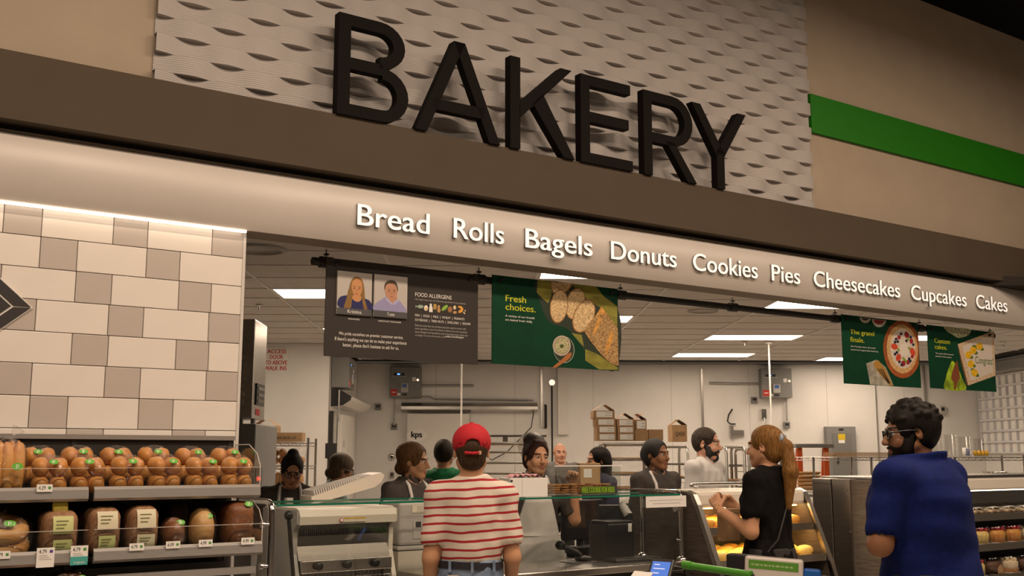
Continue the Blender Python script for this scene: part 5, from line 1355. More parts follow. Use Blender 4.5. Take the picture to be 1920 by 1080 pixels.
# ------------------------------------------------------------------ electrical boxes and conduits
def elbox(name, M_, w, h, d, label):
    """local: x right, z up, front toward -y, origin at lower left on the wall"""
    r = empty(name, M_, label, 'electrical box', 'grey electrical boxes')
    MB().box(0, w, -d, 0, 0, h, c=0.008).build('enclosure', M_greybox, r)
    b_ = box('display', M_black, w * .13, w * .47, -d - .004, -d, h * .72, h * .80, r); box('display_light', mat('display_blue', (.05, .1, .4), .4, emit=(.2, .5, 1), estr=1.2), w * .24, w * .33, -d - .006, -d - .004, h * .735, h * .785, b_)
    box('handle_strip', M_ltgrey, w * .06, w * .55, -d - .01, -d, h * .685, h * .70, r)
    rs = box('red_label', mat('label_red', (0.55, 0.03, 0.02), .5), w * .04, w * .24, -d - .003, -d, h * .06, h * .27, r); box('label_line', M_inkw, w * .08, w * .20, -d - .004, -d - .003, h * .15, h * .18, rs)
    box('white_label', M_paper, w * .25, w * .35, -d - .003, -d, h * .06, h * .14, r); box('arrow_label', M_paper, w * .72, w * .84, -d - .003, -d, h * .53, h * .66, r)
    ctrl = MB().box(w * .36, w * .60, -d - .03, -d, h * .16, h * .46, c=.01).build('controller', M_ltgrey, r); box('controller_screen', mat('ctrl_blue', (.05, .12, .4), .4), w * .41, w * .55, -d - .033, -d - .03, h * .32, h * .43, ctrl)
    MB().cyl((w * .90, -d, h * .57), (w * .90, -d - .02, h * .57), .022, 14).build('lock_knob', M_chrome, r)
    box('lower_strip', M_black, w * .40, w * .56, -d - .003, -d, h * .06, h * .12, r)
    return r
def wallbox(px0, py0, px1, py1, label, wy=BACK):
    a = on_y(px0, py0, wy - 0.2); b_ = on_y(px1, py1, wy - 0.2)
    return elbox('electrical_box', T(a.x, wy - 0.006, b_.z), b_.x - a.x, a.z - b_.z, 0.2, label)
wallbox(731, 688, 789, 745, 'grey electrical box on the back wall left of the long steel air curtain')
wallbox(1427, 691, 1486, 746, 'grey electrical box on the back wall behind the thin white pole')
def pipe(pts, r_, m_, label, name='conduit', cat='pipe', parts=()):
    o = MB().tube(pts, r_, 8).build(name, m_)
    tag(o, label, cat, 'wall conduits'); return o
B1 = BACK - 0.05
def wp(px, py, y=B1): return on_y(px, py, y)
pipe([wp(789, 723), wp(850, 723), wp(888, 723)], 0.018, M_galv, 'horizontal conduit right of the left electrical box')
pipe([wp(789, 743), wp(805, 743), wp(815, 748), wp(1000, 750)], 0.012, M_galv, 'long bent conduit above the steel air curtain')
pipe([wp(740, 745), wp(740, 772), wp(739, 798)], 0.014, M_galv, 'vertical conduit under the left electrical box')
pipe([wp(1330, 718), wp(1380, 719), wp(1427, 719)], 0.018, M_galv, 'horizontal conduit left of the right electrical box')
pipe([wp(1474, 746), wp(1475, 775), wp(1475, 790)], 0.014, M_galv, 'vertical conduit under the right electrical box')
def outlet(px, py, label, w=0.10, h=0.10, y=BACK, m_=M_greybox):
    p = on_y(px, py, y - 0.03)
    r = empty('outlet_box', T(p.x, y - 0.006, p.z), label, 'outlet', 'wall outlet boxes')
    MB().box(-w / 2, w / 2, -0.05, 0, -h / 2, h / 2, c=.006).build('box', m_, r)
    box('socket', M_black, -w * .3, w * .3, -0.054, -0.05, -h * .1, h * .3, r)
outlet(709, 763, 'square grey outlet between the air curtain and the electrical box'); outlet(739, 800, 'outlet at the foot of the left vertical conduit')
outlet(1414, 750, 'square dark outlet left of the right electrical box'); outlet(1475, 797, 'outlet at the foot of the right vertical conduit')
outlet(1767, 769, 'light grey wall box right of the steel column', 0.09, 0.14, m_=M_ltgrey); outlet(735, 891, 'small steel outlet low on the back wall', .07, .1, m_=M_chrome)
# steel air curtain on the back wall
a = wp(752, 755, BACK - .2); b_ = wp(1008, 772, BACK - .2)
ac = empty('air_curtain', T(a.x, BACK - 0.006, b_.z), 'long stainless air curtain above the white cold room door', 'air curtain')
hh_ = a.z - b_.z; ww = b_.x - a.x
pts = [(0, 0), (-0.12, -0.0), (-0.20, hh_ * .25), (-0.2, hh_ * .6), (-0.12, hh_), (0, hh_)]
n = 6; vs = [(0, p[0], p[1]) for p in pts] + [(ww, p[0], p[1]) for p in pts]
MB().add(vs, [tuple(range(n)), tuple(reversed(range(n, 2 * n)))] + [(i, n + i, n + (i + 1) % n, (i + 1) % n) for i in range(n)]).build('casing', M_steelh, ac)
box('mounting_rail', M_ltgrey, 0, ww, -0.03, 0, hh_, hh_ + 0.02, ac)
MB().tube([(ww - .06, -.1, 0), (ww - .1, -.1, -.25), (ww - .5, -.1, -.65), (ww - .75, -.1, -.78)], .008, 6).build('power_cable', M_black, ac)
# white air curtain on the jog wall
aj = empty('air_curtain', T(JOG, 14.8, 0), 'white air curtain with a black end cap on the left side wall', 'air curtain')
z0, z1 = zpx(757, 14.8), zpx(736, 14.8)
pts = [(0, z0 - .04), (0.16, z0 - .02), (0.26, z0 + .05), (0.27, z0 + .10), (0.15, z1 + .02), (0, z1 + .05)]
vs = [(p[0], 0.05, p[1]) for p in pts] + [(p[0], 2.6, p[1]) for p in pts]
MB().add(vs, [tuple(reversed(range(n))), tuple(range(n, 2 * n))] + [(i, (i + 1) % n, n + (i + 1) % n, n + i) for i in range(n)]).build('casing', M_white, aj)
vs = [(p[0] * 1.02, 0.0, p[1]) for p in pts] + [(p[0] * 1.02, 0.05, p[1]) for p in pts]
MB().add(vs, [tuple(reversed(range(n))), tuple(range(n, 2 * n))] + [(i, (i + 1) % n, n + (i + 1) % n, n + i) for i in range(n)]).build('end_cap', M_blackgloss, aj)
# grey box high on the jog wall
r = elbox('electrical_box', Matrix(((0, -1, 0, JOG + 0.006), (1, 0, 0, 14.75), (0, 0, 1, zpx(727, 14.75)), (0, 0, 0, 1))), 0.62, 0.42, 0.24, 'grey electrical box high on the left side wall')
outlet_ = MB().tube([(JOG + 0.12, 14.72, zpx(731, 14.7)), (JOG + 0.12, 14.72, zpx(770, 14.7)), (JOG + .13, 14.72, zpx(790, 14.7))], .012, 8).build('conduit', M_galv); tag(outlet_, 'thin conduit on the left side wall corner', 'pipe', 'wall conduits')
# door on the jog wall
dr = empty('door_1', T(JOG, 15.1, 0), kind='structure')
box('door_frame', M_ltgrey, 0.0, 0.05, -0.06, 0.0, 0.0, 2.16, dr); box('door_slab', M_white, 0.06, 0.12, 0.0, 1.4, 0.0, 2.12, dr)
MB().cyl((0.12, 0.25, 1.72), (0.124, 0.25, 1.72), 0.055, 18).build('oval_badge', M_ltgrey, dr)
st = MB().box(-0.02, 0.03, -0.03, 0.03, 0, 2.15).box(-0.06, 0.08, -0.06, 0.06, 1.52, 1.72).box(0.0, 0.09, -0.1, 0.0, 1.36, 1.46).build('door_strike', M_black, M=T(JOG + .03, 14.66, 0)); tag(st, 'black door post with latch boxes at the left wall corner', 'door hardware')
# cold room doors on the back wall
kd = empty('door_2', T(wp(764, 776).x, BACK - 0.10, 0), kind='structure')
ww = wp(880, 776).x - wp(764, 776).x; zt = wp(764, 776).z
MB().box(0, ww, -0.06, 0.09, 0.0, zt, c=.01).build('door_slab', M_white, kd)
box('door_edge', M_ltgrey, ww, ww + .02, -.05, .09, 0, zt, kd)
e = flat('logo_oval', M_paper, ell(0, 0, .16, .10, 28), kd, 0.0); e.matrix_local = Matrix.Translation((ww * .16, -.062, wp(781, 817).z)) @ Matrix.Rotation(math.pi / 2, 4, 'X')
put_text('logo_text', 'kps', M_print, -.09, .09, -.06, .07, kd, M=Matrix.Translation((ww * .16, -.0635, wp(781, 817).z)) @ Matrix.Rotation(math.pi / 2, 4, 'X'), depth=.001, offset=.04)
lt = empty('door_latch', T(wp(734, 857).x, BACK - .006, wp(734, 857).z), 'round steel latch on the white cold room wall', 'door latch')
MB().lathe([(0, 0), (.055, 0), (.055, .015), (.03, .02), (0, .02)], 20, M=Matrix.Rotation(math.pi / 2, 4, 'X')).build('rose', M_chrome, lt); MB().lathe([(0, .02), (.02, .02), (.02, .04), (0, .04)], 14, M=Matrix.Rotation(math.pi / 2, 4, 'X')).build('button', M_black, lt)
# steel corner guards and trims on the back wall
def guard(px0, px1, py0, py1, label, y=BACK, m_=M_steel):
    a = on_y(px0, py0, y - .03); b_ = on_y(px1, py1, y - .03)
    o = MB().box(0, b_.x - a.x, -0.03, 0, b_.z, min(a.z, CEIL - .01), c=.004).build('corner_guard', m_, M=T(a.x, y - .006, 0)); tag(o, label, 'corner guard', 'steel corner guards')
guard(1313, 1324, 690, 930, 'steel corner guard on the back wall behind the man in white')
guard(1640, 1652, 690, 930, 'steel corner guard behind the head of the man in blue')
guard(1727, 1748, 640, 930, 'wide steel column right of the pie poster')
guard(1013, 1018, 690, 802, 'slim steel strip under the bread poster')
o = MB().box(0, .17, -.1, 0, wp(1045, 815).z, CEIL - .02, c=.005).build('wall_duct', M_white, M=T(wp(1045, 700).x, BACK - .006, 0)); tag(o, 'white boxed duct on the back wall below the bread poster', 'duct')
hd_ = empty('door_handle_bar', T(wp(1023, 780).x, BACK - .01, 0), 'black vertical handle on the back wall', 'handle')
MB().tube([(0, 0, wp(0, 801).z), (0, -.07, wp(0, 799).z), (0, -.07, wp(0, 761).z), (0, 0, wp(0, 759).z)], .022, 8).build('grip', M_black, hd_)
pg = empty('gas_pipe', T(wp(1035, 780).x, BACK - .02, 0), 'thin pipe with a gauge beside the white duct', 'pipe')
MB().cyl((0, -.04, wp(0, 905).z), (0, -.04, wp(0, 715).z), .014, 8).build('pipe_run', M_black, pg); MB().cyl((0, -.09, wp(0, 716).z), (0, -.03, wp(0, 716).z), .05, 16).build('gauge', M_chrome, pg)
# thin poles from the ceiling
for px, py0, d, lb in ((1441, 641, 14.0, 'thin white pole dropping from the ceiling behind the ponytail woman'), (866, 640, 12.5, 'thin white pole dropping from the ceiling behind the dark notice board')):
    p = on_z(px, py0, CEIL)
    o = MB().cyl((0, 0, 0.0), (0, 0, CEIL), .012, 10).cyl((0, 0, CEIL - .03), (0, 0, CEIL), .05, 14).build('service_pole', M_white, M=T(p.x, p.y, 0)); tag(o, lb, 'pole', 'service poles')
# cable loop, latch on the right
o = MB().tube([wp(1373, 767), wp(1366, 778), wp(1364, 790), wp(1370, 795), wp(1379, 795)], .012, 6).build('cable', M_black); tag(o, 'black cable loop on the back wall', 'cable')
lt = empty('door_latch', T(wp(1433, 783).x, BACK - .01, wp(1433, 783).z), 'long steel latch under the right electrical box', 'door latch')
MB().box(-.04, .04, -.04, 0, -.02, .14, c=.004).build('plate', M_chrome, lt); MB().tube([(0, -.05, .0), (0, -.06, -.12)], .012, 8).build('lever', M_chrome, lt)
hp = empty('cold_room_bracket', T(wp(1370, 812).x, BACK - .01, wp(1370, 812).z), 'steel cold room hinge bar above the man in white', 'bracket')
MB().box(0, .22, -.06, 0, -.05, .05, c=.01).box(-.02, .04, -.09, 0, -.07, .12, c=.006).build('hinge_arm', M_steel, hp)

# ------------------------------------------------------------------ electrical panel, ladder
a = wp(1546, 800); b_ = wp(1605, 898)
ep = empty('breaker_cabinet', T(a.x, BACK - .006, b_.z), 'tall grey electrical panel with a yellow sticker', 'electrical panel')
w, h = b_.x - a.x, a.z - b_.z + .5
ep.location.z -= .5
MB().box(0, w, -.14, 0, 0, h, c=.004).build('enclosure', M_greybox, ep); dd = box('panel_door', mat('grey_enamel_door', (.17, .17, .165), .45), w * .18, w * .84, -.148, -.14, .04, h * .92, ep)
box('nameplate', M_black, w * .42, w * .58, -.149, -.14, h * .955, h * .975, ep)
box('yellow_sticker', mat('sticker_yellow', (.62, .45, .02), .5), w * .38, w * .62, -.151, -.148, h * .84, h * .91, dd); box('white_sticker', M_paper, w * .39, w * .60, -.151, -.148, h * .80, h * .838, dd)
MB().box(w * .31, w * .37, -.17, -.148, h * .56, h * .63, c=.004).build('latch', M_black, dd)
p = at(1525, 860, 13.6)
ld = empty('step_ladder', T(p.x, p.y, 0), 'orange step ladder with grey top behind the wire shelf', 'ladder')
M_org = mat('ladder_orange', (.62, .10, .015), .45)
tz = zpx(832, 13.6)
for x in (-.17, .16):
    MB().box(x - .03, x + .03, -.02, .02, 0, tz - .05).build('rail', M_org, ld); MB().tube([(x, .08, tz - .06), (x * 1.2, .6, 0)], .02, 6).build('rear_leg', M_org, ld)
MB().box(-.24, .24, -.1, .14, tz - .05, tz, c=.01).build('top_cap', M_greybox, ld)
for k in range(6): box('step', M_galv, -.15, .14, -.05, .05, .25 + k * .2, .28 + k * .2, ld)

# ------------------------------------------------------------------ bun pan racks
def pan_rack(px0, px1, ptop, d, label, trays, zt=None, depth=.55):
    x0, x1 = wpx(px0, d), wpx(px1, d); zt = zt or zpx(ptop, d); y0 = at(px0, 855, d).y
    r = empty('pan_rack', T(x0, y0, 0), label, 'bakery rack', 'bakery pan racks')
    w = x1 - x0
    for x in (0, w):
        pts = [(x, 0, .1), (x, 0, zt - .06), (x, .03, zt - .015), (x, .07, zt), (x, depth - .07, zt), (x, depth - .03, zt - .015), (x, depth, zt - .06), (x, depth, .1)]
        MB().tube(pts, .014, 8).build('side_frame', M_steel, r)
        m = MB(); k = int((zt - .3) / .075)
        for i in range(k): m.box(x - .006 if x else 0, x + .02 if not x else x, .01, depth - .01, .2 + i * .075, .205 + i * .075)
        m.build('runner_set', M_steel, r)
    for z in (zt, .12):
        for y in (.05, depth - .05): MB().cyl((0, y, z), (w, y, z), .012, 8).build('cross_bar', M_steel, r)
    for z in trays:
        t_ = MB().box(.02, w - .02, .0, depth, z, z + .006).box(.02, w - .02, -.004, .004, z, z + .022).build('tray', M_steelh, r)
        if random.Random(z).random() < .7: MB().box(.05, w - .05, .03, depth - .03, z + .006, z + .035, c=.012).build('tray_load', M_crustD, t_)
    for x in (0, w):
        for y in (.02, depth - .02): MB().lathe([(0, -.02), (.05, -.02), (.05, .02), (0, .02)], 12, M=Matrix.Translation((x, y, .05)) @ Matrix.Rotation(math.pi / 2, 4, 'Y')).build('caster', M_black, r)
    return r
ra = pan_rack(905, 1000, 832, 9.4, 'empty steel pan rack behind the woman in the red cap', (.5, .8, 1.3))
w = wpx(1000, 9.4) - wpx(905, 9.4)
MB().box(.02, w + .12, .1, .16, zpx(819, 9.4), zpx(815, 9.4)).box(w * .4, w * .5, .1, .16, zpx(828, 9.4), zpx(819, 9.4)).build('top_bar', M_steel, ra)
for py in (848, 868, 888): MB().cyl((0, 0, zpx(py, 9.4)), (w, 0, zpx(py, 9.4)), .010, 8).build('front_bar', M_steel, ra)
rb_ = pan_rack(1135, 1222, 828, 11.2, 'pan rack under clear plastic wrap below the cardboard boxes', (.5, .7, .9, 1.05, 1.2, 1.35, 1.5), zt=1.665)
w = wpx(1222, 11.2) - wpx(1135, 11.2)
m = MB(); NN = 16
vs = []
for j in range(9):
    for i in range(NN + 1):
        t = i / NN; zz = 1.690 - 1.1 * (j / 8)
        vs.append((-.03 + (w + .06) * t, -.03 - .022 * abs(math.sin(t * 17 + j * 1.3)) - .012 * math.sin(j * 2.1 + t * 9), zz))
m.add(vs, [(j * (NN + 1) + i, (j + 1) * (NN + 1) + i, (j + 1) * (NN + 1) + i + 1, j * (NN + 1) + i + 1) for j in range(8) for i in range(NN)], True)
m.box(-.03, w + .03, -.03, .58, 1.686, 1.690)
m.build('plastic_cover', glass_mat('plastic_wrap', (.95, .94, .93), .9, .12, .9), rb_)
pan_rack(1362, 1396, 838, 10.3, 'narrow steel pan rack beside the man in white', (.4, .6, .8, 1.0, 1.15, 1.3, 1.45))
pan_rack(1404, 1482, 842, 10.35, 'wide steel pan rack behind the ponytail woman', (.4, .6, .8, 1.0, 1.15, 1.3, 1.45))
pan_rack(1222, 1290, 838, 12.2, 'steel pan rack behind the worker in the black cap', (.5, .7, .9, 1.1, 1.3, 1.45))
# cartons on the wrapped rack
def ctn(px0, px1, py0, py1, d, label, flaps=False, lab=True, dep=.3, text=None):
    x0, x1 = wpx(px0, d), wpx(px1, d); z0, z1 = zpx(py1, d), zpx(py0, d)
    carton('carton', T((x0 + x1) / 2, at(px0, 855, d).y + dep / 2 + .02, z0), x1 - x0, dep, z1 - z0 - .001, label, flaps, lab, text, 'cartons stacked on the racks')
D = 11.2
for k, (a, b_, c_, e_, f_) in enumerate(((1120, 1157, 812, 826, 0), (1120, 1157, 798, 812, 0), (1118, 1156, 784, 798, 0), (1114, 1154, 769, 784, 1))):
    ctn(a, b_, c_, e_, D, 'labelled cardboard box, %s from the bottom of the taller stack' % ORD[k], bool(f_))
for k, (a, b_, c_, e_, f_) in enumerate(((1159, 1191, 812, 826, 0), (1159, 1191, 799, 812, 0), (1158, 1191, 785, 799, 1))):
    ctn(a, b_, c_, e_, D, 'labelled cardboard box, %s from the bottom of the shorter stack' % ORD[k], bool(f_))
ctn(1192, 1217, 806, 826, D, 'plain cardboard box under the small labelled box', lab=False); ctn(1193, 1214, 786, 806, D, 'small cardboard box with a white label on the plain box', True)
ctn(1218, 1245, 805, 826, D, 'plain cardboard box at the right of the stacks', lab=False)
ctn(1262, 1290, 796, 828, 12.2, 'upright printed cardboard box with open flaps', True, False, text='Q450')

# ------------------------------------------------------------------ right-hand wire shelf with containers
SX0, SX1 = wpx(1490, 11.0), wpx(1935, 11.0)
wr_ = wire_rack('wire_rack', SX0, SX1, 11.0, 11.5, (.5, 1.20, 1.535), 1.56, 'long chrome wire shelf behind the man in blue', wires=20)
for px in (1530, 1602, 1640, 1800): MB().cyl((wpx(px, 11) - SX0, .012, 0), (wpx(px, 11) - SX0, .012, 1.54), .013, 10).build('post', M_chrome, wr_)
fc = empty('flat_cartons', T(wpx(1562, 11.1), 11.05, 1.545), 'stack of flattened cardboard on the long wire shelf', 'cardboard')
for k in range(4): MB().box(.01 * k, .72 - .02 * (k % 2), .01, .36, .011 * k, .011 * k + .008).build('cardboard_sheet', M_card, fc, Matrix.Rotation(.01 * (k - 2), 4, 'Z'))
tub = MB()
for k in range(9): tub.lathe([(.060, k * .022), (.068, k * .022 + .02), (.069, k * .022 + .022)], 16)
tub_me = tub.mesh('tub_stack_shell'); tub_me.materials.append(M_clear)
stk_labels = ['first', 'second', 'third', 'fourth', 'fifth', 'sixth', 'seventh']
for q, (px, sc) in enumerate(((1766, 1.05), (1793, 1.0), (1820, .9), (1849, .82))):
    r = empty('tub_stack', T(wpx(px, 11.25), 11.25, 1.545), 'stack of clear plastic tubs on the long wire shelf, %s from the left' % stk_labels[q], 'plastic tubs', 'stacked clear tubs')
    o = link_mesh('tub_shells', tub_me, None, r); o.scale = (.95, .95, sc * 1.15)
    MB().lathe([(0, 0), (.058, 0), (.058, .004), (0, .004)], 16).build('bottom_tub', M_clear, r)
mg = empty('mug', T(wpx(1822, 11.06), 11.06, 1.545), 'small patterned mug at the shelf edge', 'mug')
MB().lathe([(0, 0), (.035, 0), (.038, .09), (.034, .09), (.031, .01), (0, .01)], 18).build('cup', M_paper, mg); MB().tube([(.037, 0, .02), (.06, 0, .03), (.06, 0, .065), (.037, 0, .075)], .006, 6).build('handle', M_paper, mg)
for q in range(4): MB().box(-.02, .02, -.0385, -.036, .015 + q * .018, .024 + q * .018).build('mug_pattern', mat('mug_blue', (.03, .06, .3), .4), mg)
cu = empty('cupcake_pack', T(wpx(1850, 11.07), 11.07, 1.545), 'pack of yellow cupcakes at the shelf edge', 'cupcakes')
for q in range(4): MB().blob((-.06 + q * .04, 0, .035), (.02, .025, .03), 10, 8).build('cupcake', mat('cupcake_yellow', (.72, .42, .03), .5), cu)
MB().box(-.09, .09, -.04, .04, 0, .006).build('tray', M_clear, cu)
# pies and trays low on that shelf
for q, (px, z, lb) in enumerate(((1522, 1.205, 'stack of pale pies on the wire shelf left of the steel post'), (1700, 1.205, 'stack of foil trays hidden low on the wire shelf'), (1790, 1.205, 'stack of clear lids low on the wire shelf'), (1880, 1.205, 'stack of foil pans at the right end of the wire shelf'))):
    r = empty('tray_stack', T(wpx(px, 11.15), 11.2, z + .004), lb, 'trays', 'stacks on the lower wire shelf')
    for k in range(5): MB().lathe([(0, 0), (.10, 0), (.13, .03), (.125, .03), (.1, .008), (0, .008)], 18).build('tray', M_chrome if q else M_crustD, r, Matrix.Translation((0, 0, k * .038)))
# label bins on the right wall
bn = empty('label_rack', T(ROOM_R - .006, BACK - 1.75, 0), 'white rack of paper pockets on the right wall', 'rack')
zt, zb = zpx(702, 17.0), zpx(850, 17.0); NC, NR = 7, 7
cw, chh = 1.7 / NC, (zt - zb) / NR
box('rack_back', M_white, -.03, 0, 0, 1.7, zb, zt + .03, bn)
pk = MB().box(-.035, -.03, .02, cw - .02, .02, chh - .02).mesh('paper_pocket'); pk.materials.append(M_paper)
fr_ = MB()
for (a, b_, c_, e_) in ((0, cw, 0, .022), (0, cw, chh - .012, chh), (0, .014, 0, chh), (cw - .014, cw, 0, chh)): fr_.box(-.075, -.03, a, b_, c_, e_)
fr_me = fr_.mesh('pocket_frame'); fr_me.materials.append(mat('pocket_white', (.66, .66, .68), .4))
for i in range(NC):
    for j in range(NR):
        for me_, nm in ((pk, 'paper_pocket'), (fr_me, 'pocket_frame')):
            o = link_mesh(nm, me_, None, bn); o.location = (0, i * cw, zb + j * chh)
box('shelf_top', M_steelh, -.25, 0, 0, 1.7, zt + .03, zt + .05, bn)
# prep table with bin behind the pastry case
p = at(1500, 1000, 9.4)
pt = empty('prep_table', T(p.x, p.y, 0), 'stainless prep table between the pastry case and cake case', 'table')
MB().box(-.25, .62, -.3, .35, .92, .95, c=.004).build('table_top', M_steelh, pt); MB().tube([(-.2, .3, .95), (-.2, .3, 1.14), (-.16, .3, 1.18), (.1, .3, 1.18), (.16, .3, 1.14), (.16, .3, .95)], .02, 8).build('grab_rail', M_chrome, pt)
for x in (-.22, .58):
    for y in (-.26, .31): MB().cyl((x, y, 0), (x, y, .92), .02, 8).build('leg', M_chrome, pt)
MB().box(-.12, .1, -.05, .2, .95, 1.05, c=.02).build('bag_roll', mat('bag_grey_film', (.45, .45, .47), .25), pt)
p = at(1506, 1040, 8.7)
bi = empty('waste_bin', T(p.x, p.y, 0), 'dark waste bin with a clear liner beside the cake case', 'bin')
MB().lathe([(.0, 0), (.17, 0), (.20, .68), (.19, .68), (.165, .02), (0, .02)], 20, smooth=True).build('bin_body', M_black, bi)
MB().lathe([(.202, .45), (.207, .68), (.212, .70), (.19, .70), (.18, .6)], 20).build('liner', mat('liner_film', (.40, .40, .42), .25), bi)
# ================================================================== people: smooth implicit bodies meshed with surface nets
def smin(a, b, k):
    if k <= 0: return np.minimum(a, b)
    h = np.clip(.5 + .5 * (b - a) / k, 0, 1); return b + (a - b) * h - k * h * (1 - h)
class Field:
    def __init__(s, lo, hi, h):
        s.lo = np.array(lo, float); s.h = h
        s.n = np.maximum(4, np.ceil((np.array(hi, float) - s.lo) / h).astype(int) + 1)
        s.F = np.full(s.n, .15, np.float32)
        s.ax = [s.lo[i] + h * np.arange(s.n[i]) for i in range(3)]
    def win(s, lo, hi, pad):
        a = np.clip(np.floor((np.array(lo) - pad - s.lo) / s.h).astype(int), 0, s.n)
        b = np.clip(np.ceil((np.array(hi) + pad - s.lo) / s.h).astype(int) + 1, 0, s.n)
        return a, b
    def op(s, prim, k=.02, mode='u'):
        fn, lo, hi = prim
        a, b = s.win(lo, hi, k + .03)
        if np.any(b - a < 1): return s
        x = s.ax[0][a[0]:b[0], None, None]; y = s.ax[1][None, a[1]:b[1], None]; z = s.ax[2][None, None, a[2]:b[2]]
        d = fn(x, y, z)
        sl = (slice(a[0], b[0]), slice(a[1], b[1]), slice(a[2], b[2]))
        f = s.F[sl]
        if mode == 'u': s.F[sl] = smin(f, d, k)
        elif mode == 's': s.F[sl] = -smin(-f, d, k)
        elif mode == 'i': s.F = s.F        # see clip()
        return s
    def clip(s, fn, k=0.0):
        x = s.ax[0][:, None, None]; y = s.ax[1][None, :, None]; z = s.ax[2][None, None, :]
        d = fn(x, y, z); s.F = (-smin(-s.F, -d, k) if k > 0 else np.maximum(s.F, d)).astype(np.float32); return s
    def wrinkle(s, amp, f, seed=0):
        r = np.random.RandomState(seed); x = s.ax[0][:, None, None]; y = s.ax[1][None, :, None]; z = s.ax[2][None, None, :]
        w = 0
        for i in range(4):
            d = r.normal(size=3); d /= np.linalg.norm(d); d[2] *= .8
            w = w + np.sin(f * (1 + .6 * i) * (d[0] * x + d[1] * y + d[2] * z) + r.uniform(0, 6) + 1.5 * np.sin(f * .4 * (x * d[1] + z * d[0] * 2) + i)) / (1 + .5 * i)
        s.F = (s.F + amp * w).astype(np.float32); return s
    def mesh(s):
        F = s.F; h = s.h
        F[0], F[-1], F[:, 0], F[:, -1], F[:, :, 0], F[:, :, -1] = (.1,) * 6
        ins = F < 0
        n = s.n - 1
        cnt = np.zeros(n, np.int8)
        for i in (0, 1):
            for j in (0, 1):
                for k in (0, 1): cnt += ins[i:n[0] + i, j:n[1] + j, k:n[2] + k]
        C = np.argwhere((cnt > 0) & (cnt < 8))
        idx = -np.ones(n, np.int32); idx[C[:, 0], C[:, 1], C[:, 2]] = np.arange(len(C))
        acc = np.zeros((len(C), 3)); num = np.zeros(len(C))
        cor = [(i, j, k) for i in (0, 1) for j in (0, 1) for k in (0, 1)]
        vals = {c: F[C[:, 0] + c[0], C[:, 1] + c[1], C[:, 2] + c[2]] for c in cor}
        for a in cor:
            for ax in range(3):
                if a[ax] == 1: continue
                b = list(a); b[ax] = 1; b = tuple(b)
                fa, fb = vals[a], vals[b]; m = (fa < 0) != (fb < 0)
                t = np.where(m, fa / np.where(m, fa - fb, 1), 0)
                p = np.array(a, float)[None, :].repeat(len(C), 0); p[:, ax] += t
                acc += p * m[:, None]; num += m
        V = s.lo + h * (C + acc / np.maximum(num, 1)[:, None])
        Q = []
        for ax in range(3):
            o1, o2 = [(1, 2), (2, 0), (0, 1)][ax]
            sl0 = [slice(1, -1)] * 3; sl1 = [slice(1, -1)] * 3
            sl0[ax] = slice(0, -1); sl1[ax] = slice(1, None)
            A = ins[tuple(sl0)]; B = ins[tuple(sl1)]
            E = np.argwhere(A != B); inside = A[E[:, 0], E[:, 1], E[:, 2]]
            E = E + 1; E[:, ax] -= 1
            def cell(d1, d2):
                c = E.copy(); c[:, o1] += d1; c[:, o2] += d2; return idx[c[:, 0], c[:, 1], c[:, 2]]
            q = np.stack([cell(-1, -1), cell(0, -1), cell(0, 0), cell(-1, 0)], 1)
            q[~inside] = q[~inside][:, ::-1]
            Q.append(q)
        Q = np.concatenate(Q) if Q else np.zeros((0, 4), int)
        return V, Q[(Q >= 0).all(1)]
ID3 = (np.eye(3), np.zeros(3))
def fr_mul(A, B): return (A[0] @ B[0], A[0] @ B[1] + A[1])
def fr_pt(A, p): return A[0] @ np.array(p, float) + A[1]
def rotm(ax, t):
    c, s_ = math.cos(t), math.sin(t)
    return np.array({'X': [[1, 0, 0], [0, c, -s_], [0, s_, c]], 'Y': [[c, 0, s_], [0, 1, 0], [-s_, 0, c]], 'Z': [[c, -s_, 0], [s_, c, 0], [0, 0, 1]]}[ax])
def loc(fr, x, y, z):
    R, t = fr; x, y, z = x - t[0], y - t[1], z - t[2]
    return (R[0, 0] * x + R[1, 0] * y + R[2, 0] * z, R[0, 1] * x + R[1, 1] * y + R[2, 1] * z, R[0, 2] * x + R[1, 2] * y + R[2, 2] * z)
def ellip(c, r, fr=ID3, R=None):
    f = fr_mul(fr, (R if R is not None else np.eye(3), np.array(c, float))); r = np.array(r, float); m = r.max()
    def fn(x, y, z):
        a, b, c_ = loc(f, x, y, z)
        k0 = np.sqrt((a / r[0]) ** 2 + (b / r[1]) ** 2 + (c_ / r[2]) ** 2) + 1e-6
        k1 = np.sqrt((a / r[0] ** 2) ** 2 + (b / r[1] ** 2) ** 2 + (c_ / r[2] ** 2) ** 2) + 1e-6
        return k0 * (k0 - 1) / k1
    return fn, f[1] - m, f[1] + m
def cone(a, b, ra, rb, fr=ID3):
    a = fr_pt(fr, a); b = fr_pt(fr, b); ab = b - a; L2 = max(1e-9, ab @ ab); m = max(ra, rb)
    def fn(x, y, z):
        px, py, pz = x - a[0], y - a[1], z - a[2]
        t = np.clip((px * ab[0] + py * ab[1] + pz * ab[2]) / L2, 0, 1)
        return np.sqrt((px - t * ab[0]) ** 2 + (py - t * ab[1]) ** 2 + (pz - t * ab[2]) ** 2) - (ra + t * (rb - ra))
    return fn, np.minimum(a, b) - m, np.maximum(a, b) + m
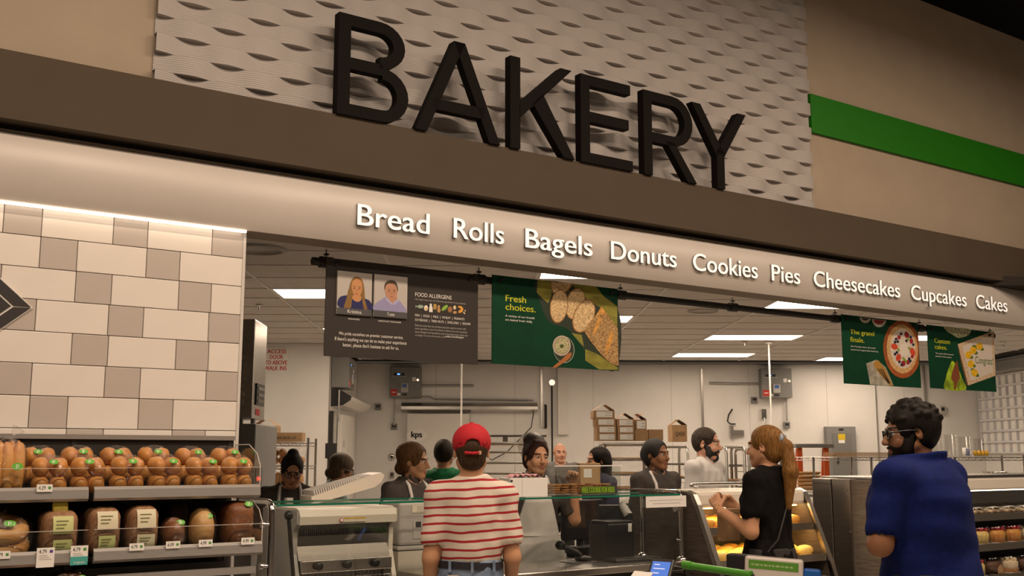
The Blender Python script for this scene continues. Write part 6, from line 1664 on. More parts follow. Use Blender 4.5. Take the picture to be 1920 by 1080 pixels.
def loft(levels, fr=ID3, grow=0.0):
    L = np.array(levels, float); z0, z1 = L[0, 0], L[-1, 0]; mx = L[:, 1].max() + L[:, 2].max() + abs(grow)
    def fn(x, y, z):
        a, b, c = loc(fr, x, y, z)
        rx = np.interp(c, L[:, 0], L[:, 1]) + grow; ry = np.interp(c, L[:, 0], L[:, 2]) + grow; cy = np.interp(c, L[:, 0], L[:, 3])
        q = np.sqrt((a / rx) ** 2 + ((b - cy) / ry) ** 2)
        d = (q - 1) * np.minimum(rx, ry)
        return np.maximum(d, np.maximum(z0 - grow - c, c - z1 - grow))
    cs = [fr_pt(fr, (sx * mx, sy * mx, z)) for sx in (-1, 1) for sy in (-1, 1) for z in (z0 - .03, z1 + .03)]
    return fn, np.min(cs, 0), np.max(cs, 0)
def to_obj(name, VQ, mats, parent, k, mi=None):
    V, Q = VQ
    me = bpy.data.meshes.new(name)
    me.vertices.add(len(V)); me.vertices.foreach_set('co', (V * k).astype(np.float32).ravel())
    me.loops.add(len(Q) * 4); me.loops.foreach_set('vertex_index', Q.astype(np.int32).ravel())
    me.polygons.add(len(Q)); me.polygons.foreach_set('loop_start', np.arange(0, len(Q) * 4, 4, dtype=np.int32))
    me.polygons.foreach_set('use_smooth', np.ones(len(Q), bool))
    if mi is not None: me.polygons.foreach_set('material_index', mi.astype(np.int32))
    me.update(calc_edges=True); me.validate()
    return link_mesh(name, me, mats, parent)

def skin_mat(name, col): return mat('skin_' + name, col, 0.5, noise=0.06, nscale=14, spec=0.35)
M_lip = {}
def hair_mat(name, col, col2): return mat('hair_' + name, col, 0.5, spec=0.12, col2=col2, nscale=22, stretch=(5, 5, 1), bump=0.35, bscale=60)
M_eye = mat('eye_white', (.72, .68, .62), .25); M_iris = mat('iris_dark', (.03, .016, .008), .2)
M_gshirt = mat('shirt_charcoal', (.055, .048, .044), .85, spec=.2, noise=.12, nscale=30)
M_apron = mat('apron_white', (.60, .585, .56), .8, noise=.04, nscale=10)
M_pants = mat('trousers_black', (.018, .017, .017), .85)
M_shoe = mat('shoe_black', (.012, .012, .012), .5)
M_tagg = mat('badge_green', (.05, .26, .03), .5)

FEM = [(.80, .150, .110, .0), (.90, .176, .122, .005), (.98, .168, .115, .0), (1.08, .138, .095, -.004), (1.20, .150, .108, -.008), (1.30, .160, .115, -.010), (1.38, .150, .098, -.002), (1.44, .110, .075, .010), (1.475, .062, .058, .016)]
MAL = [(.80, .150, .110, .0), (.90, .165, .118, .0), (1.00, .160, .112, .0), (1.10, .155, .108, -.002), (1.22, .172, .118, -.006), (1.32, .182, .120, -.006), (1.40, .170, .100, .002), (1.455, .115, .078, .012), (1.485, .066, .060, .018)]

def hand(side, wrist, fdir, pdir, curl, spread=1.0):
    """hand field; fdir = finger direction, pdir = palm normal; side +1 thumb on +s"""
    f = np.array(fdir, float); f /= np.linalg.norm(f); p = np.array(pdir, float); p -= f * (p @ f); p /= np.linalg.norm(p); s_ = np.cross(p, f) * side
    w = np.array(wrist, float); P = lambda a, b, c: w + f * a + s_ * b + p * c
    prs = [(cone(P(-.03, 0, 0), P(.02, 0, 0), .026, .024), .01)]
    for q in (-.026, -.009, .009, .026): prs.append((cone(P(.015, q * .6, 0), P(.088, q, 0), .016, .0135), .012))
    for i, (q, L) in enumerate(((.028, .066), (.0095, .076), (-.0095, .070), (-.028, .054))):
        a = P(.088, q, 0); ang = 0; d = f.copy()
        for j, fr_ in enumerate((.45, .32, .23)):
            ang += curl * (.75 if j == 0 else 1.0)
            d = f * math.cos(ang) + p * math.sin(ang) + s_ * q * spread * 1.5
            b = a + d * L * fr_; prs.append((cone(a, b, .0098 - .001 * j, .0092 - .001 * j), .004)); a = b
    a = P(.025, .026, .004); b = P(.058, .052, .014 + .01 * curl); c = P(.085, .056 - .02 * curl, .026 + .02 * curl)
    prs += [(cone(a, b, .0145, .0115), .008), (cone(b, c, .0112, .009), .003)]
    return prs
def build_person(label, pos, rz, H=1.68, build='f', bw=1.0, bd=1.0, lean=0.0, twist=0.0, head=(0, 0, 0), hs=1.0, skin='mid', arms=None, hands=(.35, .35),
                 shirt=None, sleeve=.62, hem=.86, pants=M_pants, apron=None, hair=None, hairfn=None, beard=None, lipcol=None, extra=None, shirt_wr=.0035, collar=False, brow=(.02, .012, .008), handdir=None, sleeve_r=.016, wr_f=34, ptop=1.03):
    k = H / 1.7
    root = empty('person', T(pos[0], pos[1], 0, rz), label, 'person')
    SK = {'fair': (.60, .34, .22), 'tan': (.50, .265, .15), 'mid': (.40, .20, .11), 'brown': (.245, .115, .058), 'dark': (.15, .068, .035), 'pink': (.56, .30, .20)}[skin]
    sm = skin_mat(skin, SK)
    lm = mat('lip_' + skin, (SK[0] * .80, SK[1] * .50, SK[2] * .52), .4); bm_ = mat('brow_%d' % int(brow[0] * 1000), brow, .7)
    LV = [(z, rx * bw, ry * bd, cy) for z, rx, ry, cy in (FEM if build == 'f' else MAL)]
    sw = (.165 if build == 'f' else .19) * (bw ** .6)
    Uf = fr_mul((np.eye(3), np.array([0, 0, .92])), fr_mul((rotm('X', lean) @ rotm('Z', twist), np.zeros(3)), (np.eye(3), np.array([0, 0, -.92]))))
    Hf = fr_mul(Uf, (np.eye(3), np.array([0, .012, 1.50])))
    Hf = fr_mul(Hf, (rotm('Z', head[0]) @ rotm('X', head[1]) @ rotm('Y', head[2]), np.zeros(3)))
    Hf = fr_mul(Hf, (np.eye(3) * 1.0, np.array([0, -.012, .102 * hs])))
    HR = (Hf[0], Hf[1])
    S = {s_: fr_pt(Uf, (s_ * sw, .012, 1.405 if build == 'f' else 1.42)) for s_ in (-1, 1)}
    arms = arms or {}
    J = {}
    for s_ in (-1, 1):
        up, fo = arms.get(s_, ((s_ * .14, .03, -1), (s_ * .04, -.22, -1)))
        up = np.array(up, float); up /= np.linalg.norm(up); fo = np.array(fo, float); fo /= np.linalg.norm(fo)
        E = S[s_] + up * .285; Wt = E + fo * .245; J[s_] = (S[s_], E, Wt, fo)
    ar = (1.0 if build == 'f' else 1.12) * (1 + (bw - 1) * .55)
    # ---- body (below the head)
    allp = np.array([J[s_][i] for s_ in (-1, 1) for i in range(3)])
    lo = np.minimum(allp.min(0) - .12, [-.26 * bw, -.2 * bd - .05, 0]); hi = np.maximum(allp.max(0) + .12, [.26 * bw, .2 * bd + .05, 1.56])
    hd = Hf[1]; lo = np.minimum(lo, hd - .1); hi = np.maximum(hi, hd + .1)
    B = Field(lo, hi, .010)
    B.op(loft(LV, Uf), .02)
    for s_ in (-1, 1):
        a, e, w_, fo = J[s_]
        B.op(cone(fr_pt(Uf, (s_ * .05, .015, 1.44)), a, .050, .052 * ar), .04); B.op(cone(a, e, .049 * ar, .038 * ar), .03); B.op(cone(e, w_, .039 * ar, .026 * ar), .02)
        B.op(cone((s_ * .085, 0, .88), (s_ * .095, -.01, .49), .085 * bw ** .5, .055), .03); B.op(cone((s_ * .095, -.01, .49), (s_ * .10, .02, .09), .054, .038), .02); B.op(cone((s_ * .10, .03, .05), (s_ * .115, -.12, .035), .04, .032), .02)
    B.op(cone(fr_pt(Uf, (0, .016, 1.42)), fr_pt(HR, (0, .02, -.045)), .058 if build == 'f' else .064, .050 if build == 'f' else .058), .02)
    Vb, Qb = B.mesh()
    # ---- head, finer
    lo = hd - .2 * hs; hi = hd + .2 * hs
    G = Field(lo, hi, .0042 * hs)
    E_ = lambda c, r, R=None: ellip(np.array(c) * hs, np.array(r) * hs, HR, R)
    K_ = lambda a, b, ra, rb: cone(np.array(a) * hs, np.array(b) * hs, ra * hs, rb * hs, HR)
    G.op(E_((0, .016, .034), (.074, .094, .084)), .02); G.op(E_((0, -.028, -.035), (.060, .062, .072)), .03); G.op(E_((0, -.066, -.093), (.022, .020, .019)), .03)
    for s_ in (-1, 1):
        G.op(K_((s_ * .052, .0, -.05), (s_ * .018, -.062, -.093), .019, .017), .025); G.op(E_((s_ * .034, -.060, -.030), (.026, .022, .026)), .02)
    G.op(K_((-.030, -.076, .026), (.030, -.076, .026), .014, .014), .015)
    for s_ in (-1, 1): G.op(E_((s_ * .031, -.096, .007), (.020, .016, .0125)), .012, 's')
    G.op(K_((0, -.084, .014), (0, -.106, -.026), .008, .0125), .010)
    for s_ in (-1, 1): G.op(E_((s_ * .011, -.097, -.030), (.0085, .010, .008)), .006)
    G.op(E_((0, -.0865, -.0575), (.023, .010, .0062)), .006); G.op(E_((0, -.0850, -.0690), (.020, .010, .0075)), .005)
    for s_ in (-1, 1):
        R = rotm('Z', s_ * .35) @ rotm('X', .15)
        G.op(E_((s_ * .078, .016, -.002), (.007, .019, .030), R), .006); G.op(E_((s_ * .083, .010, .002), (.006, .009, .016), R), .004, 's')
    G.op(cone(fr_pt(Uf, (0, .016, 1.44)), fr_pt(HR, np.array((0, .02, -.04)) * hs), .056 if build == 'f' else .062, .051 if build == 'f' else .059), .02)
    Vh, Qh = G.mesh()
    c = Vh[Qh].mean(1); lc = (c - HR[1]) @ HR[0] / hs
    mi = np.zeros(len(Qh), int)
    mi[(np.abs(lc[:, 0]) < .024 * (1 - ((lc[:, 2] + .063) / .02) ** 2)) & (np.abs(lc[:, 2] + .063) < .0135) & (lc[:, 1] < -.08)] = 1
    bx = np.abs(lc[:, 0]); mi[(bx > .013) & (bx < .050) & (np.abs(lc[:, 2] - (.0285 - .10 * np.maximum(0, bx - .036))) < .0045) & (lc[:, 1] < -.055)] = 2
    # ---- hands, finer
    parts = [(Vb, Qb, np.zeros(len(Qb), int)), (Vh, Qh, mi)]
    for s_ in (-1, 1):
        a, e, w_, fo = J[s_]
        fd, pd = (handdir or {}).get(s_, (fo, (-s_ * .9, -.2, 0)))
        H_ = Field(w_ - .2, w_ + .2, .0045)
        for pr, kk in hand(s_, w_ + np.array(fd) / np.linalg.norm(fd) * .012, fd, pd, hands[0 if s_ < 0 else 1]): H_.op(pr, kk)
        Vn, Qn = H_.mesh(); parts.append((Vn, Qn, np.zeros(len(Qn), int)))
    off = 0; VV, QQ, MI = [], [], []
    for v_, q_, m_ in parts: VV.append(v_); QQ.append(q_ + off); MI.append(m_); off += len(v_)
    to_obj('body', (np.concatenate(VV), np.concatenate(QQ)), [sm, lm, bm_], root, k, np.concatenate(MI))
    hp = lambda p: Vector(fr_pt(HR, np.array(p) * hs)) * k
    for s_ in (-1, 1):
        e_ = MB().blob(hp((s_ * .031, -.0745, .0070)), (.0122 * k * hs,) * 3, 12, 8).build('eye', M_eye, root)
        ir = MB().blob(hp((s_ * .031 + .0, -.0838, .0068)), (.0072 * k * hs, .0045 * k * hs, .0072 * k * hs), 10, 6, R=Matrix(HR[0].tolist())).build('iris', M_iris, e_)
    for s_ in (-1, 1):
        lid = MB(); vs = []
        for i in range(9):
            t = -1 + 2 * i / 8
            vs += [hp((s_ * .031 + .0155 * t, -.0800 - .0062 * (1 - t * t), .0165 - .004 * t * t)), hp((s_ * .031 + .0150 * t, -.0812 - .0078 * (1 - t * t), .0075 + .0042 * (1 - t * t)))]
        lid.add(vs, [(2 * i, 2 * i + 1, 2 * i + 3, 2 * i + 2) for i in range(8)], True).build('eyelid', sm, root)
    # ---- clothes
    def torso_field(grow, h=.009):
        lo = np.minimum(allp.min(0) - .14, [-.3 * bw, -.25 * bd - .05, .0]); hi = np.maximum(allp.max(0) + .14, [.3 * bw, .25 * bd + .05, 1.56])
        return Field(lo, np.maximum(hi, hd), h)
    if shirt is not None:
        f = torso_field(.02)
        f.op(loft([l for l in LV if l[0] >= .79], Uf, .013 + .012 * (bw > 1.2)), .02)
        for s_ in (-1, 1):
            a, e, w_, fo = J[s_]
            f.op(cone(fr_pt(Uf, (s_ * .05, .015, 1.435)), a, .058 + .016 * (bw > 1.2), .060 * ar + .012 * (bw > 1.2)), .04)
            if sleeve <= 1: f.op(cone(a, a + (e - a) * sleeve, .057 * ar, (.046 + sleeve_r) * ar), .025)
            else: f.op(cone(a, e, .058 * ar, .051 * ar), .025); f.op(cone(e, e + (w_ - e) * .95, .051 * ar, .038 * ar), .02)
        f.wrinkle(shirt_wr, wr_f, len(label))
        for s_ in (-1, 1):
            a, e, w_, fo = J[s_]
            if sleeve <= 1: f.op(cone(a + (e - a) * (sleeve - .02), e + (e - a) * .3, .043 * ar, .044 * ar), .006, 's')
        hn = np.array(Uf[0] @ np.array([0, 0, 1.0])); hb = fr_pt(Uf, (0, 0, hem))
        f.clip(lambda x, y, z: np.where((x - hb[0]) ** 2 + (y - hb[1]) ** 2 < (.26 * bw) ** 2, -((x - hb[0]) * hn[0] + (y - hb[1]) * hn[1] + (z - hb[2]) * hn[2]), -1.0) if lean < .3 else -((x - hb[0]) * hn[0] + (y - hb[1]) * hn[1] + (z - hb[2]) * hn[2]))
        f.op(cone(fr_pt(Uf, (0, .004, 1.435)), fr_pt(Uf, (0, -.02, 1.60)), .060 if build == 'f' else .066, .085), .006, 's')
        so = to_obj('shirt', f.mesh(), shirt, root, k)
        if collar:
            cf = Field(fr_pt(Uf, (0, 0, 1.46)) - .16, fr_pt(Uf, (0, 0, 1.46)) + .16, .006)
            cf.op(cone(fr_pt(Uf, (0, .018, 1.425)), fr_pt(Uf, (0, .014, 1.505)), .080 if build == 'f' else .086, .066 if build == 'f' else .072), .01)
            cf.op(cone(fr_pt(Uf, (0, .016, 1.40)), fr_pt(Uf, (0, .012, 1.56)), .068 if build == 'f' else .074, .060 if build == 'f' else .066), .004, 's')
            cf.op(cone(fr_pt(Uf, (0, -.10, 1.40)), fr_pt(Uf, (0, -.10, 1.56)), .012, .055), .004, 's')
            to_obj('collar', cf.mesh(), shirt, root, k)
    if pants is not None:
        f = Field([-.28 * bw, -.24 * bd, .02], [.28 * bw, .24 * bd, 1.2], .011)
        f.op(loft([(.78, .13 * bw, .10 * bd, 0), (.90, .178 * bw, .124 * bd, .004), (1.0, .166 * bw, .116 * bd, 0), (1.05, .155 * bw, .108 * bd, 0), (1.14, .144 * bw, .100 * bd, 0)], ID3, .008), .02)
        for s_ in (-1, 1):
            f.op(cone((s_ * .088, 0, .86), (s_ * .098, -.01, .49), .098 * bw ** .5, .070), .03); f.op(cone((s_ * .098, -.01, .49), (s_ * .102, .015, .06), .069, .060), .02)
        f.wrinkle(.003, 30, 3).clip(lambda x, y, z: np.maximum(z - ptop, .06 - z) + 0 * x + 0 * y)
        to_obj('trousers', f.mesh(), pants, root, k)
    f = Field([-.2, -.22, -.005], [.2, .14, .16], .010)
    for s_ in (-1, 1): f.op(cone((s_ * .10, .035, .045), (s_ * .115, -.13, .035), .048, .040), .02); f.op(cone((s_ * .10, .03, .05), (s_ * .10, .02, .11), .045, .046), .02)
    f.clip(lambda x, y, z: -z + 0 * x + 0 * y)
    to_obj('shoes', f.mesh(), M_shoe, root, k)
    if apron:
        f = Field([-.30 * bw, -.34 * bd - .1 - abs(lean) * .5, .30], [.30 * bw, .22 * bd, 1.48], .010)
        f.op(loft(LV, Uf, .030), .02)
        f.op(loft([(.35, .21 * bw, .16 * bd, 0), (.80, .20 * bw, .150 * bd, 0), (.98, .186 * bw, .136 * bd, 0)], ID3, .01), .03)
        f.wrinkle(.0035, 24, 8)
        def cut(x, y, z):
            a, b, c = loc(Uf, x, y, z)
            wid = np.interp(c, [.3, .95, 1.05, 1.32, 1.5], [.24 * bw, .20 * bw, .16 * bw, .095, .085])
            return np.maximum(np.maximum(np.abs(a) - wid, b + .01 - .06 * np.clip((1.08 - c) / .1, 0, 1)), np.maximum(c - 1.33, .36 - z))
        f.clip(cut)
        ao = to_obj('apron', f.mesh(), apron, root, k)
        for s_ in (-1, 1):
            pts = [fr_pt(Uf, p) for p in ((s_ * .085, -.128 * bd, 1.315), (s_ * .084, -.112 * bd, 1.38), (s_ * .078, -.07, 1.445), (s_ * .070, .0, 1.485), (s_ * .045, .07, 1.48))]
            MB().tube([Vector(p) * k for p in pts], .0125 * k, 6).build('apron_strap', apron, ao)
        zz = 1.05; ring = []
        rx, ry = np.interp(zz, [l[0] for l in LV], [l[1] for l in LV]) + .026, np.interp(zz, [l[0] for l in LV], [l[2] for l in LV]) + .034
        for i in range(28):
            t = 2 * math.pi * i / 28; ring.append(Vector(fr_pt(Uf, (rx * math.cos(t), ry * math.sin(t), zz))) * k)
        MB().tube(ring, .008 * k, 6, closed=True).build('apron_tie', apron, ao)
    # ---- hair
    if hair is not None:
        f = Field(hd - np.array([.26, .26, .42]) * hs, hd + .26 * hs, .0055)
        hairfn(f, E_, K_)
        to_obj('hair', f.mesh(), hair, root, k)
    if beard is not None:
        f = Field(hd - .2 * hs, hd + .1 * hs, .005)
        f.op(E_((0, -.028, -.040), (.0655, .0665, .078)), .02); f.op(E_((0, -.068, -.098), (.030, .027, .026)), .02)
        for s_ in (-1, 1): f.op(K_((s_ * .066, .0, .0), (s_ * .052, -.03, -.070), .012, .019), .015)
        for s_ in (-1, 1): f.op(E_((s_ * .034, -.085, -.012), (.040, .045, .030)), .008, 's')
        f.op(E_((0, -.10, -.02), (.035, .04, .024)), .006, 's'); f.op(E_((0, -.096, -.063), (.020, .02, .008)), .004, 's')
        f.op(E_((0, -.091, -.0475), (.028, .010, .0065)), .004)
        f.op(E_((0, .075, -.04), (.10, .06, .11)), .01, 's')
        f.clip(lambda x, y, z: loc(HR, x, y, z)[2] / hs - .008)
        to_obj('beard', f.mesh(), beard, root, k)
    if extra: extra(root, k, hp, Uf, J, HR)
    return root, k, hp, J

def hair_base(cut=.0, grow=.010, low=-.06, face=True):
    def fn(f, E_, K_):
        f.op(E_((0, .020, .036), (.074 + grow, .092 + grow, .084 + grow)), .02)
        f.op(E_((0, .050, low + .03), (.068 + grow * .6, .056, .070)), .03)
        if face:
            f.op(E_((0, -.122, -.008), (.080, .088, .118)), .012, 's')
            for s_ in (-1, 1): f.op(E_((s_ * .085, .004, -.02), (.022, .026, .035)), .01, 's')
    return fn
def h_bun(f, E_, K_):
    hair_base(grow=.012)(f, E_, K_); f.op(E_((0, .062, .118), (.042, .042, .036)), .02)
def h_bigbun(f, E_, K_):
    hair_base(grow=.016)(f, E_, K_); f.op(E_((-.008, .045, .122), (.078, .070, .050)), .03); f.op(E_((0, -.015, .104), (.060, .045, .022)), .02)
def h_lowbun(f, E_, K_):
    hair_base(grow=.018)(f, E_, K_); f.op(E_((0, .095, -.055), (.055, .042, .045)), .025); f.op(E_((0, .05, .06), (.085, .085, .07)), .03)
def h_pony(f, E_, K_):
    hair_base(grow=.012)(f, E_, K_); f.op(K_((0, .10, .045), (.0, .135, .0), .022, .030), .02); f.op(K_((.0, .135, .0), (.02, .150, -.15), .034, .044), .02); f.op(K_((.02, .150, -.15), (.03, .125, -.35), .044, .018), .02)
def h_short(f, E_, K_): hair_base(grow=.008, low=-.03)(f, E_, K_)
def h_curly(f, E_, K_):
    hair_base(grow=.018, low=-.035)(f, E_, K_); r = random.Random(4)
    for i in range(60):
        t, p = r.uniform(0, 6.28), r.uniform(.05, 1.35)
        f.op(E_((.085 * math.cos(t) * math.cos(p), .022 + .105 * math.sin(t) * math.cos(p), .040 + .098 * math.sin(p)), (.015, .015, .013)), .01)
    f.op(E_((0, -.12, -.035), (.080, .084, .115)), .012, 's')
    for s_ in (-1, 1): f.op(E_((s_ * .085, .004, -.02), (.022, .026, .035)), .01, 's')
def h_long(f, E_, K_):
    hair_base(grow=.014)(f, E_, K_); f.op(K_((0, .07, -.02), (0, .075, -.16), .062, .045), .03)
    for s_ in (-1, 1): f.op(K_((s_ * .06, .03, .0), (s_ * .062, .04, -.14), .03, .025), .025)
    for s_ in (-1, 1): f.op(E_((s_ * .088, -.004, -.015), (.020, .020, .03)), .01, 's')
def h_cap(f, E_, K_):
    hair_base(grow=.014)(f, E_, K_); f.op(E_((0, .085, .0), (.065, .055, .06)), .03)
def h_nape(f, E_, K_):
    f.op(E_((0, .028, .015), (.0775, .089, .085)), .02); f.op(E_((0, .055, -.045), (.060, .050, .045)), .02); f.op(E_((0, -.10, -.03), (.10, .095, .13)), .01, 's')

def glasses(root, k, hp, frame=M_blackgloss, r_=.0028):
    g = MB()
    for s_ in (-1, 1):
        ring = [hp((s_ * .033 + .024 * math.cos(t), -.098 + .006 * abs(math.cos(t)), .004 + .018 * math.sin(t))) for t in [2 * math.pi * i / 16 for i in range(16)]]
        g.tube(ring, r_ * k, 6, closed=True); g.tube([hp((s_ * .057, -.094, .008)), hp((s_ * .078, -.05, .010)), hp((s_ * .083, .012, .008))], r_ * k, 6)
    g.tube([hp((-.010, -.099, .008)), hp((0, -.102, .011)), hp((.010, -.099, .008))], r_ * k, 6)
    o = g.build('glasses', frame, root)
    for s_ in (-1, 1):
        MB().add([hp((s_ * .033 + .023 * math.cos(t), -.098 + .006 * abs(math.cos(t)), .004 + .017 * math.sin(t))) for t in [2 * math.pi * i / 16 for i in range(16)]], [tuple(range(16))]).build('lens', M_glass, o)
def headband(root, k, hp, z=.045, r_=.0045, m_=M_black):
    ring = [hp((.082 * math.cos(t), .016 + .103 * math.sin(t), z + .012 * math.sin(t))) for t in [2 * math.pi * i / 28 for i in range(28)]]
    MB().tube(ring, r_ * k, 6, closed=True).build('hairnet_band', m_, root)
def badge(root, k, Uf, x, z, y, w=.045, h=.02, m_=M_tagg):
    p = fr_pt(Uf, (x, y, z)); M_ = Matrix.Translation(Vector(p) * k) @ Matrix(Uf[0].tolist()).to_4x4()
    b_ = MB().box(-w / 2 * k, w / 2 * k, -.004 * k, .0, -h / 2 * k, h / 2 * k, c=.002).build('name_badge', m_, root, M_)
    MB().box(-w * .35 * k, w * .35 * k, -.0048 * k, -.004 * k, -h * .1 * k, h * .12 * k).build('badge_line', M_paper, b_)
def stand(px, d): p = at(px, 855, d); return (p.x, p.y)

# -- customer in the red cap, seen from behind
M_stripe = bpy.data.materials.new('striped_jersey'); M_stripe.use_nodes = True
nt = M_stripe.node_tree; b = nt.nodes['Principled BSDF']; b.inputs['Roughness'].default_value = .9
tc = nt.nodes.new('ShaderNodeTexCoord'); sx = nt.nodes.new('ShaderNodeSeparateXYZ'); nt.links.new(tc.outputs['Object'], sx.inputs[0])
nz = nt.nodes.new('ShaderNodeTexNoise'); nz.inputs['Scale'].default_value = 5; nt.links.new(tc.outputs['Object'], nz.inputs['Vector'])
ma = nt.nodes.new('ShaderNodeMath'); ma.operation = 'MULTIPLY_ADD'; ma.inputs[1].default_value = .03; nt.links.new(nz.outputs[0], ma.inputs[0]); nt.links.new(sx.outputs[2], ma.inputs[2])
xx = nt.nodes.new('ShaderNodeMath'); xx.operation = 'MULTIPLY_ADD'; xx.inputs[1].default_value = .05; nt.links.new(sx.outputs[0], xx.inputs[0]); nt.links.new(ma.outputs[0], xx.inputs[2])
md = nt.nodes.new('ShaderNodeMath'); md.operation = 'FLOORED_MODULO'; md.inputs[1].default_value = .0372; nt.links.new(xx.outputs[0], md.inputs[0])
ls = nt.nodes.new('ShaderNodeMath'); ls.operation = 'LESS_THAN'; ls.inputs[1].default_value = .0105; nt.links.new(md.outputs[0], ls.inputs[0])
mx = nt.nodes.new('ShaderNodeMix'); mx.data_type = 'RGBA'; mx.inputs[6].default_value = (.62, .55, .47, 1); mx.inputs[7].default_value = (.34, .012, .022, 1)
nt.links.new(ls.outputs[0], mx.inputs[0]); nt.links.new(mx.outputs[2], b.inputs['Base Color'])
M_denim = mat('denim_blue', (.115, .165, .26), .85, col2=(.19, .25, .36), nscale=18, bump=.1, bscale=200)
M_redcap = mat('cap_red', (.42, .006, .016), .8, bump=.05, bscale=200)
def ex_redcap(root, k, hp, Uf, J, HR):
    f = Field(HR[1] - .2, HR[1] + .24, .0055)
    E2 = lambda c, r: ellip(c, r, HR)
    f.op(E2((0, .012, .044), (.091, .108, .090)), .01); f.op(E2((0, .012, .034), (.083, .100, .080)), .004, 's')
    f.clip(lambda x, y, z: -(loc(HR, x, y, z)[2] - (.004 - .10 * np.minimum(0, loc(HR, x, y, z)[1]) * 0 - .016 * np.clip(loc(HR, x, y, z)[1] / .1, -1, 1))))
    f.op(E2((0, .125, .026), (.034, .05, .026)), .004, 's')
    c = to_obj('cap_crown', f.mesh(), M_redcap, root, k)
    MB().tube([hp((-.036, .112, -.010)), hp((0, .119, -.013)), hp((.036, .112, -.010))], .007 * k, 6).build('cap_strap', M_redcap, c)
    MB().box(-.006, .006, -.003, .003, -.008, .008).build('strap_tab', mat('tab_tan', (.6, .38, .25), .6), c, Matrix.Translation(hp((-.034, .116, -.010))))
    m = MB(); vs = []
    for i in range(11):
        t = math.pi * (i / 10); vs += [hp((.085 * math.cos(t), -.060 - .012 * math.sin(t), .022)), hp((.080 * math.cos(t), -.075 - .085 * math.sin(t), .012))]
    m.add(vs, [(2 * i, 2 * i + 1, 2 * i + 3, 2 * i + 2) for i in range(10)], True).build('cap_brim', M_redcap, c)
    MB().blob(hp((0, .012, .135)), (.008, .008, .005), 10, 6).build('cap_button', M_redcap, c)
    zz = 1.093; ring = [Vector((.150 * math.cos(t), .002 + .120 * math.sin(t), zz + .004 * math.sin(2 * t))) * k for t in [2 * math.pi * i / 36 for i in range(36)]]
    m = MB(); vs = []
    for p in ring: vs += [p + Vector((0, 0, -.016)), p + Vector((0, 0, .016))]
    m.add(vs, [(2 * i, (2 * i + 2) % 72, (2 * i + 3) % 72, 2 * i + 1) for i in range(36)], True)
    bl = m.build('belt', mat('belt_navy', (.02, .02, .03), .45), root)
    for x in (-.10, 0.0, .10): MB().box(-.006, .006, .0, .006, -.026, .022).build('belt_loop', M_denim, bl, Matrix.Translation(Vector((x, .122 * math.sqrt(1 - (x / .158) ** 2) + .004, zz)) * k))
    MB().box(-.025, .025, 0, .003, -.009, .009).build('waist_patch', mat('patch_cream', (.55, .50, .40), .8), bl, Matrix.Translation(Vector((.085, .112, 1.045)) * k))
    for s_ in (-1, 1): MB().blob(hp((s_ * .088, .012, -.032)), (.004, .004, .006), 8, 6).build('earring', M_chrome, root)
build_person('customer in a red cap and striped tee seen from behind at the counter', stand(884, 5.0), math.pi + .06, 1.665, 'f', .92, 1.02, skin='tan', hair=hair_mat('brown_short', (.035, .02, .012), (.06, .035, .02)), hairfn=h_nape,
             shirt=M_stripe, sleeve=.68, hem=1.105, ptop=1.115, pants=M_denim, arms={-1: ((-.12, .02, -1), (-.02, -.75, -.75)), 1: ((.10, .04, -1), (.0, -.35, -1))}, extra=ex_redcap, head=(.0, .06, 0), shirt_wr=.0028, sleeve_r=.014)

# -- customer with the ponytail
def ex_pony(root, k, hp, Uf, J, HR):
    p = hp((0, .108, .035)); m = MB()
    ring = [p + Matrix(HR[0].tolist()) @ Vector((.030 * math.cos(t), .010 * math.sin(3 * t), .030 * math.sin(t))) for t in [2 * math.pi * i / 18 for i in range(18)]]
    m.tube(ring, [.012 + .004 * (i % 2) for i in range(18)], 8, closed=True).build('scrunchie', mat('scrunchie_blue', (.24, .29, .38), .85, noise=.3, nscale=40), root)
    a = J[1][2]
    MB().tube([Vector(p_) * k for p_ in [a + np.array([.031 * math.cos(t), .0, .031 * math.sin(t)]) for t in [2 * math.pi * i / 16 for i in range(16)]]], .003, 6, closed=True).build('bracelet', mat('gold', (.65, .42, .16), .3, 1.0), root)
    MB().tube([Vector(fr_pt(Uf, q)) * k for q in ((-.09, -.10, 1.42), (-.07, .06, 1.46), (.0, .135, 1.30), (.12, .12, 1.08), (.19, .03, .95))], .006, 6).build('bag_strap', M_black, root)
    MB().box(-.03, .03, -.12, .10, -.10, .10, c=.015).build('shoulder_bag', mat('bag_black', (.014, .014, .015), .5), root, Matrix.Translation((.235 * k, -.02, .90 * k)))
build_person('customer with a long ponytail and black top holding a paper bag', stand(1436, 6.45), math.radians(-132), 1.70, 'f', 1.12, 1.1, skin='tan', hair=hair_mat('auburn', (.25, .125, .036), (.12, .055, .016)), hairfn=h_pony,
             shirt=mat('tee_black', (.006, .0055, .0055), .9, spec=.1, noise=.2, nscale=30), sleeve=.58, hem=.84, arms={1: ((.16, -.02, -1), (-.10, -.85, .45)), -1: ((-.10, -.25, -1), (.35, -.85, .45))},
             hands=(.6, .55), head=(.12, .05, 0), extra=ex_pony, sleeve_r=.02, handdir={1: ((-.45, -.55, .6), (-.8, .1, -.4))})
p = at(1366, 985, 6.62)
pb = empty('paper_bag', T(p.x, p.y, p.z - .09, .5), 'brown paper bag held by the ponytail customer', 'bag')
MB().box(-.06, .06, -.035, .035, 0, .19, c=.004).build('bag_body', M_card, pb); box('bag_fold', mat('kraft_dark', (.28, .17, .085), .85), -.062, .062, -.037, .037, .165, .185, pb)

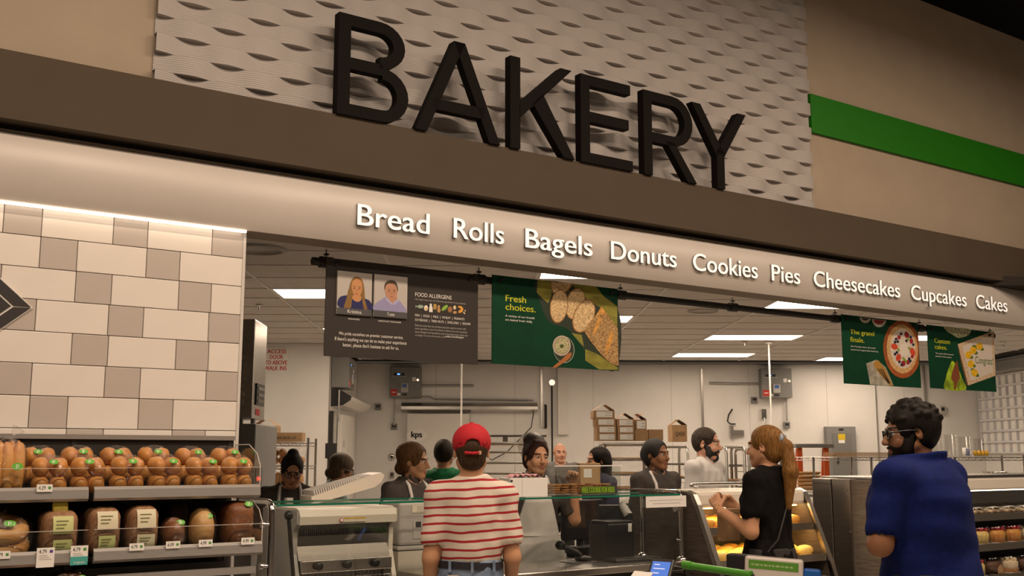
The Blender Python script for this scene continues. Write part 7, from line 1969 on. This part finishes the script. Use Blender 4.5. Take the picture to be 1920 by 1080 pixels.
# -- customer in the blue polo
def ex_blue(root, k, hp, Uf, J, HR): glasses(root, k, hp, r_=.0042)
build_person('bearded customer in a royal blue polo and black glasses', stand(1738, 4.9), math.radians(-138), 1.745, 'm', 1.34, 1.55, skin='brown', hair=hair_mat('black_curly', (.006, .005, .0045), (.012, .0095, .008)), hairfn=h_curly,
             beard=hair_mat('black_beard', (.006, .005, .0045), (.012, .0095, .008)), shirt=mat('polo_blue', (.005, .012, .088), .85, spec=.12, noise=.12, nscale=40, bump=.08, bscale=250), sleeve=.74, hem=.84, collar=True, lean=.10,
             arms={1: ((.26, -.16, -1), (-.92, -.45, -.05)), -1: ((-.12, .05, -1), (.85, -.5, .0))}, hands=(.6, .6), head=(.72, .02, 0), extra=ex_blue, shirt_wr=.0050, sleeve_r=.014, hs=1.08, wr_f=22)

# -- workers behind the counter
def ex_w4(root, k, hp, Uf, J, HR): glasses(root, k, hp); headband(root, k, hp); badge(root, k, Uf, .02, 1.30, -.158, .07, .035)
build_person('worker with glasses and hair net looking down at the left', stand(545, 7.75), math.radians(12), 1.555, 'f', 1.12, 1.1, lean=.12, head=(.05, .34, .06), skin='tan', hair=hair_mat('black', (.008, .0065, .006), (.018, .014, .012)), hairfn=h_bun,
             shirt=M_gshirt, sleeve=.8, collar=True, apron=M_apron, arms={1: ((.25, -.2, -1), (-.3, -.9, -.3)), -1: ((-.25, -.2, -1), (.3, -.9, -.3))}, extra=ex_w4)
def ex_w5(root, k, hp, Uf, J, HR): glasses(root, k, hp, M_ltgrey)
build_person('person in a pale teal shirt with greying brown hair and glasses', stand(598, 8.5), math.radians(112), 1.56, 'f', 1.05, 1.0, lean=.30, head=(.0, .05, 0), skin='tan', hair=hair_mat('grey_brown', (.085, .055, .035), (.16, .12, .085)), hairfn=h_lowbun,
             shirt=mat('shirt_teal', (.36, .47, .46), .85, noise=.05, nscale=20), sleeve=.8, extra=ex_w5)
build_person('worker with smooth brown hair in profile wearing a charcoal shirt', stand(766, 7.42), math.radians(42), 1.605, 'f', 1.08, 1.0, lean=.08, head=(.62, .04, 0), skin='tan', hair=hair_mat('brown', (.065, .032, .014), (.15, .075, .028)), hairfn=h_lowbun,
             shirt=M_gshirt, sleeve=.8, collar=True, apron=M_apron, hs=1.02)
build_person('person in a bright green top seen from behind', stand(833, 8.9), math.pi - .15, 1.66, 'f', 1.0, 1.0, skin='tan', hair=hair_mat('dark_brown', (.02, .014, .011), (.04, .028, .02)), hairfn=h_short, shirt=mat('top_green', (.012, .20, .075), .85, noise=.2, nscale=40), sleeve=.8)
def ex_w8(root, k, hp, Uf, J, HR):
    MB().blob(hp((-.012, .055, .075)), (.106 * k, .112 * k, .108 * k), 20, 14, R=Matrix(HR[0].tolist())).build('hair_net', glass_mat('net_film', (.80, .78, .76), .1, .5), root)
w8 = build_person('worker with a large dark hair bun and white apron handing over a bag', stand(1003, 7.74), math.radians(8), 1.63, 'f', 1.06, 1.05, head=(.30, .06, .05), skin='tan', hair=hair_mat('dark_auburn', (.020, .011, .009), (.06, .024, .018)), hairfn=h_bigbun,
             shirt=M_gshirt, sleeve=.72, collar=True, apron=M_apron, arms={-1: ((-.20, -.10, -1), (.05, -.35, -.95)), 1: ((.36, -.28, -.80), (-.05, -.16, .97))}, hands=(.5, .75), hs=1.05, extra=ex_w8, handdir={1: ((-.1, -.45, .85), (-.5, -.8, -.2))})
# raised hand holds a paper bag
_, k8, _, J8 = w8
Mw = bpy.data.objects[w8[0].name].matrix_world
wp8 = Mw @ (Vector(J8[1][2]) * k8)
pg_ = empty('paper_bag', T(wp8.x + .105, wp8.y + .02, wp8.z + .0, .25), 'tan paper bag with a white label in the raised hand', 'bag')
MB().box(-.075, .075, -.03, .03, -.05, .16, c=.004).build('bag_body', mat('kraft', (.45, .29, .14), .85), pg_); box('bag_label', M_paper, -.05, .01, -.033, -.0302, .06, .12, pg_); box('bag_fold', mat('kraft_dark', (.28, .17, .085), .85), -.077, .077, -.032, .032, .14, .158, pg_)
build_person('person with shoulder length black hair looking left behind the cookie case', stand(1122, 9.3), math.radians(-62), 1.60, 'f', 1.0, 1.0, head=(-.25, .04, 0), skin='tan', hair=hair_mat('black', (.008, .0065, .006), (.018, .014, .012)), hairfn=h_long, shirt=mat('top_navy', (.022, .022, .05), .85), sleeve=.8)
def ex_w10(root, k, hp, Uf, J, HR): badge(root, k, Uf, .09, 1.28, -.135, .05, .016)
build_person('worker in a black cap and charcoal shirt looking right', stand(1230, 8.5), math.radians(24), 1.65, 'f', 1.02, 1.0, head=(.42, .02, 0), skin='brown', arms={1: ((.08, .02, -1), (.0, -.2, -1)), -1: ((-.08, .02, -1), (.0, -.2, -1))}, hair=mat('cap_black_cloth', (.013, .012, .012), .8, noise=.2, nscale=40), hairfn=h_cap, shirt=M_gshirt, sleeve=.8, collar=True, hs=1.02,
             extra=lambda root, k, hp, Uf, J, HR: (ex_w10(root, k, hp, Uf, J, HR), MB().tube([Vector(fr_pt(Uf, q)) * k for q in ((-.06, .05, 1.50), (-.075, -.03, 1.47), (-.07, -.10, 1.38), (-.07, -.14, 1.2), (-.07, -.14, 1.0))], .013, 6).build('apron_strap', M_apron, root)))
def ex_w11(root, k, hp, Uf, J, HR):
    headband(root, k, hp, .050, .003); badge(root, k, Uf, .09, 1.30, -.14, .045, .022)
build_person('bearded manager in a white shirt with a beard net looking right', stand(1324, 9.05), math.radians(52), 1.74, 'm', 1.05, 1.0, head=(.22, .08, 0), skin='pink', hair=hair_mat('dark_crop', (.022, .016, .012), (.05, .036, .026)), hairfn=h_short, beard=mat('beard_net', (.012, .011, .011), .7, noise=.3, nscale=60),
             shirt=mat('shirt_white', (.50, .49, .48), .8, noise=.03, nscale=20), sleeve=.8, collar=True, extra=ex_w11, hs=1.08)
build_person('bald person far back beside the white duct', stand(1050, 13.2), math.radians(10), 1.68, 'm', 1.0, 1.0, skin='pink', shirt=mat('shirt_grey', (.16, .15, .15), .85), sleeve=.8)
build_person('worker in dark grey mostly hidden behind the man in blue', stand(1682, 9.4), math.radians(-30), 1.62, 'f', 1.05, 1.0, skin='brown', hair=hair_mat('black', (.008, .0065, .006), (.018, .014, .012)), hairfn=h_short, shirt=M_gshirt, sleeve=.8)
